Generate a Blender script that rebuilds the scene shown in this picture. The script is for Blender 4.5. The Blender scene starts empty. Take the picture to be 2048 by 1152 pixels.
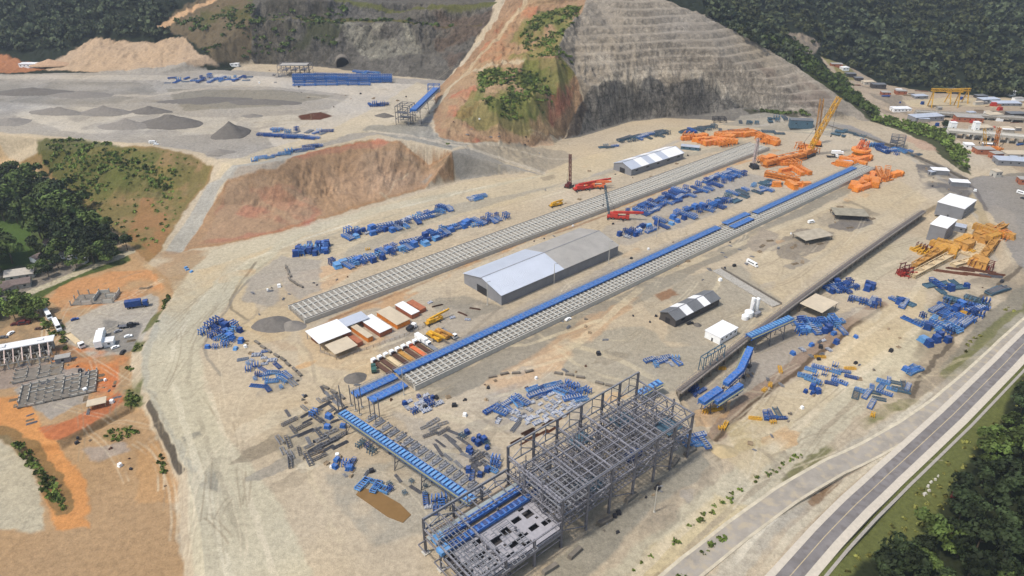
import bpy, math, random
import numpy as np
from mathutils import Vector, Matrix
from mathutils.geometry import delaunay_2d_cdt
random.seed(7); rng = np.random.default_rng(11)
R = math.radians
sc = bpy.context.scene
col = sc.collection
# ------------------------------------------------------------------ camera
CH = 220.0; PIT = R(29.3); FOC = 1438.0
cd = bpy.data.cameras.new('camera'); cam = bpy.data.objects.new('camera', cd); col.objects.link(cam)
cam.location = (0, 0, CH); cam.rotation_euler = (R(90) - PIT, 0, 0)
cd.sensor_width = 36; cd.lens = 36 * FOC / 2048; cd.clip_end = 6000; cd.clip_start = 1
sc.camera = cam
def ray(x, y):
    a = (x - 1024) / FOC; b = -(y - 576) / FOC
    return (a, math.cos(PIT) + b * math.sin(PIT), -math.sin(PIT) + b * math.cos(PIT))
def G(x, y, z=0.0):
    d = ray(x, y); t = (z - CH) / d[2]
    return (d[0] * t, d[1] * t, z)
# ------------------------------------------------------------------ colours
def s2l(c):
    return tuple(((v / 255) / 12.92 if v / 255 <= 0.04045 else ((v / 255 + 0.055) / 1.055) ** 2.4) for v in c)
ALB = 0.80
def C(r, g, b, k=1.0):
    l = s2l((r, g, b)); return tuple(min(0.9, v * ALB * k) for v in l)
# ------------------------------------------------------------------ noise (value noise, numpy)
def _hash(ix, iy, seed):
    n = (ix * 374761393 + iy * 668265263 + seed * 974634777) & 0xFFFFFFFF
    n = ((n ^ (n >> 13)) * 1274126177) & 0xFFFFFFFF
    return ((n ^ (n >> 16)) & 0xFFFF) / 65535.0
def vnoise(x, y, seed=0):
    x = np.asarray(x, float); y = np.asarray(y, float)
    ix = np.floor(x).astype(np.int64); iy = np.floor(y).astype(np.int64)
    fx = x - ix; fy = y - iy
    fx = fx * fx * (3 - 2 * fx); fy = fy * fy * (3 - 2 * fy)
    a = _hash(ix, iy, seed); b = _hash(ix + 1, iy, seed); c = _hash(ix, iy + 1, seed); d = _hash(ix + 1, iy + 1, seed)
    return (a * (1 - fx) + b * fx) * (1 - fy) + (c * (1 - fx) + d * fx) * fy - 0.5
def fbm(x, y, s, seed=0, octv=4):
    r = 0; amp = 1; t = 0
    for k in range(octv):
        r = r + amp * vnoise(np.asarray(x) / s * 2 ** k, np.asarray(y) / s * 2 ** k, seed + k * 17); t += amp; amp *= 0.5
    return r / t * 1.6
# ------------------------------------------------------------------ materials
MATS = {}
def mat(name, c, rough=0.85, metal=0.0, var=0.25, scale=0.6, dirt=None, bump=0.0, coords='Object', streak=None, dust=0.0):
    """procedural paint / steel / concrete with wear: two noises shift the base colour"""
    if name in MATS: return MATS[name]
    m = bpy.data.materials.new(name); m.use_nodes = True; nt = m.node_tree; N = nt.nodes; L = nt.links
    b = N['Principled BSDF']; b.inputs['Roughness'].default_value = rough; b.inputs['Metallic'].default_value = metal
    b.inputs['Specular IOR Level'].default_value = 0.25
    tc = N.new('ShaderNodeTexCoord')
    n1 = N.new('ShaderNodeTexNoise'); n1.inputs['Scale'].default_value = scale; n1.inputs['Detail'].default_value = 6
    n1.inputs['Roughness'].default_value = 0.65
    gsrc = N.new('ShaderNodeNewGeometry')
    L.new(gsrc.outputs['Position'], n1.inputs['Vector'])
    mp = N.new('ShaderNodeMapRange'); mp.inputs['From Min'].default_value = 0.3; mp.inputs['From Max'].default_value = 0.7
    mp.inputs['To Min'].default_value = 1 - var; mp.inputs['To Max'].default_value = 1 + var
    L.new(n1.outputs['Fac'], mp.inputs['Value'])
    oi = N.new('ShaderNodeObjectInfo')
    mo = N.new('ShaderNodeMapRange'); mo.inputs['To Min'].default_value = 1 - var * .5; mo.inputs['To Max'].default_value = 1 + var * .5
    L.new(oi.outputs['Random'], mo.inputs['Value'])
    mm = N.new('ShaderNodeMath'); mm.operation = 'MULTIPLY'; L.new(mp.outputs[0], mm.inputs[0]); L.new(mo.outputs[0], mm.inputs[1])
    vm = N.new('ShaderNodeVectorMath'); vm.operation = 'SCALE'; vm.inputs[0].default_value = c[:3]; L.new(mm.outputs[0], vm.inputs['Scale'])
    out = vm.outputs[0]
    if dirt:
        n2 = N.new('ShaderNodeTexNoise'); n2.inputs['Scale'].default_value = scale * 2.3; n2.inputs['Detail'].default_value = 5
        L.new(gsrc.outputs['Position'], n2.inputs['Vector'])
        cr = N.new('ShaderNodeMapRange'); cr.inputs['From Min'].default_value = 0.5; cr.inputs['From Max'].default_value = 0.66
        L.new(n2.outputs['Fac'], cr.inputs['Value'])
        mx = N.new('ShaderNodeMix'); mx.data_type = 'RGBA'; mx.inputs['B'].default_value = tuple(dirt) + (1,)
        L.new(cr.outputs[0], mx.inputs['Factor']); L.new(out, mx.inputs['A']); out = mx.outputs['Result']
    if streak:
        w = N.new('ShaderNodeTexWave'); w.wave_type = 'BANDS'; w.bands_direction = streak[0]; w.inputs['Scale'].default_value = streak[1]
        w.inputs['Distortion'].default_value = 0.3; L.new(tc.outputs['Object'], w.inputs['Vector'])
        sr = N.new('ShaderNodeMapRange'); sr.inputs['To Min'].default_value = 1 - streak[2]; sr.inputs['To Max'].default_value = 1.0
        L.new(w.outputs['Fac'], sr.inputs['Value'])
        v2 = N.new('ShaderNodeVectorMath'); v2.operation = 'SCALE'; L.new(out, v2.inputs[0]); L.new(sr.outputs[0], v2.inputs['Scale']); out = v2.outputs[0]
        bp = N.new('ShaderNodeBump'); bp.inputs['Strength'].default_value = 0.5; bp.inputs['Distance'].default_value = 0.15
        L.new(w.outputs['Fac'], bp.inputs['Height']); L.new(bp.outputs[0], b.inputs['Normal'])
    if dust:                                  # settled dust on upward faces
        sx = N.new('ShaderNodeSeparateXYZ'); L.new(gsrc.outputs['Normal'], sx.inputs[0])
        u_ = N.new('ShaderNodeMapRange'); u_.inputs['From Min'].default_value = .4; u_.inputs['From Max'].default_value = .95; u_.inputs['To Max'].default_value = dust; L.new(sx.outputs['Z'], u_.inputs['Value'])
        n3 = N.new('ShaderNodeTexNoise'); n3.inputs['Scale'].default_value = .7; n3.inputs['Detail'].default_value = 5; L.new(gsrc.outputs['Position'], n3.inputs['Vector'])
        q_ = N.new('ShaderNodeMapRange'); q_.inputs['From Min'].default_value = .4; q_.inputs['From Max'].default_value = .6; L.new(n3.outputs['Fac'], q_.inputs['Value'])
        ml = N.new('ShaderNodeMath'); ml.operation = 'MULTIPLY'; L.new(u_.outputs[0], ml.inputs[0]); L.new(q_.outputs[0], ml.inputs[1])
        md = N.new('ShaderNodeMix'); md.data_type = 'RGBA'; md.inputs['B'].default_value = C(186, 170, 146) + (1,); L.new(ml.outputs[0], md.inputs['Factor']); L.new(out, md.inputs['A']); out = md.outputs['Result']
    L.new(out, b.inputs['Base Color'])
    MATS[name] = m; return m
# ------------------------------------------------------------------ mesh builder
class MB:
    def __init__(s): s.v = []; s.f = []
    def add(s, vs, fs):
        o = len(s.v); s.v += [tuple(v) for v in vs]; s.f += [tuple(i + o for i in f) for f in fs]; return s
    def box(s, c, d, rz=0.0, top=1.0, topy=None):
        cx, cy, cz = c; hx, hy, hz = d[0] / 2, d[1] / 2, d[2] / 2
        ca, sa = math.cos(rz), math.sin(rz); vs = []
        ty = top if topy is None else topy
        for z, kx, ky in ((-hz, 1, 1), (hz, top, ty)):
            for x, y in ((-hx, -hy), (hx, -hy), (hx, hy), (-hx, hy)):
                x *= kx; y *= ky; vs.append((cx + x * ca - y * sa, cy + x * sa + y * ca, cz + z))
        return s.add(vs, [(3, 2, 1, 0), (4, 5, 6, 7), (0, 1, 5, 4), (1, 2, 6, 5), (2, 3, 7, 6), (3, 0, 4, 7)])
    def beam(s, p, q, w=0.3, h=None):
        p = Vector(p); q = Vector(q); h = h or w; d = q - p
        if d.length < 1e-6: return s
        d.normalize(); up = Vector((0, 0, 1)) if abs(d.z) < 0.95 else Vector((1, 0, 0))
        a = d.cross(up).normalized() * (w / 2); b = a.cross(d).normalized() * (h / 2)
        vs = [p - a - b, p + a - b, p + a + b, p - a + b, q - a - b, q + a - b, q + a + b, q - a + b]
        return s.add(vs, [(0, 1, 2, 3), (7, 6, 5, 4), (4, 5, 1, 0), (5, 6, 2, 1), (6, 7, 3, 2), (7, 4, 0, 3)])
    def cyl(s, p, q, r, n=10, r2=None):
        p = Vector(p); q = Vector(q); r2 = r if r2 is None else r2; d = (q - p).normalized()
        up = Vector((0, 0, 1)) if abs(d.z) < 0.95 else Vector((1, 0, 0))
        a = d.cross(up).normalized(); b = a.cross(d).normalized(); vs = []
        for c, rr in ((p, r), (q, r2)):
            for k in range(n):
                t = 2 * math.pi * k / n; vs.append(c + a * math.cos(t) * rr + b * math.sin(t) * rr)
        fs = [(k, (k + 1) % n, n + (k + 1) % n, n + k) for k in range(n)] + [tuple(range(n - 1, -1, -1)), tuple(range(n, 2 * n))]
        return s.add(vs, fs)
    def prism(s, poly, z0, z1):
        n = len(poly); vs = [(x, y, z0) for x, y in poly] + [(x, y, z1) for x, y in poly]
        return s.add(vs, [(k, (k + 1) % n, n + (k + 1) % n, n + k) for k in range(n)] + [tuple(range(n - 1, -1, -1)), tuple(range(n, 2 * n))])
    def profile(s, prof, x0, x1):
        """closed (y,z) outline swept along x"""
        n = len(prof); vs = [(x0, y, z) for y, z in prof] + [(x1, y, z) for y, z in prof]
        return s.add(vs, [(k, (k + 1) % n, n + (k + 1) % n, n + k) for k in range(n)] + [tuple(range(n - 1, -1, -1)), tuple(range(n, 2 * n))])
    def mesh(s, name):
        me = bpy.data.meshes.new(name); me.from_pydata(s.v, [], s.f); me.validate(); me.update(); return me
    def build(s, name, m, parent=None, loc=None, rz=0.0):
        me = s.mesh(name); me.materials.append(m); return link(name, me, parent, loc, rz)
def link(name, me, parent=None, loc=None, rz=0.0):
    o = bpy.data.objects.new(name, me); col.objects.link(o)
    if parent: o.parent = parent
    if loc is not None: o.location = loc
    if rz: o.rotation_euler.z = rz
    return o
def tag(o, label=None, cat=None, group=None, kind=None):
    if label: o['label'] = label
    if cat: o['category'] = cat
    if group: o['group'] = group
    if kind: o['kind'] = kind
    return o
def thing(name, label, cat, loc, rz=0.0, group=None):
    o = bpy.data.objects.new(name, None); o.empty_display_size = 1; col.objects.link(o)
    o.location = loc; o.rotation_euler.z = rz
    return tag(o, label, cat, group)
KIDS = {}
def copy_tree(o, parent=None):
    c = o.copy(); col.objects.link(c)
    if parent: c.parent = parent
    for ch in list(o.children): copy_tree(ch, c)
    return c
# ------------------------------------------------------------------ terrain: survey points (pixel of the photograph, elevation) as breaklines
ZP = 30.0
VB = []   # (x, y, z, rough, terr)
ED = []
def bl(pts, rough=0.0, terr=0.0):
    """a breakline; pts are (px, py, z[, rough[, terr]])"""
    prev = None
    for p in pts:
        w = G(p[0], p[1], p[2]); VB.append((w[0], w[1], w[2], p[3] if len(p) > 3 else rough, p[4] if len(p) > 4 else terr))
        if prev is not None: ED.append((prev, len(VB) - 1))
        prev = len(VB) - 1
def wp(x, y, z, rough=0.0, terr=0.0): VB.append((x, y, z, rough, terr))
P = ZP
# plateau front edge and toe of its slope
bl([(-420, 262, P), (-150, 264, P), (0, 268, P), (90, 276, P), (200, 279, P), (300, 292, P), (380, 306, P), (440, 322, P - 2)], .35)
bl([(440, 322, P - 2), (470, 332, P - 1), (520, 332, P - 1), (560, 320, P), (620, 305, P), (680, 288, P), (740, 276, P), (800, 278, P), (860, 290, P - 3), (905, 302, P - 6), (960, 318, 14), (1020, 334, 6), (1085, 350, 0)], .4)
bl([(-420, 330, 10), (-150, 312, 9), (0, 324, 7), (70, 356, 5), (120, 392, 3), (180, 440, 2), (240, 492, 1), (300, 545, 0), (350, 590, 0)], .2)
bl([(440, 322, P - 2), (410, 360, 17), (375, 410, 9), (330, 470, 3), (300, 520, 0)], .3)
bl([(470, 332, P - 1), (440, 365, 17), (420, 410, 9), (390, 460, 3), (360, 505, 0), (420, 500, 0), (500, 478, 0), (600, 455, 0), (690, 425, 0), (760, 405, 0), (850, 378, 0), (930, 358, 0), (1010, 348, 0), (1085, 352, 0)], .3)
bl([(600, 400, 8, 2.2), (680, 370, 9, 2.2), (770, 345, 12, 2.2), (860, 325, 12, 1.5)])
bl([(160, 330, 20, 1.6), (260, 350, 20, 1.8), (340, 370, 16, 1.6)])
# left cliff: toe, first bench, second bench, top
bl([(-420, 158, P), (-150, 152, P), (0, 146, P), (90, 143, P), (200, 146, P), (320, 147, P), (430, 138, P), (520, 126, P), (600, 128, P), (680, 133, P), (760, 145, P), (830, 154, P), (892, 158, P)], .5)
bl([(520, 42, 74, 3), (600, 40, 76, 3.2), (700, 46, 74, 3.5), (800, 48, 75, 3.5), (900, 52, 72, 3), (960, 60, 72, 2.5)])
bl([(520, 35, 75, 1), (600, 33, 77, 1), (700, 39, 75, 1), (800, 41, 76, 1), (900, 45, 73, 1), (965, 52, 73, 1)])
bl([(520, 4, 92, 3), (600, 2, 94, 3), (700, 6, 92, 3), (800, 8, 91, 3), (900, 10, 92, 2.5), (985, 10, 94, 2)])
bl([(520, 0, 94, 1), (600, -2, 96, 1), (700, 1, 94, 1), (800, 3, 93, 1), (900, 5, 94, 1), (1000, 2, 98, 1)])
bl([(430, 95, 52, 2), (470, 60, 66, 2), (500, 30, 80, 2)])
bl([(520, -34, 106, 3), (700, -34, 106, 3), (900, -34, 106, 3), (1000, -34, 106, 2)])
# left forest hill
bl([(-420, 120, 36, 2), (-150, 112, 36, 2), (0, 112, 38, 2), (80, 118, 38, 2), (180, 80, 52, 2), (300, 82, 52, 2), (370, 72, 56, 2), (430, 95, 52, 2)])
bl([(-420, -10, 92, 3), (-150, -10, 90, 3), (0, -10, 88, 3), (180, -10, 88, 3), (340, -10, 90, 2), (440, -10, 92, 2)])
# central spur
bl([(892, 158, P, .5), (872, 180, P, .5), (868, 215, P, .3), (862, 245, P - 1, .5), (880, 274, P - 4, 1), (940, 284, 22, 1), (1000, 291, 14, 1), (1060, 290, 7, 1), (1110, 286, 2, .5), (1128, 276, 0, 0)])
bl([(905, 188, 38, 1), (930, 152, 48, 1.5), (955, 112, 60, 2), (985, 82, 72, 2), (1015, 45, 86, 2), (1045, 12, 99, 2), (1050, -30, 118, 2)])
bl([(892, 158, P, .5), (920, 128, 46, 2.5), (945, 90, 60, 2.5), (965, 52, 73, 2), (985, 10, 94, 2), (1000, 2, 98, 2)])
bl([(930, 152, 48, 1.5), (985, 130, 60, 2.5), (1040, 124, 66, 3), (1110, 108, 72, 2)])
bl([(930, 215, 40, 2.5), (990, 205, 44, 3.5), (1060, 195, 44, 3.5), (1120, 180, 44, 2.5)])
bl([(1128, 276, 0, 0), (1135, 255, 8, 2), (1150, 228, 18, 2.5), (1168, 196, 30, 1.5)])
bl([(1168, 196, 30, 2), (1150, 150, 50, 2.5), (1110, 108, 72, 2.5), (1130, 60, 86, 2), (1165, 20, 100, 2), (1185, 0, 106, 1), (1190, -30, 120, 1)])
# quarried hill: toe, head of the sheer face, terraced slope, crest
bl([(1128, 276, 0), (1150, 274, 0), (1200, 258, 0), (1262, 241, 0), (1330, 234, 0), (1400, 230, 0), (1480, 228, 0), (1560, 230, 0), (1630, 234, 0), (1700, 240, 0), (1746, 243, 0)], 0)
bl([(1168, 196, 30, 2.2, .2), (1190, 172, 42, 2.2, .3), (1225, 160, 44, 2.2, .3), (1270, 154, 42.5, 2.2, .3), (1330, 152, 40, 2.2, .3), (1400, 158, 36.5, 2.2, .3), (1450, 180, 24, 1.5, .3), (1490, 214, 9, .8, .3), (1560, 226, 3, .5, .3), (1640, 232, 1, .3, .2)])
bl([(1150, 90, 72, 1.5, .6), (1240, 80, 74, .7, 1), (1340, 85, 70, .6, 1), (1440, 110, 58, .6, 1), (1520, 150, 38, .6, 1), (1600, 190, 19, .6, 1), (1680, 222, 7, .4, .6)])
CREST = [(1185, -30, 121, .5, 1), (1260, -24, 118, .4, 1), (1332, 0, 106, .4, .8), (1400, 28, 92, .4, .6), (1470, 62, 74, .4, .5), (1540, 100, 54, .4, .5), (1592, 132, 40, .4, .5), (1642, 166, 27, .3, .4), (1696, 204, 13, .3, .3), (1746, 243, 0, .2, .2)]
bl(CREST)
def behind(p, d, z):
    w = G(p[0], p[1], p[2]); r = math.hypot(w[0], w[1]); k = (r + d) / r
    return (w[0] * k, w[1] * k, z)
pv = None
for p, d, z in zip(CREST, (30, 34, 40, 42, 44, 42, 40, 36, 30, 24), (118, 112, 86, 66, 44, 26, 14, 8, 4, 0)):
    w = behind(p, d, z); VB.append((w[0], w[1], w[2], 1.0, 0)); i = len(VB) - 1
    if pv is not None: ED.append((pv, i))
    pv = i
# valley, background plain and far wooded mountains
bl([(1650, 60, 40, 2), (1700, 132, 3, .5), (1760, 165, 0, .3), (1870, 184, 0, .3), (1960, 192, 0, .3), (2048, 196, 0, .3), (2300, 205, 0, .3)])
bl([(1420, -12, 76, 3), (1560, -12, 73, 3), (1700, -12, 72, 3), (1870, -12, 72, 3), (2048, -12, 72, 3), (2400, -12, 72, 3)])
bl([(1480, 20, 76, 2.5), (1570, 70, 46, 2.5), (1640, 110, 20, 1.5), (1700, 132, 3, .5)])
# strip beside the perimeter road at the right (small bank)
bl([(1746, 243, 0), (1800, 262, 3), (1860, 292, 4), (1900, 325, 3), (1935, 352, 0)], .2)
bl([(1700, 250, 0), (1790, 292, 0), (1850, 320, 0), (1890, 350, 0), (1935, 380, 0)], 0)
# lower terrace right of the long retaining wall
WALL = [(1352, 784), (1500, 668), (1600, 594), (1700, 522), (1780, 466), (1842, 424)]
LT = -5.0
bl([(x, y, 0) for x, y in WALL], .0)
pv = None
for x, y in WALL:
    w = G(x, y, 0); n = (0.66, -0.75); VB.append((w[0] + n[0] * .5, w[1] + n[1] * .5, LT, .1, 0)); i = len(VB) - 1
    if pv is not None: ED.append((pv, i))
    pv = i
bl([(1842, 424, 0), (1930, 440, 0), (2000, 480, 0), (2030, 540, 0)], 0)
bl([(1870, 445, LT), (1930, 460, LT), (1985, 500, LT), (2005, 560, LT)], .1)
bl([(1400, 830, LT), (1440, 905, -3), (1500, 850, LT), (1760, 640, LT), (1900, 560, LT)], .1)
bl([(1352, 784, 0), (1395, 880, 0), (1420, 940, 0), (1300, 1010, 0), (1180, 1130, 0), (1120, 1200, 0)], 0)
bl([(1420, 800, LT), (1425, 880, -3), (1450, 950, -1.5), (1330, 1050, -1.5), (1230, 1170, -1.5)], .1)
# lower ground at the left of the haul road
bl([(345, 600, 0), (310, 650, 0), (284, 705, 0), (284, 760, 0), (305, 812, 0), (345, 880, 0), (372, 940, 0), (400, 1050, 0), (420, 1250, 0)], 0)
bl([(322, 605, -3), (285, 655, -3), (258, 708, -3), (258, 760, -4), (285, 822, -4), (325, 890, -5), (345, 945, -5), (360, 1060, -5), (380, 1250, -5)], .2)
bl([(-420, 700, -3), (0, 640, -3), (150, 560, -2), (250, 540, -1)], .2)
bl([(-200, 900, -4), (120, 885, -4, .3), (255, 805, -4, .3)])
bl([(-200, 930, -7), (125, 900, -7, .3), (262, 822, -7, .3)])
# pond pit and outer rim
for x, y, z in ((-900, 60, 0), (-700, 250, 0), (-640, 420, 5), (-900, 700, 60), (-1000, 1000, 110), (-500, 1500, 160), (0, 1700, 190), (400, 1700, 180), (900, 1500, 150), (1500, 1300, 140), (1500, 700, 60), (1200, 300, 0), (900, -200, 0), (0, -250, 0), (-600, -200, 0), (300, 60, 0), (200, 60, 0), (-150, 60, -5), (-300, 150, -5), (500, 250, 0), (600, 400, 0)):
    wp(x, y, z, 2.0 if z > 20 else 0.2)
for x, y, z in ((-420, -60, 104), (0, -60, 104), (440, -60, 106), (700, -60, 115), (1000, -60, 118), (1250, -60, 122), (1420, -60, 100), (1700, -60, 94), (2048, -60, 94), (2500, -60, 92)):
    w = G(x, y, z); wp(w[0], w[1], z, 3.0)
co = [Vector((v[0], v[1])) for v in VB]
ov, oe, of, vo, eo, fo = delaunay_2d_cdt(co, ED, [], 0, 0.4)
VBn = np.array(VB); TV = np.zeros((len(ov), 5))
bad = []
for i, v in enumerate(ov):
    TV[i, :2] = v
    if vo[i]: TV[i, 2:] = VBn[vo[i][0], 2:]
    else: bad.append(i)
for i in bad:                                   # crossing of two breaklines: nearest original points
    d = np.hypot(VBn[:, 0] - TV[i, 0], VBn[:, 1] - TV[i, 1]); k = np.argsort(d)[:3]; w = 1 / (d[k] + .1)
    TV[i, 2:] = (VBn[k, 2:] * w[:, None]).sum(0) / w.sum()
# raster of the survey surface, 2 m cells
X0, Y0, CS = -760.0, 60.0, 2.0
NX, NY = 840, 640
gx = X0 + np.arange(NX) * CS; gy = Y0 + np.arange(NY) * CS
def tin_sample(px, py):
    out = np.full(px.shape + (3,), np.nan)
    for f in of:
        if len(f) != 3: continue
        a, b, c = TV[f[0]], TV[f[1]], TV[f[2]]
        x0, x1 = min(a[0], b[0], c[0]), max(a[0], b[0], c[0]); y0, y1 = min(a[1], b[1], c[1]), max(a[1], b[1], c[1])
        m = np.nonzero((px >= x0) & (px <= x1) & (py >= y0) & (py <= y1))
        if not len(m[0]): continue
        qx, qy = px[m], py[m]
        den = (b[1] - c[1]) * (a[0] - c[0]) + (c[0] - b[0]) * (a[1] - c[1])
        if abs(den) < 1e-9: continue
        l0 = ((b[1] - c[1]) * (qx - c[0]) + (c[0] - b[0]) * (qy - c[1])) / den
        l1 = ((c[1] - a[1]) * (qx - c[0]) + (a[0] - c[0]) * (qy - c[1])) / den
        l2 = 1 - l0 - l1; ok = (l0 > -1e-5) & (l1 > -1e-5) & (l2 > -1e-5)
        val = l0[:, None] * a[2:] + l1[:, None] * b[2:] + l2[:, None] * c[2:]
        idx = tuple(mm[ok] for mm in m); out[idx] = val[ok]
    return out
# polar grid seen from the place of the camera: fine near, coarse far
NA = 1500
az = np.linspace(R(-49), R(49), NA)
rr = [85.0]
while rr[-1] < 1500:
    r = rr[-1]
    rr.append(r + (.8 if r < 158 else min(max(r * r / 155000, .2), 1.2) if r < 960 else 1.2 + (r - 960) * .02))
rr = np.array(rr); NR = len(rr)
RX = np.sin(az)[None, :] * rr[:, None]; RY = np.cos(az)[None, :] * rr[:, None]
S = tin_sample(RX, RY)
S[..., 0] = np.where(np.isnan(S[..., 0]), 0, S[..., 0]); S = np.nan_to_num(S)
Z = S[..., 0]
def detail(X, Y, Z, rough, terr):
    n = fbm(X, Y, 30, 1, 5); n2 = fbm(X, Y, 7, 5, 3); n3 = np.abs(fbm(X + 40 * fbm(X, Y, 60, 44, 2), Y * .55, 13, 9, 4)); n4 = np.abs(fbm(X + 9 * fbm(X, Y, 20, 46, 3), Y * .35, 6.5, 12, 3))
    z = Z + rough * (n * 2.4 + n2 * 1.0 - n3 * 3.0 - n4 * 1.7) * np.clip(rough, 0, 1) ** .3
    hh = 7.0; t = (z + 3.0 * fbm(X, Y, 60, 77, 3)) / hh; fr = t - np.floor(t)
    global BENCH
    BENCH = np.where(terr > .35, np.clip(1 - np.abs(fr - .12) / .16, 0, 1), 0) * np.clip(.75 + fbm(X, Y, 30, 79, 4), 0, 1)
    z = z + terr * hh * (.62 + .4 * fbm(X, Y, 40, 78, 3)) * (np.clip(fr * 1.9 - .45, 0, 1) - fr)
    z = z + 0.10 * fbm(X, Y, 12, 21, 4) + 0.25 * fbm(X, Y, 60, 25, 2)
    return z
Z = detail(RX, RY, Z, S[..., 1], S[..., 2])
def hgt(x, y):
    """terrain height by bilinear lookup in the polar grid"""
    a = math.atan2(x, y); r = math.hypot(x, y)
    fa = (a - az[0]) / (az[1] - az[0]); ia = int(min(max(math.floor(fa), 0), NA - 2)); ta = min(max(fa - ia, 0), 1)
    ir = int(min(max(np.searchsorted(rr, r) - 1, 0), NR - 2)); tr = min(max((r - rr[ir]) / (rr[ir + 1] - rr[ir]), 0), 1)
    return float((Z[ir, ia] * (1 - ta) + Z[ir, ia + 1] * ta) * (1 - tr) + (Z[ir + 1, ia] * (1 - ta) + Z[ir + 1, ia + 1] * ta) * tr)
def at(x, y):
    """the ground point seen at pixel x, y of the photograph"""
    d = ray(x, y); h = math.hypot(d[0], d[1]); a = math.atan2(d[0], d[1])
    ia = int(min(max(round((a - az[0]) / (az[1] - az[0])), 0), NA - 1))
    zr = CH + d[2] / h * rr; k = np.nonzero(zr <= Z[:, ia])[0]
    i = int(k[0]) if len(k) else NR - 1
    r = rr[i]
    if i > 0:
        g0 = zr[i - 1] - Z[i - 1, ia]; g1 = zr[i] - Z[i, ia]
        if g0 > 0 >= g1: r = rr[i - 1] + (rr[i] - rr[i - 1]) * g0 / (g0 - g1 + 1e-9)
    X, Y = r * math.sin(a), r * math.cos(a); return Vector((X, Y, hgt(X, Y)))
def atz(x, y, z): return Vector(G(x, y, z))
# ------------------------------------------------------------------ soil map: every zone of the ground with its own material colour
BEIGE = C(194, 178, 152); SAND = C(204, 187, 154); GRAV = C(165, 157, 144); DGRAV = C(138, 132, 122); ORS = C(204, 166, 126)
ORG = C(188, 130, 92); RED = C(180, 106, 80); BRN = C(160, 128, 96); DBRN = C(120, 94, 70); GRN = C(84, 92, 46); DGRN = C(44, 56, 28)
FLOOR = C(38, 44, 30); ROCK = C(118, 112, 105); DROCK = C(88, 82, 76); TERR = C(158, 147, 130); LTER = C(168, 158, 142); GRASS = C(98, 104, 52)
BROAD = C(196, 186, 160); WHT = C(215, 208, 195); OLIV = C(118, 108, 62)
colr = np.zeros(Z.shape + (3,)); colr[:] = BEIGE
msk = np.zeros(Z.shape + (3,))
far = (np.hypot(RX, RY) > 890) & ((RX > 60) | (RX < -330)) | (np.hypot(RX, RY) > 980)
colr[far] = FLOOR; msk[far] = (0, .6, 0)
#     # r rock  g vegetation  b gravel speckle
WX = RX + 4 * fbm(RX, RY, 22, 31, 4) + 2.2 * fbm(RX, RY, 5, 41, 4); WY = RY + 4 * fbm(RX, RY, 22, 32, 4) + 2.2 * fbm(RX, RY, 5, 42, 4)
def segdist(px, py, a, b):
    dx, dy = b[0] - a[0], b[1] - a[1]; L2 = dx * dx + dy * dy + 1e-9
    t = np.clip(((px - a[0]) * dx + (py - a[1]) * dy) / L2, 0, 1)
    return np.hypot(px - a[0] - t * dx, py - a[1] - t * dy)
def paint(c, pts, feather=3.0, op=1.0, m=None, warp=1.0, patch=0.0, line=None, raw=None):
    """pts: pixel corners looked up on the ground, or raw world corners; line = half width in metres of a path"""
    feather = max(.7, feather * .5)
    W = raw if raw is not None else [tuple(at(*p)[:2]) for p in pts]
    xs = [w[0] for w in W]; ys = [w[1] for w in W]; pad = feather * 3 + 8 + (line or 0)
    sel = np.nonzero((RX > min(xs) - pad) & (RX < max(xs) + pad) & (RY > min(ys) - pad) & (RY < max(ys) + pad))
    if not len(sel[0]): return
    px = RX[sel] * (1 - warp) + WX[sel] * warp; py = RY[sel] * (1 - warp) + WY[sel] * warp
    d = np.full(px.shape, 1e9); n = len(W)
    for k in range(n if line is None else n - 1): d = np.minimum(d, segdist(px, py, W[k], W[(k + 1) % n]))
    if line is None:
        ins = np.zeros(px.shape, bool)
        for k in range(n):
            a, b = W[k], W[(k + 1) % n]
            if a[1] == b[1]: continue
            ins ^= ((a[1] > py) != (b[1] > py)) & (px < (b[0] - a[0]) * (py - a[1]) / (b[1] - a[1]) + a[0])
        sd = np.where(ins, d, -d)
    else: sd = line - d
    f = np.clip(sd / feather + .5, 0, 1); f = f * f * (3 - 2 * f) * op
    if patch: f = f * np.clip(.5 + (fbm(RX[sel], RY[sel], 20, int(abs(xs[0] * 7)) % 999, 6) + .1) * patch * 1.8, 0, 1)
    colr[sel] = colr[sel] * (1 - f[:, None]) + np.array(c) * f[:, None]
    if m is not None: msk[sel] = msk[sel] * (1 - f[:, None]) + np.array(m) * f[:, None]
p = paint
# --- wooded ground
p(FLOOR, [(-400, -20), (340, -20), (330, 30), (330, 65), (180, 72), (80, 115), (0, 112), (-400, 120)], 4, m=(0, .6, 0))
p(FLOOR, [(1335, -5), (2500, -20), (2500, 205), (2048, 194), (1870, 182), (1760, 165), (1700, 130), (1640, 105), (1560, 60)], 4, m=(0, .6, 0))
p(C(110, 96, 72), [(330, 65), (350, 20), (440, -15), (520, -15), (520, 120), (430, 130), (370, 72)], 5, m=(.4, .4, 0))
p(C(86, 84, 44), [(400, 20), (520, 0), (520, 45), (400, 50)], 6, .8, m=(.2, .8, 0), patch=2)
p(ORS, [(320, 55), (360, 30), (430, -5)], 3, line=5, m=(0, 0, .2))
p(C(190, 165, 137), [(90, 140), (110, 118), (180, 78), (300, 84), (370, 74), (400, 110), (440, 132), (320, 146)], 4, m=(.2, 0, .2))
p(ORG, [(-100, 125), (0, 108), (60, 125), (90, 140), (0, 146), (-100, 150)], 4, .8)
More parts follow.
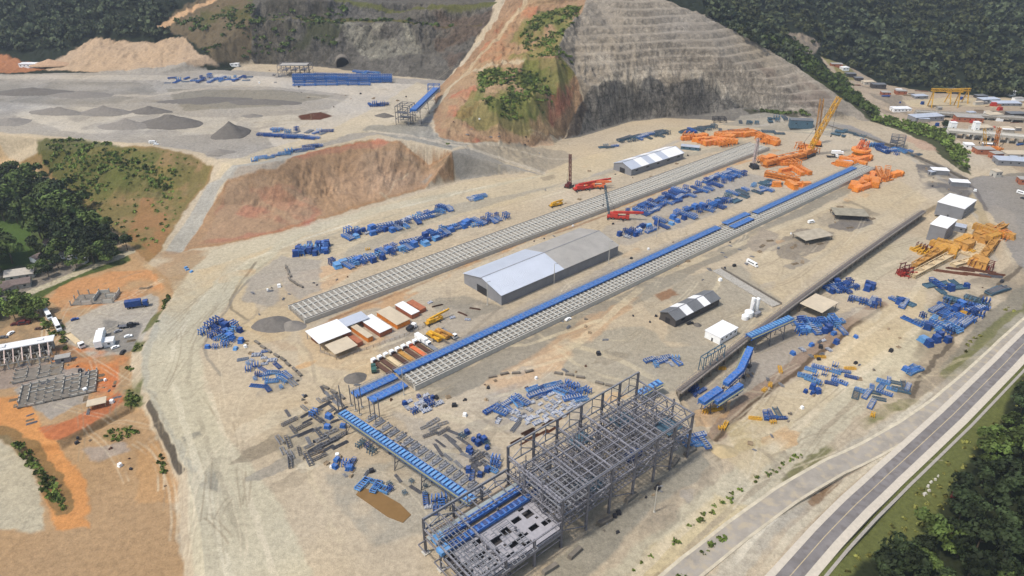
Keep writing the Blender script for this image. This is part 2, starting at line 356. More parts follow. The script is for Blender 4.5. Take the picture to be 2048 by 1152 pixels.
# --- plateau
p(GRAV, [(-400, 155), (430, 140), (890, 160), (862, 245), (740, 272), (560, 316), (440, 318), (300, 288), (0, 264), (-400, 258)], 4, m=(0, 0, 1))
p(C(196, 186, 170), [(430, 148), (890, 165), (870, 220), (720, 265), (560, 300), (520, 260), (640, 235), (700, 190), (560, 175), (430, 165)], 5, .9, m=(0, 0, .3))
p(C(188, 178, 162), [(-300, 150), (300, 150), (500, 168), (480, 175), (300, 160), (0, 158), (-300, 160)], 4, .8)
p(C(200, 190, 172), [(-300, 205), (40, 210), (200, 215), (420, 235), (560, 230), (680, 215), (660, 235), (440, 268), (300, 275), (120, 262), (0, 222)], 5, .7, patch=1.5)
p(C(143, 136, 123), [(0, 160), (300, 165), (330, 205), (120, 210), (-60, 200)], 6, .9, patch=1, m=(0, 0, 1))
p(C(139, 132, 117), [(330, 178), (560, 180), (670, 192), (560, 212), (370, 222)], 5, .9, m=(0, 0, 1))
p(C(179, 168, 151), [(150, 190), (300, 192), (420, 175), (500, 172)], 3, line=4)
p(C(96, 60, 44), [(595, 232), (640, 224), (665, 232), (640, 240), (600, 240)], 3, warp=.3)
p(SAND, [(560, 318), (700, 268), (800, 262), (870, 225), (890, 170), (830, 165), (740, 220), (640, 268), (500, 310), (430, 350), (470, 335)], 4, .5)
p(C(153, 148, 135), [(725, 262), (740, 250), (860, 250), (880, 274), (940, 286), (905, 300), (800, 276)], 4, .9, m=(0, 0, .7))
# --- slopes below the plateau
p(C(148, 124, 84), [(-400, 268), (300, 292), (430, 330), (370, 420), (300, 525), (240, 490), (130, 395), (70, 356), (0, 324), (-400, 330)], 4, m=(.2, .4, .1))
p(C(84, 88, 42), [(70, 288), (190, 280), (270, 300), (280, 340), (250, 385), (170, 392), (110, 360), (85, 320)], 5, .9, m=(.1, 1, 0))
p(C(154, 127, 95), [(300, 300), (430, 325), (380, 390), (300, 400), (290, 350)], 5, .7, patch=2)
p(C(128, 116, 62), [(290, 330), (350, 335), (360, 375), (300, 385)], 5, .7, patch=2, m=(0, .8, 0))
p(C(172, 136, 100), [(470, 334), (560, 322), (680, 290), (740, 278), (800, 280), (905, 304), (910, 355), (850, 376), (760, 403), (690, 423), (600, 453), (500, 478), (360, 505), (420, 410)], 4, m=(.5, .1, 0))
p(C(185, 122, 97), [(560, 322), (620, 306), (700, 287), (760, 276), (780, 284), (700, 297), (610, 318)], 3, .8)
p(C(183, 110, 91), [(440, 385), (520, 372), (600, 380), (640, 420), (620, 450), (500, 475), (400, 490)], 8, .75, patch=1.4)
p(C(175, 148, 121), [(650, 330), (760, 300), (830, 310), (860, 350), (760, 380), (680, 390)], 8, .7, patch=2)
p(C(120, 92, 66), [(560, 340), (600, 330), (620, 370), (590, 380)], 6, .7, patch=2)
p(C(124, 104, 72), [(800, 300), (900, 310), (905, 350), (820, 340)], 6, .7, patch=2)
p(C(157, 150, 137), [(905, 304), (945, 296), (1090, 350), (1010, 346), (912, 354)], 2, warp=.3, m=(0, 0, .5))
p(C(163, 152, 133), [(940, 286), (1060, 292), (1130, 300), (1150, 318), (1085, 345), (960, 305)], 4, .9, m=(0, 0, .6))
p(C(190, 178, 158), [(740, 262), (820, 272), (900, 290), (1000, 315), (1085, 346)], 1.6, line=2.4, warp=.3)
p(C(184, 172, 152), [(800, 272), (900, 284), (1010, 293), (1150, 318)], 1.6, line=2.0, warp=.3)
p(C(172, 166, 152), [(600, 302), (540, 326), (470, 340), (428, 372), (395, 430), (350, 500)], 3, line=6, warp=.5, m=(0, 0, .5))
p(C(194, 168, 132), [(-300, 300), (0, 322), (70, 354), (125, 395), (190, 446), (245, 495), (300, 545), (350, 590)], 2.5, line=4.5, warp=.5)
p(C(172, 142, 112), [(450, 372), (520, 350), (600, 372), (650, 410), (600, 448), (500, 470), (400, 480)], 6, .92, patch=3)
p(C(196, 122, 92), [(500, 376), (560, 372), (640, 425), (630, 446), (590, 440)], 5, .5, patch=1.6)
p(C(150, 118, 88), [(600, 330), (700, 300), (760, 300), (800, 330), (700, 400), (640, 380)], 5, .6, patch=2.4)
p(C(196, 160, 128), [(650, 360), (720, 330), (800, 340), (860, 320), (880, 350), (760, 395), (680, 415)], 5, .5, patch=2.4)
p(C(116, 108, 64), [(90, 285), (300, 296), (425, 328), (375, 410), (300, 515), (200, 440), (120, 380)], 4, .75, patch=3, m=(.1, .8, 0))
p(C(96, 100, 50), [(250, 300), (400, 322), (350, 400), (280, 400), (180, 400)], 4, .6, patch=4, m=(.1, 1, 0))
p(C(160, 118, 80), [(280, 400), (380, 380), (310, 510), (250, 470)], 4, .7, patch=3)
p(C(170, 146, 120), [(474, 336), (560, 326), (680, 296), (740, 284), (800, 286), (900, 308), (900, 352), (850, 370), (760, 398), (690, 418), (600, 448), (500, 474), (370, 500), (424, 412)], 4, .42)
# --- left cliff
p(C(106, 101, 92), [(505, 120), (505, 30), (520, -30), (1010, -30), (985, 20), (945, 90), (900, 150), (892, 160), (760, 148), (640, 134)], 3, m=(1, 0, 0))
p(C(84, 78, 64), [(505, 125), (505, -20), (640, -20), (680, 60), (650, 125)], 8, .75, patch=1.2, m=(.9, .3, 0))
p(C(70, 72, 44), [(570, 50), (690, 20), (690, 60), (650, 90), (590, 96)], 5, .8, patch=2, m=(.6, 1, 0))
p(C(153, 148, 131), [(680, 40), (820, 50), (850, 110), (760, 120), (690, 80)], 8, .6, patch=2, m=(1, 0, 0))
p(C(96, 92, 52), [(500, 36), (700, 42), (960, 52)], 2, line=2.5, m=(.2, 1, 0), warp=.4)
p(C(96, 96, 56), [(500, 0), (700, 3), (990, 6)], 2, line=3, m=(.2, 1, 0), warp=.4)
p(C(104, 84, 68), [(860, 20), (990, 12), (950, 80), (900, 140), (870, 90)], 6, .6, patch=2, m=(1, .1, 0))
# --- spur
p(C(170, 138, 107), [(892, 160), (930, 125), (960, 90), (985, 50), (1010, 0), (1040, -30), (1190, -30), (1165, 20), (1130, 60), (1112, 106), (1150, 150), (1168, 196), (1148, 230), (1128, 276), (1060, 291), (940, 285), (878, 274), (864, 240), (870, 190)], 3, m=(.6, .2, 0))
p(C(183, 121, 90), [(940, 130), (985, 70), (1030, 20), (1060, -10), (1075, 20), (1040, 90), (1000, 120)], 5, .85, patch=2)
p(C(182, 115, 88), [(900, 190), (950, 170), (960, 210), (920, 240), (890, 235)], 5, .8, patch=2)
p(C(180, 116, 90), [(1110, 160), (1150, 170), (1140, 220), (1100, 250), (1060, 240), (1100, 200)], 5, .8, patch=2)
p(C(160, 92, 74), [(880, 255), (950, 250), (960, 284), (890, 278)], 5, .8, patch=2)
p(C(176, 150, 112), [(960, 235), (1080, 232), (1130, 270), (1060, 288), (960, 270)], 6, .7, patch=2, m=(.7, .2, 0))
p(C(76, 92, 36), [(955, 142), (1030, 130), (1115, 145), (1112, 200), (1070, 238), (985, 244), (950, 200)], 5, .95, m=(.2, 1, 0), patch=6)
p(C(66, 78, 34), [(1040, 65), (1080, 20), (1165, 12), (1140, 60), (1100, 100), (1050, 100)], 5, .92, m=(.2, 1, 0), patch=5)
p(C(118, 118, 52), [(1060, 115), (1140, 105), (1150, 145), (1120, 170), (1060, 140)], 5, .8, m=(.2, 1, 0), patch=2)
p(C(192, 178, 152), [(868, 216), (898, 175), (935, 148), (990, 130), (1045, 122)], 1.5, line=3, warp=.3, m=(0, 0, .2))
p(C(190, 169, 139), [(930, 150), (958, 110), (990, 80), (1020, 42), (1050, 8), (1060, -30)], 1.5, line=3, warp=.3, m=(0, 0, .2))
p(C(196, 160, 128), [(900, 262), (1000, 275), (1100, 282)], 3, line=4, op=.6)
p(C(180, 154, 118), [(880, 180), (940, 130), (1000, 60), (1050, 0), (1160, -10), (1110, 106), (1160, 196), (1128, 270), (1060, 288), (885, 270)], 5, .42, patch=2, m=(.6, .2, 0))
p(C(122, 120, 66), [(905, 240), (960, 150), (1040, 128), (1130, 140), (1150, 180), (1110, 240), (1060, 270), (960, 262)], 5, .7, patch=3, m=(.2, 1, 0))
p(C(118, 118, 62), [(1000, 110), (1045, 40), (1150, 10), (1120, 90), (1150, 140), (1060, 140)], 5, .7, patch=3, m=(.2, 1, 0))
# --- quarried hill
p(TERR, [(1128, 278), (1150, 228), (1168, 196), (1150, 150), (1112, 106), (1130, 60), (1165, 20), (1190, -40), (1330, -40), (1332, 0), (1400, 28), (1470, 62), (1540, 100), (1592, 132), (1642, 166), (1696, 204), (1746, 243), (1600, 234), (1330, 236), (1262, 243), (1160, 274)], 1.5, warp=.2, m=(.75, 0, .2))
p(C(121, 116, 107), [(1128, 278), (1150, 228), (1170, 192), (1192, 170), (1225, 160), (1300, 150), (1400, 157), (1450, 180), (1490, 214), (1560, 226), (1560, 232), (1330, 236), (1262, 243), (1160, 274)], 2, warp=.4, m=(1, 0, 0))
p(C(96, 84, 72), [(1128, 278), (1145, 232), (1165, 200), (1175, 215), (1165, 240), (1160, 270)], 2, .9, m=(1, .2, 0))
p(LTER, [(1150, 110), (1200, 105), (1260, 130), (1330, 130), (1420, 145), (1500, 190), (1440, 170), (1320, 148), (1200, 160), (1165, 150)], 6, .8, patch=1.6, m=(.8, 0, 0))
p(C(124, 106, 92), [(1500, 120), (1600, 150), (1740, 240), (1660, 228), (1560, 190)], 8, .5, patch=2, m=(.8, 0, 0))
p(C(60, 58, 38), [(1480, 218), (1520, 216), (1580, 224), (1625, 232), (1560, 232), (1500, 228)], 2, .8, m=(.2, 1, 0), patch=3)
p(C(178, 168, 150), [(1190, 172), (1230, 156), (1300, 146), (1400, 153), (1455, 176), (1500, 210)], 2, line=3, op=.5, patch=2)
# --- background site
p(C(176, 158, 134), [(1640, 112), (1700, 134), (1760, 167), (1870, 186), (2048, 198), (2500, 206), (2500, 420), (2048, 345), (1960, 310), (1890, 262), (1790, 236), (1730, 200), (1680, 170)], 3, m=(0, 0, .6))
p(C(196, 178, 144), [(1800, 200), (1900, 195), (2100, 200), (2100, 215), (1830, 215)], 3, .9)
p(C(131, 120, 103), [(1720, 170), (1800, 180), (1820, 230), (1770, 225)], 5, .8, patch=3)
p(C(110, 96, 84), [(1830, 222), (2100, 225), (2100, 240), (1850, 236)], 3, .7, patch=3)
p(C(60, 66, 34), [(1590, 92), (1640, 150), (1700, 200), (1750, 240), (1830, 258), (1890, 272), (1925, 318), (1940, 352), (1900, 326), (1858, 290), (1800, 262), (1746, 244), (1696, 204), (1640, 165), (1592, 130)], 3, .95, m=(0, 1, 0))
p(C(120, 116, 62), [(1640, 108), (1690, 130), (1720, 160), (1690, 160)], 3, .8, m=(0, .6, 0))
p(C(150, 136, 118), [(1570, 62), (1600, 66), (1640, 84), (1640, 98), (1600, 112), (1585, 90)], 2, .9, m=(.6, 0, 0))
# --- perimeter strip
p(C(182, 166, 140), [(1640, 236), (1700, 232), (1746, 245), (1800, 264), (1858, 292), (1900, 328), (1935, 354), (1890, 348), (1850, 318), (1790, 290), (1700, 252)], 2, .9)
p(C(181, 151, 127), [(1800, 268), (1850, 282), (1880, 305), (1840, 298)], 3, .8)
p(C(131, 124, 111), [(1640, 250), (1700, 262), (1790, 300), (1880, 340), (1960, 400), (2048, 430), (2200, 500), (2200, 350), (2048, 345), (1960, 352), (1930, 362), (1850, 320), (1790, 292), (1700, 252)], 3, .9, m=(0, 0, 1))
p(C(153, 146, 131), [(1480, 232), (1640, 238), (1700, 252), (1690, 272), (1560, 262), (1440, 248)], 3, .8, m=(0, 0, .6))
p(C(127, 120, 107), [(1850, 330), (1920, 350), (1990, 400), (1960, 440), (1900, 400), (1860, 370)], 5, .8, m=(0, 0, 1), patch=3)
p(C(137, 130, 115), [(1960, 352), (2048, 360), (2200, 420), (2200, 560), (2048, 480), (2030, 430), (1980, 390)], 3, .9, m=(0, 0, 1))
# --- yard
p(SAND, [(1085, 350), (1150, 318), (1230, 300), (1330, 255), (1420, 250), (1200, 345), (1100, 385), (900, 440), (700, 500), (560, 540), (480, 560), (600, 470), (760, 410), (930, 362)], 8, .6)
p(C(169, 160, 141), [(690, 500), (900, 412), (1100, 372), (1300, 330), (1500, 290), (1480, 280), (1260, 330), (1010, 400), (800, 470), (640, 560), (660, 580)], 5, .75, m=(0, 0, 1))
p(ORS, [(540, 560), (700, 520), (760, 510), (620, 600), (560, 615)], 6, .6, patch=1.5)
p(C(199, 160, 118), [(640, 648), (700, 618), (900, 530), (1100, 448), (1250, 385), (1400, 325), (1520, 295), (1560, 300), (1440, 345), (1240, 415), (1060, 480), (920, 545), (800, 600), (680, 670)], 4, .85, patch=3.5)
p(C(204, 178, 140), [(600, 660), (700, 640), (760, 700), (740, 760), (600, 720)], 8, .6)
p(C(175, 151, 122), [(470, 640), (560, 640), (620, 700), (560, 700)], 8, .5, patch=2)
p(GRAV, [(1230, 440), (1480, 345), (1560, 360), (1450, 420), (1260, 490), (1180, 480)], 5, .7, m=(0, 0, .8))
p(GRAV, [(850, 690), (900, 610), (960, 600), (1020, 620), (1240, 520), (1420, 455), (1400, 470), (1060, 630), (900, 700)], 6, .45, m=(0, 0, .6))
p(C(143, 136, 121), [(860, 600), (930, 590), (1010, 612), (950, 640), (880, 640)], 5, .7, m=(0, 0, 1), patch=3)
p(C(131, 126, 113), [(835, 780), (900, 745), (1100, 655), (1400, 515), (1750, 342), (1765, 350), (1420, 532), (1120, 690), (920, 790), (860, 800)], 3, .7, m=(0, 0, 1))
p(C(169, 160, 141), [(1110, 720), (1190, 660), (1290, 650), (1340, 690), (1440, 690), (1350, 780), (1240, 790), (1130, 745)], 5, .9, m=(0, 0, 1))
p(C(165, 156, 137), [(1350, 560), (1480, 530), (1560, 600), (1490, 665), (1440, 700), (1330, 680)], 5, .75, m=(0, 0, 1))
p(C(169, 160, 141), [(1270, 580), (1360, 545), (1440, 560), (1400, 610), (1300, 630)], 5, .5, m=(0, 0, 1), patch=2)
p(ORS, [(960, 770), (1080, 700), (1160, 640), (1280, 590), (1260, 620), (1180, 680), (1120, 740), (1020, 790)], 5, .55, patch=2)
p(C(140, 100, 70), [(1310, 590), (1345, 578), (1360, 590), (1320, 600)], 3, .8)
p(C(196, 178, 146), [(1500, 470), (1700, 400), (1800, 360), (1860, 400), (1700, 500), (1560, 600), (1500, 560)], 8, .7)
p(C(137, 126, 107), [(1560, 500), (1640, 460), (1680, 470), (1600, 515)], 4, .7, patch=3)
p(C(131, 120, 101), [(1630, 430), (1700, 400), (1760, 430), (1720, 455), (1650, 455)], 4, .7, patch=3)
p(C(150, 138, 122), [(1500, 480), (1560, 465), (1570, 500), (1520, 505)], 4, .7, patch=3)
p(GRAV, [(980, 790), (1100, 745), (1180, 770), (1180, 830), (1080, 880), (980, 860)], 8, .6, m=(0, 0, 1), patch=1.5)
p(GRAV, [(780, 820), (900, 860), (1000, 900), (990, 960), (900, 960), (780, 870)], 8, .6, m=(0, 0, 1))
p(C(186, 168, 140), [(560, 800), (700, 800), (800, 840), (860, 950), (700, 950), (560, 880)], 6, .6)
p(C(153, 146, 129), [(540, 830), (640, 810), (690, 860), (660, 930), (590, 940), (540, 880)], 6, .7, m=(0, 0, 1), patch=2)
p(C(161, 154, 137), [(650, 950), (900, 900), (960, 1010), (900, 1060), (760, 1090), (680, 1010)], 6, .7, m=(0, 0, 1), patch=2)
# haul road at the left
p(BROAD, [(480, 540), (560, 480), (640, 455), (560, 500), (470, 590), (430, 640), (400, 700), (410, 780), (450, 860), (520, 950), (560, 1010), (640, 1180), (400, 1250), (372, 940), (345, 880), (305, 812), (285, 760), (285, 705), (320, 640), (345, 600)], 5, 1, m=(0, 0, .15), warp=.6)
p(BROAD, [(345, 600), (480, 540), (600, 475), (760, 425), (1085, 352), (1110, 345), (760, 412), (560, 468), (400, 505), (330, 540)], 4, .7, warp=.6)
p(C(205, 180, 140), [(330, 560), (500, 510), (620, 465), (560, 490), (430, 560), (370, 640), (330, 620)], 6, .6, patch=1)
p(C(175, 170, 153), [(284, 705), (320, 640), (330, 650), (300, 710), (300, 770), (330, 830), (400, 940), (380, 945), (310, 815), (284, 760)], 3, .6)
p(C(143, 138, 123), [(365, 870), (405, 860), (450, 950), (440, 990), (380, 960)], 3, .8, m=(0, 0, 1), patch=3)
p(C(206, 184, 146), [(480, 560), (520, 620), (500, 660), (440, 640), (460, 600)], 4, .7)
p(GRAV, [(500, 560), (560, 510), (640, 520), (640, 580), (560, 615), (480, 600)], 5, .8, m=(0, 0, .7))
p(C(121, 110, 91), [(512, 525), (480, 570), (460, 600), (462, 618), (495, 640)], .8, line=.9, op=.7, warp=.3)
p(C(140, 132, 118), [(500, 560), (470, 590), (450, 625), (440, 640), (408, 690), (415, 720), (440, 750)], 1.0, line=.8, op=.7, warp=.4)
p(C(206, 182, 140), [(560, 560), (560, 600), (480, 650), (470, 690), (560, 680), (620, 640)], 6, .4)
p(BEIGE, [(430, 770), (560, 740), (680, 780), (640, 820), (500, 850)], 8, .5)
p(BROAD, [(1640, 1180), (1180, 1180), (1240, 1110), (1330, 1040), (1430, 960), (1560, 860), (1700, 740), (1850, 610), (1920, 620), (1800, 760), (1620, 920), (1500, 1010), (1330, 1152)], 6, .85)
p(C(153, 146, 129), [(1330, 940), (1395, 905), (1420, 925), (1400, 960), (1300, 1020), (1200, 1130), (1150, 1180), (1050, 1180), (1150, 1080), (1250, 1000)], 4, .95, m=(0, 0, .9), warp=.5)
p(C(113, 106, 93), [(1420, 925), (1400, 962), (1300, 1022), (1225, 1120), (1180, 1180), (1230, 1180), (1320, 1060), (1420, 980), (1440, 945)], 3, .5, m=(0, 0, .6), patch=2)
p(C(210, 190, 146), [(1440, 985), (1330, 1065), (1250, 1152), (1330, 1180), (1500, 1010)], 6, .6)
# right terrace
p(C(164, 154, 140), [(1370, 800), (1600, 622), (1640, 640), (1760, 600), (1640, 700), (1440, 850), (1400, 850)], 4, .8, m=(0, 0, .6))
p(C(152, 130, 110), [(1432, 870), (1455, 840), (1500, 800), (1560, 755), (1640, 694), (1700, 650), (1760, 608)], 1.5, line=4.2, op=.9, warp=.5)
p(C(96, 80, 62), [(1432, 880), (1462, 846), (1508, 806), (1568, 760), (1646, 700), (1706, 656), (1765, 612)], 1.2, line=1.2, op=.9, warp=.5)
p(C(204, 186, 152), [(1460, 850), (1640, 720), (1780, 600), (1860, 560), (1840, 640), (1640, 830), (1500, 960), (1450, 920)], 6, .7)
p(C(188, 178, 150), [(1640, 560), (1760, 480), (1850, 470), (1790, 540), (1700, 600)], 8, .5)
p(C(191, 173, 130), [(1450, 850), (1520, 830), (1560, 850), (1520, 900), (1470, 910)], 4, .6, patch=2)
p(C(119, 108, 91), [(1860, 610), (1900, 570), (2048, 520), (2100, 560), (2048, 640), (1900, 760), (1820, 800), (1790, 790)], 6, .55, m=(0, 0, 1), patch=2)
p(C(135, 128, 111), [(1900, 755), (1960, 690), (2048, 610), (2200, 500), (2200, 440), (2048, 560), (1950, 650), (1880, 735)], 3, .8, m=(0, 0, 1))
p(C(90, 80, 68), [(1820, 790), (1850, 740), (1900, 680), (1960, 600), (2010, 560), (2048, 530)], 1.2, line=1.4, op=.8)
p(C(112, 112, 66), [(1500, 1010), (1620, 910), (1740, 830), (1860, 770), (1960, 670), (2060, 590), (2060, 650), (1940, 740), (1850, 800), (1740, 850), (1640, 925), (1490, 1050), (1380, 1152), (1340, 1152)], 3, .8, m=(0, .7, 0), patch=1.8)
p(C(186, 176, 156), [(1400, 1180), (1500, 1060), (1640, 930), (1750, 850), (1850, 800), (1860, 840), (1760, 900), (1620, 1010), (1450, 1180)], 4, .95, m=(0, 0, .4))
p(C(150, 142, 128), [(1560, 1000), (1660, 930), (1780, 870), (1850, 830)], 3, line=3, op=.7)
p(C(130, 98, 66), [(1620, 1010), (1680, 960), (1720, 930)], 2, line=1.6, op=.8)
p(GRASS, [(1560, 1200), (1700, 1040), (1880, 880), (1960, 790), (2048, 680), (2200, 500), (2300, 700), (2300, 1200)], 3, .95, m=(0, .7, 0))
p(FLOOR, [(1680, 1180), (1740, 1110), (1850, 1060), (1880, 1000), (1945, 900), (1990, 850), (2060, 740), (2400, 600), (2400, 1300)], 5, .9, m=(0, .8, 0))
for pts, w_, c_ in (([(1230, 1190), (1330, 1085), (1450, 980), (1600, 850), (1760, 715), (1880, 620)], 2.2, C(214, 200, 172)), ([(1280, 1190), (1370, 1100), (1480, 1000), (1640, 865), (1790, 735)], 1.4, C(170, 156, 132)), ([(1440, 1190), (1530, 1080), (1650, 965), (1780, 880), (1880, 790), (1960, 720), (2060, 625)], 4.2, C(170, 162, 148)),
        ([(1410, 1190), (1500, 1085), (1625, 962), (1760, 872), (1860, 785)], 1.3, C(216, 206, 184)), ([(1490, 1190), (1590, 1060), (1700, 960), (1800, 890), (1850, 850)], 1.6, C(210, 198, 172)), ([(1520, 1190), (1640, 1040), (1740, 950), (1810, 895)], 1.2, C(150, 130, 102)),
        ([(470, 1190), (420, 1000), (370, 850), (345, 760), (350, 690), (400, 600), (500, 520), (640, 468), (800, 415), (1000, 365)], 1.5, C(214, 204, 178)), ([(520, 1190), (450, 980), (400, 840), (375, 760), (385, 690), (440, 600), (540, 520), (700, 455), (900, 400)], 1.2, C(176, 166, 142)),
        ([(560, 1190), (490, 960), (430, 820), (405, 750)], 1.2, C(212, 200, 174)), ([(600, 800), (700, 720), (900, 690), (1050, 690), (1200, 640)], 1.3, C(214, 198, 166)), ([(480, 640), (600, 690), (640, 760), (780, 790), (960, 770), (1150, 690), (1300, 560), (1500, 480), (1700, 395), (1790, 350)], 2.4, C(206, 190, 160)),
        ([(1150, 690), (1240, 720), (1330, 770), (1300, 800), (1180, 790), (1000, 860), (880, 830), (760, 800), (640, 770)], 2.0, C(200, 186, 158)), ([(1450, 900), (1540, 820), (1660, 720), (1800, 620), (1860, 540), (1800, 520), (1700, 560)], 1.8, C(212, 196, 166)), ([(1560, 560), (1660, 500), (1780, 420), (1830, 380), (1810, 340), (1700, 300)], 1.8, C(186, 172, 146)),
        ([(640, 560), (800, 490), (1000, 420), (1200, 360), (1400, 300), (1560, 262), (1680, 262)], 1.4, C(208, 194, 164)), ([(1100, 380), (1250, 330), (1400, 262), (1560, 240), (1690, 250), (1800, 300), (1900, 370), (1960, 440), (1990, 520)], 2.2, C(176, 168, 154)), ([(660, 640), (860, 560), (1100, 470), (1300, 400), (1440, 355)], 1.2, C(150, 118, 88))):
    p(c_, pts, 1.4, .75, line=w_, warp=.35, patch=1.3)
# left sites
p(C(178, 146, 108), [(-300, 560), (150, 560), (260, 500), (345, 590), (300, 655), (262, 705), (262, 770), (290, 825), (345, 945), (380, 1200), (-300, 1300)], 4, .95, m=(0, 0, .3))
p(C(159, 122, 82), [(262, 500), (340, 590), (420, 500), (360, 505)], 5, .6, patch=2)
p(C(199, 142, 94), [(90, 600), (170, 540), (300, 540), (330, 590), (250, 620), (150, 640)], 5, .7, patch=2)
p(C(181, 172, 155), [(130, 650), (200, 612), (300, 590), (320, 610), (290, 680), (258, 705), (190, 715), (130, 680)], 4, .9, m=(0, 0, .8))
p(C(127, 122, 113), [(205, 640), (285, 648), (270, 700), (210, 705)], 3, .7, warp=.5)
p(C(208, 132, 79), [(100, 690), (180, 695), (285, 712), (285, 725), (240, 730), (230, 790), (160, 800), (140, 760), (100, 740)], 4, .85, patch=2.5)
p(C(197, 116, 79), [(150, 720), (235, 728), (240, 780), (170, 790)], 5, .5, patch=2)
p(C(159, 152, 141), [(30, 780), (90, 740), (170, 735), (180, 800), (100, 835), (60, 810)], 3, .9, m=(0, 0, .6))
p(C(150, 138, 128), [(-50, 700), (80, 680), (100, 720), (60, 770), (-50, 790)], 4, .8, m=(0, 0, .6))
p(C(210, 147, 89), [(-40, 800), (60, 790), (80, 850), (130, 910), (170, 960), (180, 1060), (110, 1060), (90, 950), (30, 880), (-40, 850)], 4, .85)
p(C(188, 111, 73), [(75, 850), (150, 835), (240, 785), (262, 800), (210, 840), (130, 880), (90, 880)], 4, .85)
p(C(116, 96, 70), [(118, 882), (180, 855), (270, 812)], 1.0, line=1.5, op=.8, warp=.5)
p(C(92, 98, 50), [(244, 728), (286, 735), (290, 810), (262, 815), (250, 780)], 3, .85, m=(0, 1, 0), patch=3)
p(C(96, 100, 48), [(340, 592), (318, 640), (285, 700), (262, 706), (290, 660), (318, 610)], 2, .85, m=(0, 1, 0), patch=3)
p(C(100, 100, 50), [(205, 870), (260, 850), (275, 865), (230, 885)], 3, .8, m=(0, 1, 0), patch=3)
p(C(163, 154, 145), [(170, 900), (240, 880), (260, 900), (190, 925)], 4, .7)
p(C(190, 182, 158), [(-60, 870), (0, 880), (50, 920), (90, 980), (90, 1060), (-60, 1060)], 4, .85)
p(C(104, 96, 66), [(0, 860), (60, 905), (110, 965), (130, 1020)], 2, line=3.5, op=.7, m=(0, .8, 0))
p(C(189, 150, 106), [(270, 900), (320, 880), (345, 930), (360, 1000), (280, 1010)], 4, .8)
p(C(74, 68, 60), [(298, 806), (318, 850), (345, 900), (362, 945)], 1, line=1.5, op=.9, warp=.5)
# village green at the far left
p(C(70, 86, 38), [(-300, 325), (0, 330), (70, 362), (140, 410), (230, 490), (260, 520), (160, 555), (0, 640), (-300, 660)], 4, .95, m=(0, 1, 0))
p(C(78, 100, 46), [(-20, 440), (50, 440), (75, 500), (60, 530), (-20, 545)], 4, .9, m=(0, .5, 0))
p(C(150, 136, 128), [(-40, 560), (50, 530), (130, 520), (180, 520), (130, 560), (40, 600), (-40, 620)], 4, .7, patch=2)
p(C(188, 176, 148), [(-100, 640), (60, 585), (180, 535), (260, 505)], 1.5, line=3.2, warp=.3)
p(C(126, 112, 88), [(60, 600), (120, 640), (150, 700), (180, 712), (120, 720), (-60, 740), (-60, 650)], 4, .7, patch=2)
# far right corner of the yard: dark rubble, grey perimeter road
p(C(146, 140, 132), [(1640, 248), (1700, 258), (1790, 296), (1850, 322), (1900, 352), (1960, 402), (2000, 450), (2030, 520), (2060, 560), (2200, 540), (2200, 380), (2048, 352), (1965, 352), (1930, 364), (1850, 318), (1790, 290), (1700, 250)], 2, .85, m=(0, 0, 1))
p(C(108, 103, 98), [(1835, 328), (1880, 332), (1925, 360), (1955, 400), (1930, 396), (1890, 376), (1850, 378), (1838, 352)], 2, .9, m=(0, 0, 1), patch=2)
p(C(176, 160, 130), [(1946, 384), (1975, 430), (1990, 470), (1975, 480), (1955, 430), (1935, 400)], 2, .9)
p(C(104, 98, 94), [(1856, 322), (1910, 346), (1950, 378), (1972, 420)], 1, line=1.6, op=.8, warp=.3)
p(C(122, 114, 104), [(1650, 440), (1690, 424), (1740, 436), (1745, 450), (1700, 462), (1660, 458)], 1.5, .9, m=(0, 0, 1)); p(C(176, 162, 138), [(1625, 446), (1680, 410), (1712, 416), (1650, 455)], 1.5, .8)
p(C(136, 126, 112), [(1545, 492), (1600, 458), (1670, 466), (1650, 494), (1590, 520), (1555, 515)], 1.5, .8, m=(0, 0, 1)); p(C(150, 140, 124), [(1565, 535), (1600, 512), (1624, 520), (1590, 542)], 1.2, .8)
p(C(154, 142, 126), [(1485, 485), (1530, 455), (1560, 470), (1545, 500), (1500, 502)], 1.5, .8, patch=2)
# wheel tracks and wandering stains on the open ground
rs = random.Random(5)
def ruts(pts, c, hw=.45, gap=1.1, op=.7, n=2, patch=1.6):
    W = [tuple(q) for q in pts]
    for s_ in ((-gap, gap) if n == 2 else (0,)):
        Q = []
        for i, w in enumerate(W):
            a = W[max(i - 1, 0)]; b_ = W[min(i + 1, len(W) - 1)]; L_ = math.hypot(b_[0] - a[0], b_[1] - a[1]) + 1e-6; Q.append((w[0] - (b_[1] - a[1]) / L_ * s_, w[1] + (b_[0] - a[0]) / L_ * s_))
        p(c, None, .6, op, line=hw, raw=Q, warp=.12, patch=patch)
ZN = [((320, 1130), (500, 800), 26, 112, 8), ((310, 800), (380, 640), 16, 82, 8), ((620, 800), (1000, 960), 22, 0, 60), ((480, 470), (1080, 560), 30, 38, 10), ((1100, 720), (1500, 480), 40, 35, 40), ((1500, 640), (1850, 360), 40, 40, 20), ((1400, 1040), (1700, 720), 46, 42, 8), ((60, 560), (240, 880), 24, 20, 60), ((100, 160), (860, 260), 36, 5, 25), ((1000, 300), (1500, 260), 16, 30, 20)]
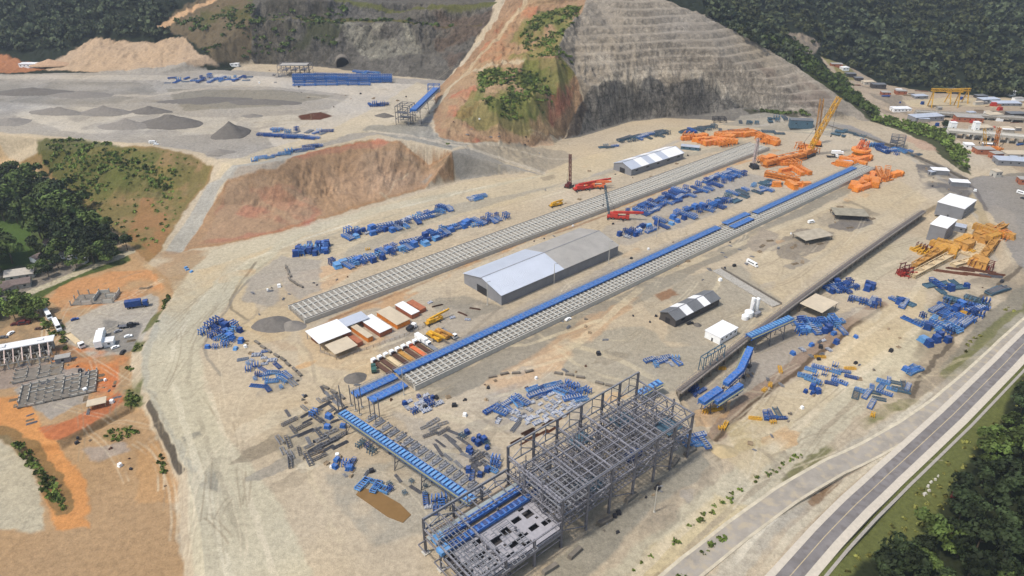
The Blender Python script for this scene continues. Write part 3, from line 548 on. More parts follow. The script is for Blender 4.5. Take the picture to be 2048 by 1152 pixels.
for a, b_, n, d0, sd in ZN:
    for k in range(n):
        x = rs.uniform(min(a[0], b_[0]), max(a[0], b_[0])); y = rs.uniform(min(a[1], b_[1]), max(a[1], b_[1])); q = at(x, y); th = R(d0 + rs.gauss(0, sd)); L = rs.uniform(14, 70); cur = rs.gauss(0, .07); W = [(q[0], q[1])]
        for j in range(7): W.append((W[-1][0] + math.cos(th) * L / 7, W[-1][1] + math.sin(th) * L / 7)); th += cur
        ruts(W, C(150, 136, 112) if rs.random() < .55 else C(218, 204, 176), rs.uniform(.25, .5), 1.15, rs.uniform(.25, .6))
for k in range(60):      # damp patches, spilled gravel and scraped spots with hard outlines
    x = rs.uniform(430, 1850); y = rs.uniform(300, 1000)
    if x + y > 2500: continue
    q = at(x, y)
    if abs(q[2]) > 6.5: continue
    n_ = 9; r0 = rs.uniform(2.5, 9); ph = rs.uniform(0, 6); th = R(40); W = []
    for j in range(n_): a_ = 6.283 * j / n_; rr_ = r0 * rs.uniform(.6, 1.2); u_, v_ = math.cos(a_) * rr_ * 1.9, math.sin(a_) * rr_ * .8; W.append((q[0] + u_ * math.cos(th) - v_ * math.sin(th), q[1] + u_ * math.sin(th) + v_ * math.cos(th)))
    p(rs.choice([C(150, 144, 132), C(142, 130, 110), C(206, 168, 122), C(212, 200, 176), C(166, 158, 146)]), None, 1.2, rs.uniform(.4, .8), raw=W, warp=1, patch=1.6)
for k in range(110):
    x = rs.uniform(430, 1850); y = 250 + 0.0 + rs.uniform(60, 700)
    if y > 1130 or (x > 1500 and y > 600 and x + y * .9 > 2400): continue
    a = at(x, y)
    if abs(a[2]) > 6.5: continue
    th = R(40 + rs.gauss(0, 25)) if rs.random() < .7 else R(-50 + rs.gauss(0, 20)); L = rs.uniform(15, 90); pts = [(a[0], a[1])]
    for j in range(5):
        pts.append((pts[-1][0] + math.cos(th) * L / 5, pts[-1][1] + math.sin(th) * L / 5)); th += rs.gauss(0, .25)
    p(C(214, 198, 166) if rs.random() < .6 else C(150, 138, 120), None, 1.5, rs.uniform(.25, .55), line=rs.uniform(.5, 1.6), raw=pts, warp=.15, patch=1.2)
# dust lies light on the benches of the quarried hill
bm_ = (BENCH * .45)[..., None]; colr = colr * (1 - bm_) + np.array(C(188, 176, 158)) * bm_
# random mottling of the dirt
mot = fbm(RX, RY, 45, 3, 5); colr *= (1 + .16 * mot)[..., None]; tint = fbm(RX, RY, 70, 90, 4)
colr[..., 0] *= 1 + .06 * tint; colr[..., 2] *= 1 - .12 * tint
lum = colr.mean(-1, keepdims=True); wy = np.clip((colr[..., 0] - colr[..., 2]) * 6, 0, 1)[..., None]; colr = (lum + (colr - lum) * (1 + .05 * wy)) * (1 - .05 * wy)
colr = np.clip(colr, 0.004, .85)
me = bpy.data.meshes.new('ground'); nv = NR * NA
me.vertices.add(nv); me.vertices.foreach_set('co', np.stack([RX, RY, Z], -1).astype(np.float32).ravel())
ii = (np.arange(NR - 1)[:, None] * NA + np.arange(NA - 1)[None, :]).ravel()
q = np.stack([ii, ii + 1, ii + NA + 1, ii + NA], -1).astype(np.int32); q = q[:, ::-1] if False else q
me.loops.add(q.size); me.loops.foreach_set('vertex_index', q.ravel())
me.polygons.add(len(q)); me.polygons.foreach_set('loop_start', np.arange(0, q.size, 4, dtype=np.int32))
me.update(calc_edges=True)
me.polygons.foreach_set('use_smooth', np.ones(len(q), bool))
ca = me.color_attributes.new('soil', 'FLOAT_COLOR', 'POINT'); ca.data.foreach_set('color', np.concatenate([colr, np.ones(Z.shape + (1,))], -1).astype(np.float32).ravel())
cm = me.color_attributes.new('cover', 'FLOAT_COLOR', 'POINT'); cm.data.foreach_set('color', np.concatenate([msk, np.ones(Z.shape + (1,))], -1).astype(np.float32).ravel())
m = bpy.data.materials.new('soil_and_rock'); m.use_nodes = True; nt = m.node_tree; N = nt.nodes; L = nt.links
b = N['Principled BSDF']; b.inputs['Roughness'].default_value = .95; b.inputs['Specular IOR Level'].default_value = .1
ga = N.new('ShaderNodeNewGeometry'); pos = ga.outputs['Position']
def nd(t, **k):
    n = N.new(t)
    for a, v in k.items():
        if a.startswith('_'): setattr(n, a[1:], v)
        else: n.inputs[a.replace('_', ' ')].default_value = v
    return n
def lk(a, b_): L.new(a, b_)
at1 = nd('ShaderNodeAttribute', _attribute_name='soil'); at2 = nd('ShaderNodeAttribute', _attribute_name='cover')
sep = nd('ShaderNodeSeparateColor'); lk(at2.outputs['Color'], sep.inputs['Color'])
def noise(scale, detail=5, rough=.6, vec=None):
    n = nd('ShaderNodeTexNoise', Scale=scale, Detail=detail, Roughness=rough); lk(vec or pos, n.inputs['Vector']); return n.outputs['Fac']
def mrange(v, a, b_, c, d):
    n = nd('ShaderNodeMapRange'); lk(v, n.inputs['Value'])
    for i, x in zip(('From Min', 'From Max', 'To Min', 'To Max'), (a, b_, c, d)): n.inputs[i].default_value = x
    return n.outputs[0]
def math_(op, a, b_):
    n = nd('ShaderNodeMath', _operation=op)
    for i, x in enumerate((a, b_)):
        if isinstance(x, (int, float)): n.inputs[i].default_value = x
        else: lk(x, n.inputs[i])
    return n.outputs[0]
def mixf(f, a, b_):
    return math_('ADD', math_('MULTIPLY', a, math_('SUBTRACT', 1.0, f)), math_('MULTIPLY', b_, f))
f1 = mrange(noise(.4, 10, .8), .36, .64, .78, 1.22); f2 = mrange(noise(2.0, 6, .8), .34, .66, .86, 1.14)
base = math_('MULTIPLY', f1, f2)
pa = mrange(noise(.06, 14, .74), .54, .57, 1.0, .90); pb = mrange(noise(.03, 14, .74), .56, .59, 1.0, 1.09); pc = mrange(noise(.55, 10, .8), .58, .62, 1.0, .80)
base = math_('MULTIPLY', math_('MULTIPLY', base, pa), math_('MULTIPLY', pb, pc))
# cracks and blocky fractures of the rock
def voro(scale, vec):
    n = nd('ShaderNodeTexVoronoi', _feature='DISTANCE_TO_EDGE', Scale=scale); lk(vec, n.inputs['Vector']); return n.outputs['Distance']
# rock: stretched vertically so that stains run down the faces
mpg = nd('ShaderNodeMapping'); mpg.inputs['Scale'].default_value = (.22, .22, .05); lk(pos, mpg.inputs['Vector'])
rk1 = math_('MULTIPLY', mrange(noise(1.0, 7, .75, mpg.outputs[0]), .36, .64, .40, 1.5), mrange(noise(.035, 8, .7), .38, .62, .62, 1.35))
mpg2 = nd('ShaderNodeMapping'); mpg2.inputs['Scale'].default_value = (.06, .06, .5); lk(pos, mpg2.inputs['Vector'])
rk2 = mrange(noise(1.0, 6, .7, mpg2.outputs[0]), .35, .65, .78, 1.22)
wv = nd('ShaderNodeVectorMath', _operation='MULTIPLY_ADD'); wn = nd('ShaderNodeTexNoise', Scale=.12, Detail=5); lk(pos, wn.inputs['Vector']); lk(wn.outputs['Color'], wv.inputs[0]); wv.inputs[1].default_value = (14, 14, 14); lk(pos, wv.inputs[2])
vm1 = nd('ShaderNodeMapping'); vm1.inputs['Scale'].default_value = (.09, .09, .055); lk(wv.outputs[0], vm1.inputs['Vector'])
ck1 = mrange(voro(1.0, vm1.outputs[0]), .0, .07, .48, 1.0); ck2 = mrange(voro(3.1, vm1.outputs[0]), .0, .09, .66, 1.0)
rk = math_('MULTIPLY', math_('MULTIPLY', rk1, rk2), math_('MULTIPLY', ck1, ck2))
snrm = nd('ShaderNodeSeparateXYZ'); lk(ga.outputs['True Normal'], snrm.inputs[0])
steep = mrange(math_('ABSOLUTE', snrm.outputs['Z'], 0), .55, .92, 1.0, .35)
rf = math_('MULTIPLY', sep.outputs['Red'], steep)
vg = mrange(noise(.5, 7, .8), .35, .65, .55, 1.45)
fac = mixf(rf, base, rk); fac = mixf(math_('MULTIPLY', sep.outputs['Green'], .8), fac, vg)
gv = mrange(noise(1.1, 6, .85), .35, .65, .80, 1.2); fac = math_('MULTIPLY', fac, mixf(sep.outputs['Blue'], gv, gv) if False else math_('ADD', 1.0, math_('MULTIPLY', sep.outputs['Blue'], math_('SUBTRACT', gv, 1.0))))
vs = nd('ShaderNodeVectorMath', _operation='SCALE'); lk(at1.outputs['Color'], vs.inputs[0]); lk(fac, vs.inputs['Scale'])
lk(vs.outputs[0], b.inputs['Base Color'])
bp = nd('ShaderNodeBump', Strength=.7, Distance=1.0)
hb = math_('ADD', math_('MULTIPLY', noise(.7, 8, .7), .5), math_('MULTIPLY', rf, math_('MULTIPLY', noise(1.0, 7, .75, mpg.outputs[0]), 5.0)))
lk(hb, bp.inputs['Height']); lk(bp.outputs[0], b.inputs['Normal'])
me.materials.append(m)
go = link('ground', me); tag(go, kind='structure')
# ------------------------------------------------------------------ foliage
def leafmat(name, c, var=.5):
    if name in MATS: return MATS[name]
    m = bpy.data.materials.new(name); m.use_nodes = True; nt = m.node_tree; N = nt.nodes; L = nt.links
    b = N['Principled BSDF']; b.inputs['Roughness'].default_value = .75; b.inputs['Specular IOR Level'].default_value = .15
    g = N.new('ShaderNodeNewGeometry')
    n1 = N.new('ShaderNodeTexNoise'); n1.inputs['Scale'].default_value = .12; n1.inputs['Detail'].default_value = 4; L.new(g.outputs['Position'], n1.inputs['Vector'])
    n2 = N.new('ShaderNodeTexNoise'); n2.inputs['Scale'].default_value = 1.1; n2.inputs['Detail'].default_value = 3; L.new(g.outputs['Position'], n2.inputs['Vector'])
    a = N.new('ShaderNodeMapRange'); a.inputs['From Min'].default_value = .38; a.inputs['From Max'].default_value = .62; a.inputs['To Min'].default_value = 1 - var; a.inputs['To Max'].default_value = 1 + var
    L.new(n1.outputs['Fac'], a.inputs['Value'])
    a2 = N.new('ShaderNodeMapRange'); a2.inputs['From Min'].default_value = .3; a2.inputs['From Max'].default_value = .7; a2.inputs['To Min'].default_value = .65; a2.inputs['To Max'].default_value = 1.4
    L.new(n2.outputs['Fac'], a2.inputs['Value'])
    oi = N.new('ShaderNodeObjectInfo'); a3 = N.new('ShaderNodeMapRange'); a3.inputs['To Min'].default_value = .7; a3.inputs['To Max'].default_value = 1.35; L.new(oi.outputs['Random'], a3.inputs['Value'])
    mm = N.new('ShaderNodeMath'); mm.operation = 'MULTIPLY'; L.new(a.outputs[0], mm.inputs[0]); L.new(a2.outputs[0], mm.inputs[1])
    m3 = N.new('ShaderNodeMath'); m3.operation = 'MULTIPLY'; L.new(mm.outputs[0], m3.inputs[0]); L.new(a3.outputs[0], m3.inputs[1])
    hs = N.new('ShaderNodeHueSaturation'); hs.inputs['Color'].default_value = tuple(c) + (1,)
    hr = N.new('ShaderNodeMapRange'); hr.inputs['To Min'].default_value = .47; hr.inputs['To Max'].default_value = .53; L.new(n1.outputs['Fac'], hr.inputs['Value']); L.new(hr.outputs[0], hs.inputs['Hue'])
    v = N.new('ShaderNodeVectorMath'); v.operation = 'SCALE'; L.new(hs.outputs[0], v.inputs[0]); L.new(m3.outputs[0], v.inputs['Scale'])
    L.new(v.outputs[0], b.inputs['Base Color']); MATS[name] = m; return m
LEAF_D = leafmat('dark_leaves', C(52, 62, 36)); LEAF_M = leafmat('green_leaves', C(84, 98, 48)); LEAF_B = leafmat('bright_leaves', C(106, 122, 58))
LEAF_F = leafmat('far_leaves', C(66, 73, 50), .6); LEAF_G = leafmat('olive_far_leaves', C(84, 88, 54), .6); BUSH = leafmat('bush_leaves', C(98, 112, 50)); WEED = leafmat('weed_leaves', C(120, 118, 62))
BARK = mat('bark', C(104, 90, 72), .9)
def clump_cloud(n, rad, size, lobes, rg, squash=.75, base=0.0):
    """n small leaf clumps (bent quads) on and in a few overlapping lobes; returns verts (n*4,3)"""
    L = [(rg.normal(0, .42, 3) * [rad, rad, rad * .4], rg.uniform(.45, .75) * rad) for _ in range(lobes)]
    cs = np.array([l[0] for l in L]); rs_ = np.array([l[1] for l in L]); k = rg.integers(0, lobes, n)
    d = rg.normal(size=(n, 3)); d /= np.linalg.norm(d, axis=1)[:, None]; d[:, 2] = np.abs(d[:, 2]) * .9 + d[:, 2] * .1
    p = cs[k] + d * (rs_[k] * rg.uniform(.7, 1.05, n))[:, None] * [1, 1, squash]; p[:, 2] += base
    nn = d + rg.normal(0, .55, (n, 3)); nn /= np.linalg.norm(nn, axis=1)[:, None]
    t = np.cross(nn, rg.normal(size=(n, 3))); t /= np.linalg.norm(t, axis=1)[:, None]; bt = np.cross(nn, t)
    s = (size * rg.uniform(.6, 1.4, n))[:, None]
    v = np.stack([p - t * s - bt * s * .7, p + t * s - bt * s * .5 + nn * s * .25, p + t * s * .8 + bt * s * .7, p - t * s * .9 + bt * s + nn * s * .3], 1)
    return v.reshape(-1, 3)
def quads_mesh(name, v, m):
    n = len(v) // 4; me = bpy.data.meshes.new(name); me.vertices.add(len(v)); me.vertices.foreach_set('co', v.astype(np.float32).ravel())
    me.loops.add(n * 4); me.loops.foreach_set('vertex_index', np.arange(n * 4, dtype=np.int32)); me.polygons.add(n)
    me.polygons.foreach_set('loop_start', np.arange(0, n * 4, 4, dtype=np.int32)); me.update(calc_edges=True); me.materials.append(m); return me
def make_tree(name, h, rad, m, seed, label, cat='tree', group=None, n=560, trunk_h=.45):
    rg = np.random.default_rng(seed); rd = random.Random(seed)
    root = thing(name, label, cat, (0, 0, 0), 0, group)
    t = MB(); th = h * trunk_h; t.cyl((0, 0, -.6), (.15, .1, th), .028 * h, 7, .017 * h); t.cyl((.15, .1, th), (0.1, 0.2, h * .8), .017 * h, 6, .006 * h)
    for k in range(6):
        a = k * 1.05 + rd.uniform(-.3, .3); z0 = th * rd.uniform(.75, 1.2)
        t.cyl((.1, .1, z0), (math.cos(a) * rad * .7, math.sin(a) * rad * .7, z0 + h * rd.uniform(.15, .3)), .010 * h, 5, .003 * h)
    t.build('trunk', BARK, root)
    me = quads_mesh('crown', clump_cloud(n, rad, rad * .125, 8, rg, .8, h - rad * .95), m); link('crown', me, root)
    return root
TREES = [make_tree('tree', 13, 5.2, LEAF_D, 1, 'x'), make_tree('tree', 11, 4.4, LEAF_D, 2, 'x'), make_tree('tree', 15, 6.0, LEAF_M, 3, 'x', n=700),
         make_tree('tree', 9, 4.0, LEAF_M, 4, 'x'), make_tree('tree', 8, 3.6, LEAF_B, 5, 'x', n=420)]
USED = set()
def put_tree(k, x, y, s, label, group=None, z=None):
    o = copy_tree(TREES[k]) if k in USED else TREES[k]; USED.add(k)
    o.location = (x, y, (hgt(x, y) if z is None else z)); o.rotation_euler.z = random.uniform(0, 6.28); o.scale = (s, s, s * random.uniform(.85, 1.15))
    o['label'] = label
    if group: o['group'] = group
    return o
def inpoly(x, y, poly):
    c = False; n = len(poly)
    for k in range(n):
        a, b_ = poly[k], poly[(k + 1) % n]
        if (a[1] > y) != (b_[1] > y) and x < (b_[0] - a[0]) * (y - a[1]) / (b_[1] - a[1]) + a[0]: c = not c
    return c
def scatter(poly_px, dist, rd, raw=False, tries=9000, cap=9999, clipmax=None):
    W = [tuple(at(*q)[:2]) for q in poly_px] if not raw else poly_px
    x0, x1 = min(w[0] for w in W), max(w[0] for w in W); y0, y1 = min(w[1] for w in W), max(w[1] for w in W); out = []; grid = {}
    for _ in range(tries):
        x = rd.uniform(x0, x1); y = rd.uniform(y0, y1)
        if not inpoly(x, y, W): continue
        gx_, gy_ = int(x // dist), int(y // dist)
        if any((q[0] - x) ** 2 + (q[1] - y) ** 2 < dist * dist for i in (-1, 0, 1) for j in (-1, 0, 1) for q in grid.get((gx_ + i, gy_ + j), ())): continue
        grid.setdefault((gx_, gy_), []).append((x, y)); out.append((x, y))
        if len(out) >= cap: break
    return out
def topx(x, y, z):
    dz = z - CH; f = y * math.cos(PIT) - dz * math.sin(PIT); u = y * math.sin(PIT) + dz * math.cos(PIT)
    return 1024 + FOC * x / f, 576 - FOC * u / f
rd = random.Random(3)
# near wood at the lower right
n = 0
for x, y in scatter([(1700, 1290), (1775, 1130), (1880, 1075), (1905, 1010), (1960, 915), (2005, 860), (2068, 770), (2200, 640), (2400, 900), (2300, 1290)], 7.6, rd, tries=14000):
    u, v = topx(x, y, hgt(x, y) + 6)
    if u > 2120 or v > 1250: continue
    put_tree(rd.choice((0, 0, 1, 1, 1, 2, 3)), x, y, rd.uniform(.75, 1.25), 'dark green tree of the dense wood beside the paved road', 'trees of the wood at the lower right'); n += 1
print('lower right trees', n)
# wood at the far left edge
m_ = 0
for poly, d, lab in (([(-60, 345), (60, 368), (130, 405), (125, 440), (60, 450), (-60, 440)], 9.5, 'big dark tree of the wood under the green embankment'),
                     ([(110, 440), (150, 425), (225, 490), (180, 520), (130, 520), (80, 480)], 8.5, 'big dark tree of the wood beside the village lane'),
                     ([(-40, 498), (30, 500), (30, 540), (-40, 560)], 9, 'tree of the garden belt left of the village houses'), ([(85, 395), (150, 410), (150, 430), (90, 440)], 9, 'big dark tree of the wood where the dirt road bends')):
    for x, y in scatter(poly, d, rd):
        put_tree(rd.choice((0, 2, 2, 0)), x, y, rd.uniform(1.0, 1.45), lab, 'trees of the wood at the left'); m_ += 1
print('left trees', m_)
for (px, py, k, s, lab) in ((255, 500, 0, .95, 'lone dark tree beside the dirt road junction'), (198, 522, 2, .7, 'round tree at the village lane corner'), (216, 528, 3, .8, 'small tree right of the village lane corner'),
        (20, 625, 4, 1.1, 'bright tree left of the parked vans'), (50, 618, 4, 1.3, 'bright tree just above the red pickup'), (-8, 632, 4, 1.2, 'bright tree at the very left edge by the lane'), (72, 640, 4, .8, 'small bright tree behind the row of vans'),
        (5, 505, 3, 1, 'garden tree left of the pale house'), (86, 545, 2, .7, 'dark tree between the two village houses'), (105, 520, 0, .8, 'dark tree behind the village houses'), (72, 505, 3, .9, 'tree at the edge of the bright lawn'), (-6, 470, 3, 1, 'tree left of the bright lawn'),
        (895, 292, 4, .45, 'lone small bush tree beside the ramp road'), (1887, 262, 0, .8, 'dark tree at the end of the viaduct')):
    q = at(px, py); put_tree(k, q[0], q[1], s, lab)
def stuff_cloud(name, pts, rad, nper, size, m, seed, squash=.8, h=.75, label=None):
    rg = np.random.default_rng(seed); V = []
    protos = [clump_cloud(nper, 1.0, size, 5, rg, squash) for _ in range(8)]
    for i, (x, y) in enumerate(pts):
        s = rad * rg.uniform(.45, 1.5); v = protos[i % 8]; a = rg.uniform(0, 6.28); ca, sa = math.cos(a), math.sin(a)
        V.append(np.stack([x + s * (v[:, 0] * ca - v[:, 1] * sa), y + s * (v[:, 0] * sa + v[:, 1] * ca), hgt(x, y) + s * (v[:, 2] + h)], 1))
    o = link(name, quads_mesh(name, np.concatenate(V), m)); tag(o, kind='stuff'); return o
# far wooded mountains
fp = scatter([(250, 850), (400, 870), (700, 850), (1250, 850), (1250, 1230), (900, 1330), (250, 1250)], 9.5, rd, raw=True, tries=16000)
fr = []
FOR_R = [tuple(at(*q)[:2]) for q in [(2048, 200), (1870, 188), (1760, 170), (1705, 137)]]
SITE = [tuple(at(*q)[:2]) for q in [(1560, 50), (1640, 112), (1700, 134), (1760, 167), (1870, 186), (2048, 198), (2500, 206), (2500, 500), (1730, 300)]]
for x, y in fp:
    u, v = topx(x, y, hgt(x, y))
    if 1300 < u < 2150 and -40 < v < 215 and not inpoly(x, y, SITE): fr.append((x, y))
print('far trees', len(fr)); stuff_cloud('distant_forest', [q for i, q in enumerate(fr) if fbm(q[0], q[1], 60, 3, 4) < .12 and i % 5], 7.0, 46, .27, LEAF_F, 5); stuff_cloud('distant_forest', [q for i, q in enumerate(fr) if not (fbm(q[0], q[1], 60, 3, 4) < .12 and i % 5)], 5.6, 46, .27, LEAF_G, 15)
fl = [q for q in scatter([(-900, 950), (-330, 880), (-330, 1200), (-900, 1300)], 8.5, rd, raw=True, tries=9000) if -40 < topx(q[0], q[1], hgt(*q))[0] < 350 and topx(q[0], q[1], hgt(*q))[1] > -50]
BARE = [tuple(at(*q)[:2]) for q in [(80, 146), (105, 112), (180, 74), (300, 80), (372, 66), (410, 110), (440, 140)]]
ROADB = [tuple(at(*q)[:2]) for q in [(318, 62), (345, 18), (430, -20), (520, -20), (420, 100)]]
fl = [q for q in fl if not inpoly(q[0], q[1], BARE) and not inpoly(q[0], q[1], ROADB)]
print('left far', len(fl)); stuff_cloud('forest', fl, 6.0, 46, .30, LEAF_F, 6)
# strip of trees behind the crest of the quarried hill and along the perimeter road
st = scatter([(1520, 66), (1600, 96), (1650, 140), (1690, 165), (1735, 215), (1752, 238), (1745, 240), (1696, 200), (1642, 160), (1592, 126), (1545, 92)], 5.5, rd, tries=9000)
stuff_cloud('hedgerow', st, 3.7, 46, .30, LEAF_M, 8)
st2 = scatter([(1745, 228), (1830, 250), (1890, 262), (1928, 312), (1936, 345), (1905, 322), (1880, 286), (1830, 268), (1745, 243)], 3.6, rd, tries=6000); stuff_cloud('hedgerow', st2, 2.3, 36, .32, LEAF_B, 9)
for x, y in scatter([(-10, 602), (70, 602), (100, 628), (60, 640), (-10, 645)], 7.5, rd): put_tree(4, x, y, rd.uniform(1.1, 1.5), 'bright green tree of the clump behind the row of white vans', 'bright trees at the village lane')
for x, y in scatter([(60, 500), (150, 470), (232, 492), (228, 520), (160, 536), (95, 558), (70, 530)], 9.5, rd): put_tree(rd.choice((0, 3, 2)), x, y, rd.uniform(.7, 1.05), 'dark tree among the village houses above the lane', 'trees among the village houses')
# scrub on the embankments
def scrub(name, polys, d, rad, m, seed, nper=26, size=.34):
    pts = []
    for q in polys:
        pp = scatter(q, d, rd, tries=7000)
        pts += [t for t in pp if fbm(t[0], t[1], 13, seed, 4) + .5 * fbm(t[0], t[1], 45, seed, 2) > -.06]
    return stuff_cloud(name, pts, rad, nper, size, m, seed, .6, .25)
scrub('shrubs', [[(75, 288), (190, 280), (272, 300), (282, 340), (250, 385), (170, 392), (110, 360)], [(290, 335), (355, 338), (360, 372), (305, 385)],
                 [(960, 148), (1030, 138), (1110, 150), (1112, 195), (1070, 233), (990, 240), (955, 200)], [(1040, 65), (1080, 20), (1165, 12), (1142, 60), (1100, 98), (1050, 100)], [(1060, 112), (1140, 105), (1150, 140), (1100, 140)]], 3.2, 1.8, BUSH, 21, 20, .4)
scrub('shrubs', [[(960, 150), (1025, 140), (1100, 152), (1100, 190), (1062, 228), (992, 235), (962, 200)], [(1050, 62), (1085, 24), (1158, 16), (1138, 58), (1098, 90), (1054, 92)], [(1065, 116), (1120, 110), (1130, 140)]], 3.2, 1.7, LEAF_B, 31, 22, .36)
scrub('shrubs', [[(100, 290), (300, 298), (420, 328), (375, 400), (300, 500), (220, 450), (130, 385)]], 5.5, 1.3, BUSH, 33, 16, .4)
scrub('undergrowth', [[(500, 20), (690, 10), (690, 80), (640, 100), (520, 110)], [(350, 40), (520, -20), (515, 120), (420, 118), (380, 80)], [(1485, 219), (1520, 217), (1625, 232), (1560, 232)], [(700, 36), (960, 48), (960, 54), (700, 42)]], 5.0, 2.8, LEAF_M, 22)
scrub('weeds', [[(246, 730), (284, 737), (290, 810), (262, 812)], [(338, 594), (318, 640), (286, 700), (266, 706), (290, 660)], [(205, 870), (260, 852), (275, 865), (230, 884)], [(30, 885), (60, 905), (110, 965), (130, 1020), (100, 1000)], [(320, 910), (332, 920), (330, 950), (318, 940)],
      [(1400, 1110), (1440, 1070), (1446, 1078), (1360, 1160), (1330, 1160)], [(60, 610), (110, 640), (150, 700), (120, 700)]], 2.4, 1.5, BUSH, 23)
scrub('weeds', [[(1258, 1146), (1385, 1040), (1500, 962), (1600, 904), (1604, 912), (1506, 972), (1392, 1050), (1268, 1156)]], 3.2, 1.1, BUSH, 26)
scrub('verge_plants', [[(1672, 1152), (1780, 1040), (1905, 915), (1990, 820), (2060, 745), (2064, 780), (1960, 900), (1870, 1040), (1700, 1152)], [(1930, 690), (2018, 612), (2030, 622), (1925, 710)]], 4.2, .9, WEED, 24, 14, .5)
# ------------------------------------------------------------------ shared materials and prototypes of yard objects
UD = R(40.2)
BLUE = mat('blue_steel', C(48, 106, 184), .6, 0, .35, .9, dirt=C(88, 140, 196), dust=.2); BLUEL = mat('light_blue_steel', C(96, 154, 206), .55, 0, .3, .9, dust=.25); BLUEF = mat('faded_blue_steel', C(108, 138, 172), .7, 0, .3, .9, dirt=C(150, 140, 124), dust=.4); BLUED = mat('dark_blue_steel', C(36, 76, 142), .5, 0, .35, .9, dust=.15)
TEAL = mat('teal_grey_steel', C(84, 112, 128), .6, .1, .3, .9); ROLL = mat('white_roller', C(188, 190, 194), .5, 0, .25, 1.0)
GREY = mat('grey_steel', C(112, 112, 116), .6, .2, .3, .7); DGREY = mat('dark_steel', C(62, 62, 66), .6, .3, .3, .7); LGREY = mat('galvanised_steel', C(158, 158, 160), .5, .3, .2, .7)
RUST = mat('rusty_steel', C(128, 84, 62), .85, .1, .35, .8); BROWN = mat('brown_steel', C(98, 70, 56), .8, .1, .3, .8)
ORANGE = mat('orange_steel', C(240, 150, 62), .5, 0, .25, .8, dirt=C(206, 112, 52), dust=.3); YEL = mat('yellow_steel', C(226, 172, 52), .5, 0, .2, .8); CREAM = mat('cream_panel', C(222, 198, 156), .7, 0, .15, .5)
REDP = mat('red_paint', C(196, 66, 52), .5, 0, .25, .6); DRED = mat('dark_red_paint', C(104, 46, 42), .55, 0, .25, .6); SALM = mat('salmon_paint', C(230, 124, 74), .6, 0, .2, .6); OCH = mat('ochre_paint', C(198, 146, 74), .6, 0, .3, .5)
WHITE = mat('white_paint', C(240, 240, 236, 1.25), .5, 0, .08, .4); CONC = mat('concrete', C(182, 176, 164), .9, 0, .15, .5, dirt=C(150, 142, 128)); CONCL = mat('pale_concrete', C(206, 200, 186), .9, 0, .12, .6); CONCD = mat('stained_concrete', C(128, 120, 108), .9, 0, .25, .5)
GLASS = mat('dark_glass', C(30, 38, 46), .15, 0, .1); RUB = mat('black_rubber', C(34, 34, 36), .8, 0, .2); BORE_SHADE = mat('bore_shade', C(22, 22, 24), .9, 0, .1)
ROOFW = mat('white_roof_sheet', C(244, 242, 238, 1.25), .45, 0, .06, .08, streak=('X', 2.2, .07)); ROOFG = mat('weathered_roof_sheet', C(190, 184, 174), .6, 0, .14, .12, streak=('X', 2.2, .16)); ROOFB = mat('bluish_roof_sheet', C(214, 220, 230), .4, .1, .07, .08, streak=('X', 2.2, .10))
ROOFD = mat('dark_roof_sheet', C(130, 131, 132), .6, 0, .14, .2, streak=('X', 2.0, .18)); ROOFC = mat('cream_roof_sheet', C(226, 208, 178), .6, 0, .1, .2, streak=('X', 2.0, .08)); WALLG = mat('grey_wall_sheet', C(156, 156, 158), .6, .1, .12, .2, streak=('X', 3.0, .15))
WALLD = mat('dark_wall_sheet', C(84, 80, 78), .7, 0, .2, .3); WOOD = mat('weathered_timber', C(166, 146, 118), .9, 0, .25, .8); BRICK = mat('brick_orange', C(178, 110, 78), .85, 0, .25, .7)
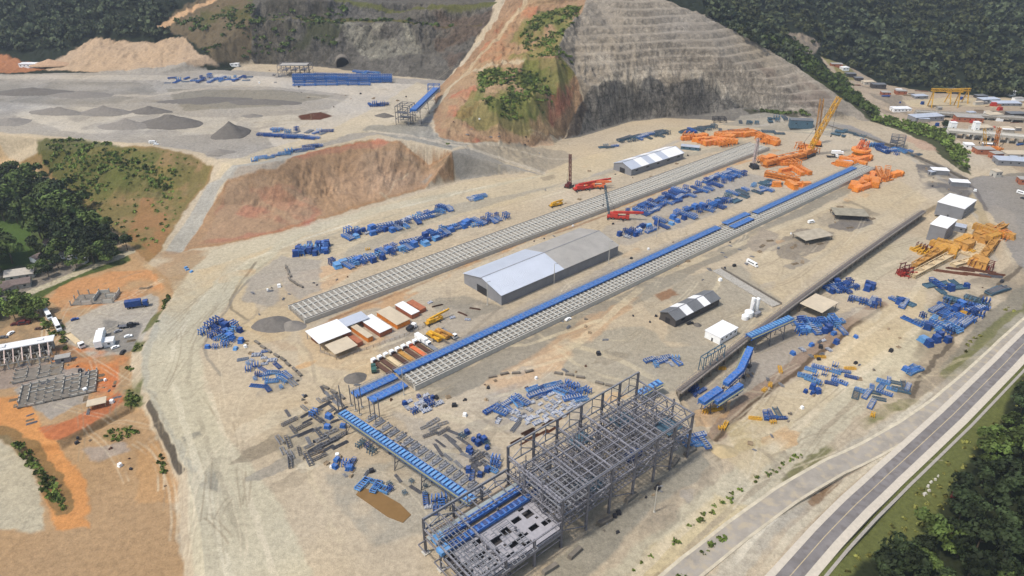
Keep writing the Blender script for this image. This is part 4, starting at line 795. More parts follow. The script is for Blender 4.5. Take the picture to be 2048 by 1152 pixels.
def frame_mesh(kind, L, W, H, rd):
    """one conveyor module: side trusses, cross members, idlers"""
    a = MB(); b_ = MB()
    if kind == 'long':
        for s in (-1, 1):
            a.box((0, s * W / 2, H * .5), (L, .28, .42)); a.box((0, s * W / 2, H - .1), (L, .22, .3))
            n = max(2, int(L / 1.8))
            for k in range(n): a.beam((-L / 2 + k * L / n, s * W / 2, .3), (-L / 2 + (k + 1) * L / n, s * W / 2, H), .14)
        for k in range(int(L / 1.3) + 1):
            x = -L / 2 + k * 1.3; a.box((x, 0, H * .5 + .12), (.3, W, .2)); b_.cyl((x + .5, -W * .42, H), (x + .5, W * .42, H), .17, 6)
        for x in (-L * .4, L * .4): a.box((x, 0, .2), (.35, W, .4))
    elif kind == 'flat':
        for s in (-1, 0, 1): a.box((0, s * W / 2, H * .5), (L, .26, H * .6))
        for k in range(7): b_.box((-L / 2 + (k + .5) * L / 7, 0, H * .9), (.3, W, .16))
    elif kind == 'boxgirder':
        a.box((0, 0, H / 2 + .3), (L, W, H), topy=.9)
        for k in range(6): b_.box((-L / 2 + (k + .2) * L / 6, 0, H / 2 + .3), (.22, W + .3, H + .25))
        a.box((-L * .3, 0, .2), (1.2, W * 1.3, .5)); a.box((L * .3, 0, .2), (1.2, W * 1.3, .5)); a.cyl((L * .35, -W * .7, H * .7), (L * .35, W * .7, H * .7), H * .45, 12)
    elif kind == 'leg':
        for k in range(3):
            x = (k - 1) * L / 3
            a.beam((x, -W / 2, 0), (x + .2, -W * .3, H), .3); a.beam((x, W / 2, 0), (x + .2, W * .3, H), .3); a.box((x + .2, 0, H), (.4, W, .3)); a.box((x + .1, 0, H * .5), (.2, W * .8, .2))
        b_.cyl((-L / 3, 0, .5), (L / 3, .3, .6), .3, 7)
    elif kind == 'box':
        a.box((0, 0, H * .55), (L, W, H * .9), top=.75, topy=.85); a.box((0, 0, H * 1.02), (L * .85, W * .9, .25)); a.box((0, 0, .15), (L * 1.05, W * 1.05, .3))
        for s in (-1, 0, 1): a.box((s * L * .3, W * .46, H * .5), (.25, .3, H * .8)); a.box((s * L * .3, -W * .46, H * .5), (.25, .3, H * .8))
    elif kind == 'rollers':
        for k in range(7):
            b_.cyl((-L / 2 + k * L / 6, -W / 2, .4 + .5 * (k % 2)), (-L / 2 + k * L / 6 + .3, W / 2, .5 + .6 * (k % 3) * .5), .32, 7)
        a.box((0, 0, .25), (L, W * .8, .3)); a.box((0, W * .4, .8), (L, .2, .5))
    elif kind == 'bundle':
        for k in range(6):
            y = -W / 2 + (k + .5) * W / 6; o = rd.uniform(-.6, .6); a.box((o, y, .2), (L, W / 13, .35))
            if k % 2: a.box((o * .5, y, .6), (L * .9, W / 13, .3))
        for s in (-1, 1): a.box((s * L * .3, 0, -.02), (.4, W * 1.1, .16))
    elif kind == 'plate':
        a.box((0, 0, .25), (L, W, .3)); a.box((0, W / 2, .55), (L, .2, .7)); a.box((0, -W / 2, .55), (L, .2, .7))
        for k in range(5): a.box((-L / 2 + (k + .5) * L / 5, 0, .5), (.2, W, .3))
    elif kind == 'girder':
        for s in (-1, 1):
            for z in (.2, H): a.box((0, s * W / 2, z), (L, .35, .35))
            n = max(3, int(L / H / 1.1))
            for k in range(n):
                x0 = -L / 2 + k * L / n; x1 = x0 + L / n
                a.beam((x0, s * W / 2, .2), (x1 - L / n / 2, s * W / 2, H), .22); a.beam((x1 - L / n / 2, s * W / 2, H), (x1, s * W / 2, .2), .22)
        n = max(3, int(L / W))
        for k in range(n + 1): a.box((-L / 2 + k * L / n, 0, H), (.25, W, .25)); a.box((-L / 2 + k * L / n, 0, .2), (.25, W, .25))
    return a, b_
def piece(name, kind, L, W, H, m1, m2=None):
    a, b_ = frame_mesh(kind, L, W, H, random.Random(int(L * 10 + H * 7))); me_ = MB(); me_.add(a.v, a.f); me_.add(b_.v, b_.f)
    me = me_.mesh(name); me.materials.append(m1); me.materials.append(m2 or ROLL)
    for i, p in enumerate(me.polygons): p.material_index = 1 if i >= len(a.f) else 0
    return me
FR = [piece('conveyor_module', 'long', 9.5, 2.6, 1.7, BLUE), piece('conveyor_module', 'long', 6.5, 2.6, 1.6, BLUE), piece('conveyor_module', 'long', 8, 2.4, 1.5, BLUED, BLUE), piece('pale_conveyor_module', 'long', 7.5, 2.8, 1.6, BLUEL, BLUE), piece('conveyor_truss', 'flat', 9, 2.2, .9, BLUE, BLUED), piece('conveyor_truss', 'flat', 7, 2.6, .8, BLUEF, LGREY)]  # the pale piece is the same conveyor module in lighter blue
LG = [piece('conveyor_stand', 'leg', 4.5, 3.0, 3.0, BLUE, BLUED), piece('conveyor_stand', 'leg', 3.5, 2.6, 2.6, BLUED, BLUE), piece('conveyor_stand', 'leg', 5, 2.4, 2.2, BLUEL, BLUE)]
BX = [piece('steel_chute', 'box', 3.6, 2.6, 2.2, BLUE), piece('steel_chute', 'box', 2.8, 2.4, 2.6, BLUED), piece('steel_chute', 'box', 4.4, 3.0, 1.7, BLUEL)]
RO = [piece('roller_set', 'rollers', 4.5, 2.4, 1, BLUE, ROLL), piece('roller_set', 'rollers', 3.5, 2.2, 1, BLUED, ROLL)]
TL = [piece('steel_module', 'long', 9, 3.0, 1.4, TEAL, GREY), piece('steel_module', 'leg', 5, 3.4, 2.4, TEAL, GREY), piece('steel_module', 'plate', 6, 3, 1, TEAL)]
BU = [piece('beam_bundle', 'bundle', 11, 2.6, 1, GREY), piece('beam_bundle', 'bundle', 8, 2.2, 1, LGREY), piece('beam_bundle', 'bundle', 13, 2.0, 1, GREY)]
BUR = [piece('beam_bundle', 'bundle', 14, 1.6, 1, RUST), piece('beam_bundle', 'bundle', 10, 1.5, 1, BROWN)]
SG = [piece('lattice_girder', 'girder', 12, 2.2, 1.6, GREY), piece('lattice_girder', 'girder', 9, 2.6, 1.4, LGREY)]
OG = [piece('orange_girder_box', 'boxgirder', 15, 3.0, 2.4, ORANGE, SALM), piece('orange_girder_box', 'boxgirder', 9, 3.4, 2.6, ORANGE, ORANGE), piece('orange_truss', 'girder', 16, 2.4, 2.4, ORANGE)]
OB = [piece('machine_bogie', 'box', 5.5, 3.2, 2.8, ORANGE), piece('machine_bogie', 'leg', 7, 4, 3.4, ORANGE, DGREY), piece('machine_bogie', 'plate', 7, 3.6, 1.2, ORANGE, DGREY)]
YG = [piece('yellow_module', 'girder', 8, 2.0, 1.2, YEL), piece('yellow_module', 'leg', 5, 2.6, 2.0, YEL, YEL)]
RF = [piece('machine_part', 'box', 5, 3.2, 3, REDP), piece('machine_part', 'leg', 7, 4, 4, DRED, REDP), piece('machine_part', 'boxgirder', 12, 3, 2.8, OCH, YEL), piece('machine_part', 'box', 6, 4, 3.6, OCH), piece('machine_part', 'plate', 11, 5, 1, CREAM)]
def inst(me, x, y, rz, label, cat, group=None, z=None, sc_=1.0, tilt=0.0):
    o = bpy.data.objects.new(me.name.split('.')[0], me); col.objects.link(o); o.location = (x, y, (hgt(x, y) if z is None else z)); o.rotation_euler = (tilt, 0, rz); o.scale = (sc_,) * 3
    return tag(o, label, cat, group)
PR = random.Random(42)
def pile(a, b_, hw, n, kinds, label, cat, group, dirs=None, jit=7, stack=.25, s=1.0, warn=True):
    """n pieces laid between two ground points (pixels), within hw metres of that line, kept from overlapping where there is room"""
    A = at(*a); B = at(*b_); hw = hw * .78; s = s * (1.32 if A[1] > 330 else .86); ax = math.atan2(B[1] - A[1], B[0] - A[0]); dirs = dirs if dirs is not None else [math.degrees(ax), math.degrees(ax) + 90]
    Ln = math.hypot(B[0] - A[0], B[1] - A[1]); px, py = -math.sin(ax), math.cos(ax); done = []
    for i in range(n):
        best = None
        for _ in range(14):
            t = PR.uniform(0, 1); w = PR.uniform(-hw, hw); x = A[0] + (B[0] - A[0]) * t + px * w; y = A[1] + (B[1] - A[1]) * t + py * w
            dmin = min([math.hypot(x - q[0], y - q[1]) for q in done] or [99])
            if best is None or dmin > best[0]: best = (dmin, x, y)
        dmin, x, y = best; lv = 0
        if dmin < 2.2 and PR.random() < stack * 2: lv = 1.5
        done.append((x, y)); me = PR.choice(kinds)
        inst(me, x, y, R(PR.choice(dirs) + PR.gauss(0, jit)), label, cat, group, z=hgt(x, y) + lv, sc_=s * PR.uniform(.75, 1.25))
# ------------------------------------------------------------------ buildings
def shed(name, label, a, b_, width, hw, ridge, roofm, wallm, cat='shed', side=1, skylights=(), z=None, over=.6, split=None, doors=True, lean=0.0, endm=None, windows=True):
    """gabled shed: a -> b_ are the ground pixels of one long side; the rest lies to the left (side=1) or right (-1) of that line"""
    A = at(*a); B = at(*b_); ang_ = math.atan2(B[1] - A[1], B[0] - A[0]); L = math.hypot(B[0] - A[0], B[1] - A[1])
    cx = (A[0] + B[0]) / 2 - math.sin(ang_) * width / 2 * side; cy = (A[1] + B[1]) / 2 + math.cos(ang_) * width / 2 * side
    o = thing(name, label, cat, (cx, cy, min(A[2], B[2]) if z is None else z), ang_)
    W = width / 2
    wl = MB(); wl.profile([(-W, -.5), (W, -.5), (W, hw), (0, ridge - .1), (-W, hw)], -L / 2, L / 2); wl.build('wall', wallm, o)
    def roofpart(x0, x1, m, dz=0.0):
        r = MB(); e = over
        hz = hw - (ridge - hw) / W * e
        r.profile([(-W - e, hz + dz), (-W - e, hz + .22 + dz), (0, ridge + .22 + dz), (W + e, hz + .22 + dz), (W + e, hz + dz), (0, ridge + dz)], x0, x1); return r.build('roof', m, o)
    if split is None: roofpart(-L / 2 - over, L / 2 + over, roofm)
    else:
        xm = -L / 2 + L * split[0]; roofpart(-L / 2 - over, xm, roofm); roofpart(xm + .002, L / 2 + over, split[1], -.02)
    for k, (t0, t1, m) in enumerate(skylights):
        r = MB(); hz = hw - (ridge - hw) / W * over
        r.profile([(-W - over - .02, hz + .23), (-W - over - .02, hz + .28), (0, ridge + .28), (W + over + .02, hz + .28), (W + over + .02, hz + .23), (0, ridge + .225)], -L / 2 + L * t0, -L / 2 + L * t1); r.build('skylight_band', m, o)
    rc = MB(); rc.box((0, 0, ridge + .3), (L + over * 2, .5, .16)); rc.build('ridge_cap', LGREY, o)
    if doors:
        d = MB(); d.box((-L / 2 - .05, 0, hw * .36), (.12, width * .28, hw * .75)); d.build('door', DGREY, o)
        for k in range(max(2, int(L / 12)) if windows else 0):
            x = -L / 2 + (k + .5) * L / max(2, int(L / 12))
            g = MB(); g.box((x, -side * (W + .03) if False else -W * side - .05 * side, hw * .62), (3.2, .1, 1.0)); g.build('window', GLASS, o)
    return o
def flatbox(name, label, cat, px, dims, rz, wallm, roofm, group=None, windows=0, door=True, roof_over=.3, z=None, open_=False, pitch=0.0):
    P_ = at(*px); o = thing(name, label, cat, (P_[0], P_[1], P_[2] if z is None else z), rz, group); L, W, H = dims
    if open_:
        for sx in (-1, 1):
            for sy in (-1, 1): c = MB(); c.box((sx * (L / 2 - .3), sy * (W / 2 - .3), H / 2 - .2), (.3, .3, H + .4)); c.build('post', wallm, o)
        b1 = MB(); b1.box((0, 0, H - .15), (L, .2, .3)); b1.box((0, W / 2 - .3, H - .15), (L, .2, .3)); b1.box((0, -W / 2 + .3, H - .15), (L, .2, .3)); b1.build('beam', wallm, o)
    else:
        w_ = MB(); w_.box((0, 0, H / 2 - .25), (L, W, H + .5)); w_.build('wall', wallm, o)
    r = MB(); r.box((0, 0, H + .14), (L + roof_over * 2, W + roof_over * 2, .24)); ro = r.build('roof', roofm, o); ro.rotation_euler.x = pitch
    if not open_:
        for k in range(windows):
            g = MB(); x = -L / 2 + (k + .5) * L / windows; g.box((x, -W / 2 - .03, H * .6), (1.3, .1, 1.0)); g.build('window', GLASS, o)
        if door: d = MB(); d.box((-L / 2 - .03, 0, 1.05), (.1, 1.0, 2.1)); d.build('door', DGREY, o)
    return o
# ------------------------------------------------------------------ vehicles
def wheel(parent, x, y, r, w):
    t = MB(); t.cyl((x, y - w / 2, r), (x, y + w / 2, r), r, 12); tt = t.build('wheel', RUB, parent)
    h = MB(); h.cyl((x, y - w / 2 - .02, r), (x, y + w / 2 + .02, r), r * .5, 8); h.build('rim', LGREY, tt)
def truck(label, px, rz, cabm, bodym, kind='flat', L=12.0, cat='truck', name='truck', group=None, z=None, pos=None):
    q = at(*px) if pos is None else pos; o = thing(name, label, cat, (q[0], q[1], q[2]), rz, group)
    c = MB(); c.box((L / 2 - 1.1, 0, 1.75), (2.2, 2.5, 2.3), top=.93); c.build('cab', cabm, o)
    g = MB(); g.box((L / 2 + .0, 0, 2.2), (.12, 2.1, .8)); g.build('windscreen', GLASS, o)
    ch = MB(); ch.box((-.3, 0, .95), (L - .8, 1.0, .35)); ch.build('chassis', DGREY, o)
    b_ = MB()
    if kind == 'flat': b_.box((-1.3, 0, 1.3), (L - 2.9, 2.6, .3)); b_.box((-L / 2 + .15, 0, 1.7), (.15, 2.6, .6)); b_.box((L / 2 - 2.9, 0, 2.0), (.15, 2.6, 1.3))
    elif kind == 'box': b_.box((-1.3, 0, 2.4), (L - 2.9, 2.6, 2.7))
    elif kind == 'dump': b_.box((-1.3, 0, 1.9), (L - 3.0, 2.6, 1.6), top=1.06)
    b_.build('bed' if kind != 'box' else 'cargo_box', bodym, o)
    for x in (L / 2 - 1.6, -L / 2 + 1.3, -L / 2 + 2.7):
        for y in (-1.1, 1.1): wheel(o, x, y, .55, .45)
    return o
def van(label, px, rz, m, L=5.4, H=2.3, name='van', cat='van', group=None, pos=None):
    q = at(*px) if pos is None else pos; o = thing(name, label, cat, (q[0], q[1], q[2]), rz, group)
    b_ = MB(); b_.profile([(-1.0, .4), (1.0, .4), (1.0, H * .55), (.85, H), (-.85, H), (-1.0, H * .55)], -L / 2, L / 2 - .9); b_.box((L / 2 - .5, 0, .85), (1.0, 1.95, .95), top=.9); b_.build('body', m, o)
    g = MB(); g.box((L / 2 - .93, 0, H * .72), (.25, 1.6, H * .32)); g.build('windscreen', GLASS, o)
    for s in (-1, 1): g = MB(); g.box((-.4, s * .96, H * .7), (L * .6, .08, H * .22)); g.build('window', GLASS, o)
    for x in (-L * .3, L * .3):
        for y in (-.9, .9): wheel(o, x, y, .36, .25)
    return o
def car(label, px, rz, m, name='parked_car', cat='car', group=None, pos=None):
    q = at(*px) if pos is None else pos; o = thing(name, label, cat, (q[0], q[1], q[2]), rz, group)
    b_ = MB(); b_.box((0, 0, .62), (4.3, 1.75, .6), top=.96); b_.box((-.2, 0, 1.15), (2.4, 1.6, .55), top=.8); b_.build('body', m, o)
    g = MB(); g.box((-.2, 0, 1.13), (2.34, 1.64, .38), top=.84); g.build('window', GLASS, o)
    for x in (-1.3, 1.3):
        for y in (-.8, .8): wheel(o, x, y, .32, .2)
    return o
def lattice(mb, p, q, w, h, n, t):
    p = Vector(p); q = Vector(q); d = (q - p); up = Vector((0, 0, 1)) if abs(d.normalized().z) < .9 else Vector((0, 1, 0)); a = d.cross(up).normalized() * w / 2; b_ = a.cross(d).normalized() * h / 2
    cs = (a + b_, a - b_, -a - b_, -a + b_)
    for c in cs: mb.beam(p + c, q + c, t)
    for k in range(n):
        p0 = p + d * (k / n); p1 = p + d * ((k + 1) / n)
        for i in range(4):
            c0, c1 = cs[i], cs[(i + 1) % 4]; mb.beam(p0 + c0, p1 + c1 if k % 2 else p0 + c1, t * .6); mb.beam(p0 + (c0 if k % 2 else c1), p1 + (c1 if k % 2 else c0), t * .6)
def crawler_crane(label, px, rz, bodym, boomm, tip, boomw=1.6, name='crawler_crane', s=1.0, lamps=False):
    """tip: boom head in local coordinates"""
    q = at(*px); o = thing(name, label, 'crane', (q[0], q[1], q[2]), rz)
    for y in (-2.4 * s, 2.4 * s):
        t = MB(); t.box((0, y, .7 * s), (7.5 * s, 1.1 * s, 1.3 * s), top=.92); t.build('crawler_track', DGREY, o)
    b_ = MB(); b_.box((0, 0, 1.2 * s), (3.5 * s, 4 * s, .7 * s)); b_.box((-1.0 * s, 0, 2.6 * s), (6.5 * s, 3.2 * s, 2.0 * s), top=.94); b_.box((-3.6 * s, 0, 2.4 * s), (1.6 * s, 3.8 * s, 2.2 * s)); b_.build('machine_house', bodym, o)
    c = MB(); c.box((2.2 * s, 1.9 * s, 2.6 * s), (1.8 * s, 1.2 * s, 1.9 * s), top=.9); cb = c.build('cab', bodym, o); g = MB(); g.box((3.0 * s, 1.9 * s, 2.9 * s), (.3 * s, 1.0 * s, 1.0 * s)); g.build('window', GLASS, cb)
    bm = MB(); lattice(bm, (2.0 * s, 0, 2.2 * s), tip, boomw, boomw, max(6, int(Vector(tip).length / boomw / 1.2)), .3 * s); bm.build('boom', boomm, o)
    m_ = MB(); m_.beam((-1.5 * s, 0, 3.6 * s), (-4.5 * s, 0, 8 * s), .35); m_.beam((-4.5 * s, 0, 8 * s), tip, .14); m_.beam((-4.5 * s, 0, 8 * s), (-4 * s, 0, 3.5 * s), .16); m_.build('gantry_rope', DGREY, o)
    h = MB(); h.beam(tip, (tip[0] + .3, tip[1], max(2.5, tip[2] * .35)), .16); h.box((tip[0] + .3, tip[1], max(2.0, tip[2] * .35 - .8)), (.8, .8, 1.6)); h.build('hoist_hook', DGREY, o)
    return o
def lamp_post(label, px, h=14, m=None, group=None, rz=0, arms=1):
    q = at(*px); o = thing('lamp_post', label, 'lamp post', (q[0], q[1], q[2]), rz, group)
    p_ = MB(); p_.cyl((0, 0, -.3), (0, 0, h), .28, 8, .14); p_.box((0, 0, .1), (.9, .9, .5)); p_.build('pole', m or CONCL, o)
    for k in range(arms):
        a = k * math.pi / max(1, arms) * 2; l_ = MB(); l_.beam((0, 0, h), (math.cos(a) * 1.2, math.sin(a) * 1.2, h + .2), .14); l_.box((math.cos(a) * 1.6, math.sin(a) * 1.6, h + .2), (1.0, .5, .25), a); l_.build('lamp_head', LGREY, o)
    return o
# ------------------------------------------------------------------ the two raised stacker tracks
def track(label, l0, r0, l1, r1, h, name='rail_track'):
    """a raised crane track between the left/right corner pixels of both ends (tops at elevation h)"""
    P0, Q0, P1, Q1 = (Vector(G(*c, h)) for c in (l0, r0, l1, r1)); A = (P0 + Q0) / 2; B = (P1 + Q1) / 2; d = B - A; L = d.length; rz = math.atan2(d.y, d.x); W = ((P0 - Q0).length + (P1 - Q1).length) / 2 * .97
    o = thing(name, label, 'rail track', (A.x, A.y, 0), rz)
    e = MB(); e.profile([(-W / 2 + .3, -.6), (W / 2 - .3, -.6), (W / 2 - .6, h - .5), (-W / 2 + .6, h - .5)], .3, L - .3); e.build('ballast_bed', GRAVM, o)
    for s in (-1, 1):
        b_ = MB(); b_.box((L / 2, s * (W / 2 - .8), h / 2 - .3), (L, 1.5, h + .5)); cb = b_.build('concrete_beam', CONCL, o)
        r = MB(); r.box((L / 2, s * (W / 2 - .8), h + .07), (L, .35, .25)); r.build('rail', DGREY, cb)
    return o, L, W, rz
GRAVM = mat('track_ballast', C(160, 154, 142), .95, 0, .3, .8, dirt=C(108, 96, 84))
SLEEP = mat('white_crossbeam', C(198, 194, 182), .9, 0, .15, .6)
t1, L1, W1, rz1 = track('raised concrete track left of the big warehouse, without a conveyor', (565, 610), (620, 640), (1500, 287), (1540, 291), 3.0)
m1 = MB(); n = int(L1 / 3.4)
for k in range(n): m1.box((2 + k * 3.4, 0, 2.75), (.8, W1 - 3, .45))
for y in (-W1 * .17, W1 * .17): m1.box((L1 / 2, y, 2.9), (L1 - 1, .5, .4))
m1.build('crossbeams', SLEEP, t1)
t2, L2, W2, rz2 = track('raised concrete track right of the big warehouse, with a blue conveyor along it', (788, 742), (836, 772), (1716, 330), (1752, 330), 3.0)
m1 = MB(); n = int(L2 / 3.4)
for k in range(n): m1.box((2 + k * 3.4, -W2 * .08, 2.75), (.8, W2 * .74, .45))
for y in (-W2 * .30, -W2 * .12, W2 * .05): m1.box((L2 / 2, y, 2.9), (L2 - 1, .5, .5))
m1.build('crossbeams', SLEEP, t2)
# conveyor line riding on the second track
def conveyor_line(label, x0, x1, y, z, w=4.4, grp=None, base=None, rz=rz2, m=BLUE):
    base = base or t2.location; ca, sa = math.cos(rz), math.sin(rz)
    o = thing('belt_conveyor', label, 'conveyor', (base[0] + x0 * ca - y * sa, base[1] + x0 * sa + y * ca, base[2] + z), rz, grp); L = x1 - x0
    f = MB()
    for s in (-1, 1): f.box((L / 2, s * w / 2, .7), (L, .25, .5)); 
    for k in range(int(L / 3) + 1):
        for s in (-1, 1): f.box((k * 3 + .2, s * w / 2, .2), (.3, .3, .6))
    f.build('frame', m, o)
    b_ = MB(); b_.profile([(-w * .45, 1.0), (-w * .2, .78), (w * .2, .78), (w * .45, 1.0), (w * .45, .9), (w * .2, .68), (-w * .2, .68), (-w * .45, .9)], 0, L); b_.build('trough_plate', m, o)
    r = MB()
    for k in range(int(L / 2.4)):
        r.box((k * 2.4 + 1, 0, 1.02), (.28, w * 1.02, .14))
    r.build('idlers', BLUEL, o)
    w_ = MB(); w_.box((L / 2, w / 2 + .75, 1.0), (L, 1.2, .12)); w_.beam((0, w / 2 + 1.3, 2.0), (L, w / 2 + 1.3, 2.0), .12)
    for k in range(int(L / 4)): w_.beam((k * 4, w / 2 + 1.3, 1), (k * 4, w / 2 + 1.3, 2), .1)
    w_.build('walkway', LGREY, o)
    return o
kx = L2 / 500.0
# along-track distance of a pixel
def trk(px, py):
    g = Vector(G(px, py, 3.5)) - Vector((t2.location.x, t2.location.y, 3.5)); return g.x * math.cos(rz2) + g.y * math.sin(rz2)
cy = W2 * .34
conveyor_line('long blue conveyor on the track beside the big warehouse', trk(790, 745), trk(1430, 452), cy, 3.2)
conveyor_line('short blue conveyor piece left in the gap of the long line', trk(1445, 447), trk(1487, 424), cy + .5, 3.2)
conveyor_line('pair of short blue conveyor modules right of the gap piece', trk(1455, 452), trk(1492, 433), cy - 6.5, 3.2)
conveyor_line('blue conveyor on the far part of the same track near the orange machine', trk(1505, 425), trk(1700, 333), cy - 2.5, 3.2)
conveyor_line('blue conveyor end piece left on the ground at the near end of the track', -26, -1.5, cy + 1.5, .6, 4.8)
conveyor_line('blue conveyor end piece right on the ground at the near end of the track', -22, -1.5, -W2 * .10, .6, 4.8)
# ------------------------------------------------------------------ long retaining wall of the lower terrace
o = thing('retaining_wall', 'long grey retaining wall between the yard and the lower terrace', 'retaining wall', (0, 0, 0))
mb = MB(); cp = MB()
for k in range(len(WALL) - 1):
    a = Vector(G(*WALL[k], 0)); b_ = Vector(G(*WALL[k + 1], 0)); a = a + Vector((.5, -.55, 0)); b_ = b_ + Vector((.5, -.55, 0))
    mb.beam((a.x, a.y, -2.6), (b_.x, b_.y, -2.6), 1.2, 5.6); cp.beam((a.x + .6, a.y - .6, .9), (b_.x + .6, b_.y - .6, .9), 3.6, 1.1)
    d = (b_ - a); nn = int(d.length / 7)
    for j in range(nn): c = a + d * (j / nn); cp.box((c.x + .75, c.y - .75, -2.5), (.6, 1.0, 5.4), UD)
mb.build('wall_panels', CONCD, o); cp.build('coping', mat('dusty_coping', C(150, 140, 128), .9, 0, .25, .5), o)
gl = MB(); gr = MB()
for k in range(len(WALL) - 1):
    a = Vector(G(*WALL[k], 0)) + Vector((1.1, -1.15, 0)); b_ = Vector(G(*WALL[k + 1], 0)) + Vector((1.1, -1.15, 0)); d = b_ - a; nx = Vector((-d.y, d.x, 0)).normalized()
    gl.beam((a.x, a.y, 1.85), (b_.x, b_.y, 1.85), 1.5, .25)
    for s_ in (-1, 1):
        gr.beam((a + nx * 1.9 * s_ + Vector((0, 0, 2.7)))[:], (b_ + nx * 1.9 * s_ + Vector((0, 0, 2.7)))[:], .14)
        nn = int(d.length / 3)
        for j in range(nn): c = a + d * (j / nn) + nx * 1.9 * s_; gr.beam((c.x, c.y, 1.6), (c.x, c.y, 2.7), .12)
    nn = int(d.length / 1.6)
    for j in range(nn): c = a + d * (j / nn); gl.beam((c - nx * 1.2 + Vector((0, 0, 2.0)))[:], (c + nx * 1.2 + Vector((0, 0, 2.0)))[:], .18)
gl.build('conveyor_belt', mat('dusty_belt', C(118, 110, 104), .9, 0, .2, .6), o); gr.build('handrail', LGREY, o)
# ------------------------------------------------------------------ paved road (lower right)
ROADC = [(1530, 1205), (1578, 1152), (1650, 1070), (1716, 1000), (1782, 935), (1850, 873), (1908, 820), (1965, 764), (2030, 700), (2150, 585), (2260, 480)]
def ribbon(name, off0, off1, dz, m, kind='structure', parent=None, c=None, sub=4):
    pts = [Vector(G(x, y, 0)) for x, y in (c or ROADC)]; dense = []
    for k in range(len(pts) - 1):
        for j in range(sub): dense.append(pts[k] + (pts[k + 1] - pts[k]) * (j / sub))
    dense.append(pts[-1]); vs = []; fs = []
    zr_ = [max(hgt(p_.x + a_, p_.y + b2) for a_ in (-8, -4, 0, 4, 8) for b2 in (-8, -4, 0, 4, 8)) for p_ in dense]; zs = [max(zr_[max(0, k_ - 2):k_ + 3]) for k_ in range(len(dense))]
    for i, q in enumerate(dense):
        d = (dense[min(i + 1, len(dense) - 1)] - dense[max(i - 1, 0)]).normalized(); nx, ny = -d.y, d.x
        zc = np.mean([zs[k_] for k_ in range(max(0, i - 2), min(len(dense), i + 3))])
        for off in (off0, off1): vs.append((q.x + nx * off, q.y + ny * off, zc + ROADZ + dz))
    for i in range(len(dense) - 1): fs.append((i * 2 + 1, i * 2, i * 2 + 2, i * 2 + 3))
    n0 = len(vs)
    for v in list(vs): vs.append((v[0], v[1], v[2] - 1.3))     # skirts give the slab its thickness
    for i in range(len(dense) - 1):
        fs.append((i * 2, i * 2 + n0, i * 2 + 2 + n0, i * 2 + 2)); fs.append((i * 2 + 1 + n0, i * 2 + 1, i * 2 + 3, i * 2 + 3 + n0))
    me_ = bpy.data.meshes.new(name); me_.from_pydata(vs, [], fs); me_.update(); me_.materials.append(m); o = link(name, me_, parent)
    if kind: tag(o, kind=kind)
    return o
ROADZ = .12
ribbon('road', -3.7, 3.7, 0, mat('worn_asphalt', C(142, 136, 132), .9, 0, .22, .15, dirt=C(122, 115, 110)))
ribbon('road_line', -.15, .15, .004, mat('road_line_paint', C(196, 178, 142), .8, 0, .2, .8))
KERB = mat('whitish_shoulder', C(208, 197, 178), .9, 0, .1, .6)
ribbon('road_shoulder', 3.7, 6.3, .1, KERB); ribbon('road_shoulder', -7.0, -3.7, .1, KERB); ribbon('drain_channel', -9.6, -8.4, .05, mat('drain_concrete', C(176, 168, 156), .9, 0, .15, .6))
OLD = [(1290, 1215), (1384, 1130), (1474, 1058), (1574, 985), (1674, 922), (1749, 884), (1824, 842), (1890, 796), (1950, 745), (2020, 680), (2130, 585)]
ROADZ = .06
ribbon('old_road', -4.2, 4.2, 0, mat('dusty_old_road', C(172, 163, 149), .95, 0, .2, .12, dirt=C(186, 172, 148)), c=OLD)
ribbon('old_road_edge', 4.2, 5.6, .03, mat('pale_dust_edge', C(208, 196, 170), .95, 0, .2, .3), c=OLD); ribbon('old_road_edge', -5.4, -4.2, .03, MATS['pale_dust_edge'], c=OLD)
print('road z', [round(hgt(*G(x, y, 0)[:2]), 1) for x, y in ROADC])
# ------------------------------------------------------------------ sheds and houses of the yard
shed('warehouse', 'very large two-tone gabled warehouse in the middle of the yard', (1003, 611), (1235, 510), 36.5, 7.2, 11.6, ROOFB, WALLG, 'warehouse', 1, split=(.5, ROOFG), windows=False)
shed('storage_shed', 'grey shed with white roof bands at the far left track', (1262, 352), (1366, 318), 21, 6, 9.5, ROOFB, WALLG, 'shed', 1, skylights=((.18, .32, ROOFW), (.44, .58, ROOFW), (.7, .99, ROOFW)))
shed('workshop_shed', 'dark grey shed with two white roof bands in the open yard', (1350, 655), (1437, 611), 11.5, 5.0, 7.4, ROOFD, WALLD, 'shed', 1, skylights=((.22, .38, ROOFW), (.62, .77, ROOFW)))
flatbox('site_office', 'small white building beside the retaining wall', 'building', (1441, 672), (16, 10, 4.6), UD, WHITE, ROOFW, windows=4)
flatbox('canopy', 'cream flat canopy roof on posts beside the retaining wall', 'canopy', (1634, 622), (18, 14, 5.5), UD, WALLD, ROOFC, open_=True)
flatbox('car_dumper_building', 'large white-roofed building at the top end of the retaining wall', 'building', (1907, 425), (26, 19, 9.5), UD + R(3), WALLG, ROOFW, windows=3)
flatbox('car_dumper_building', 'narrow tall grey building with a white roof above the yellow machine parts', 'building', (1878, 474), (22, 11, 12), UD + R(5), WALLG, ROOFW, windows=2)
flatbox('annex_building', 'low grey-white building right of the narrow tall building', 'building', (1914, 460), (10, 7, 4), UD - R(75), WALLG, ROOFB, windows=2)
flatbox('pump_house', 'small white-roofed hut on the grey ground at the far right corner', 'hut', (1877, 347), (13, 8, 4), R(-10), WALLG, ROOFW)
flatbox('pump_house', 'second small white-roofed hut nearer to the big white roof', 'hut', (1917, 370), (14, 8, 3.6), R(-12), WALLG, ROOFW)
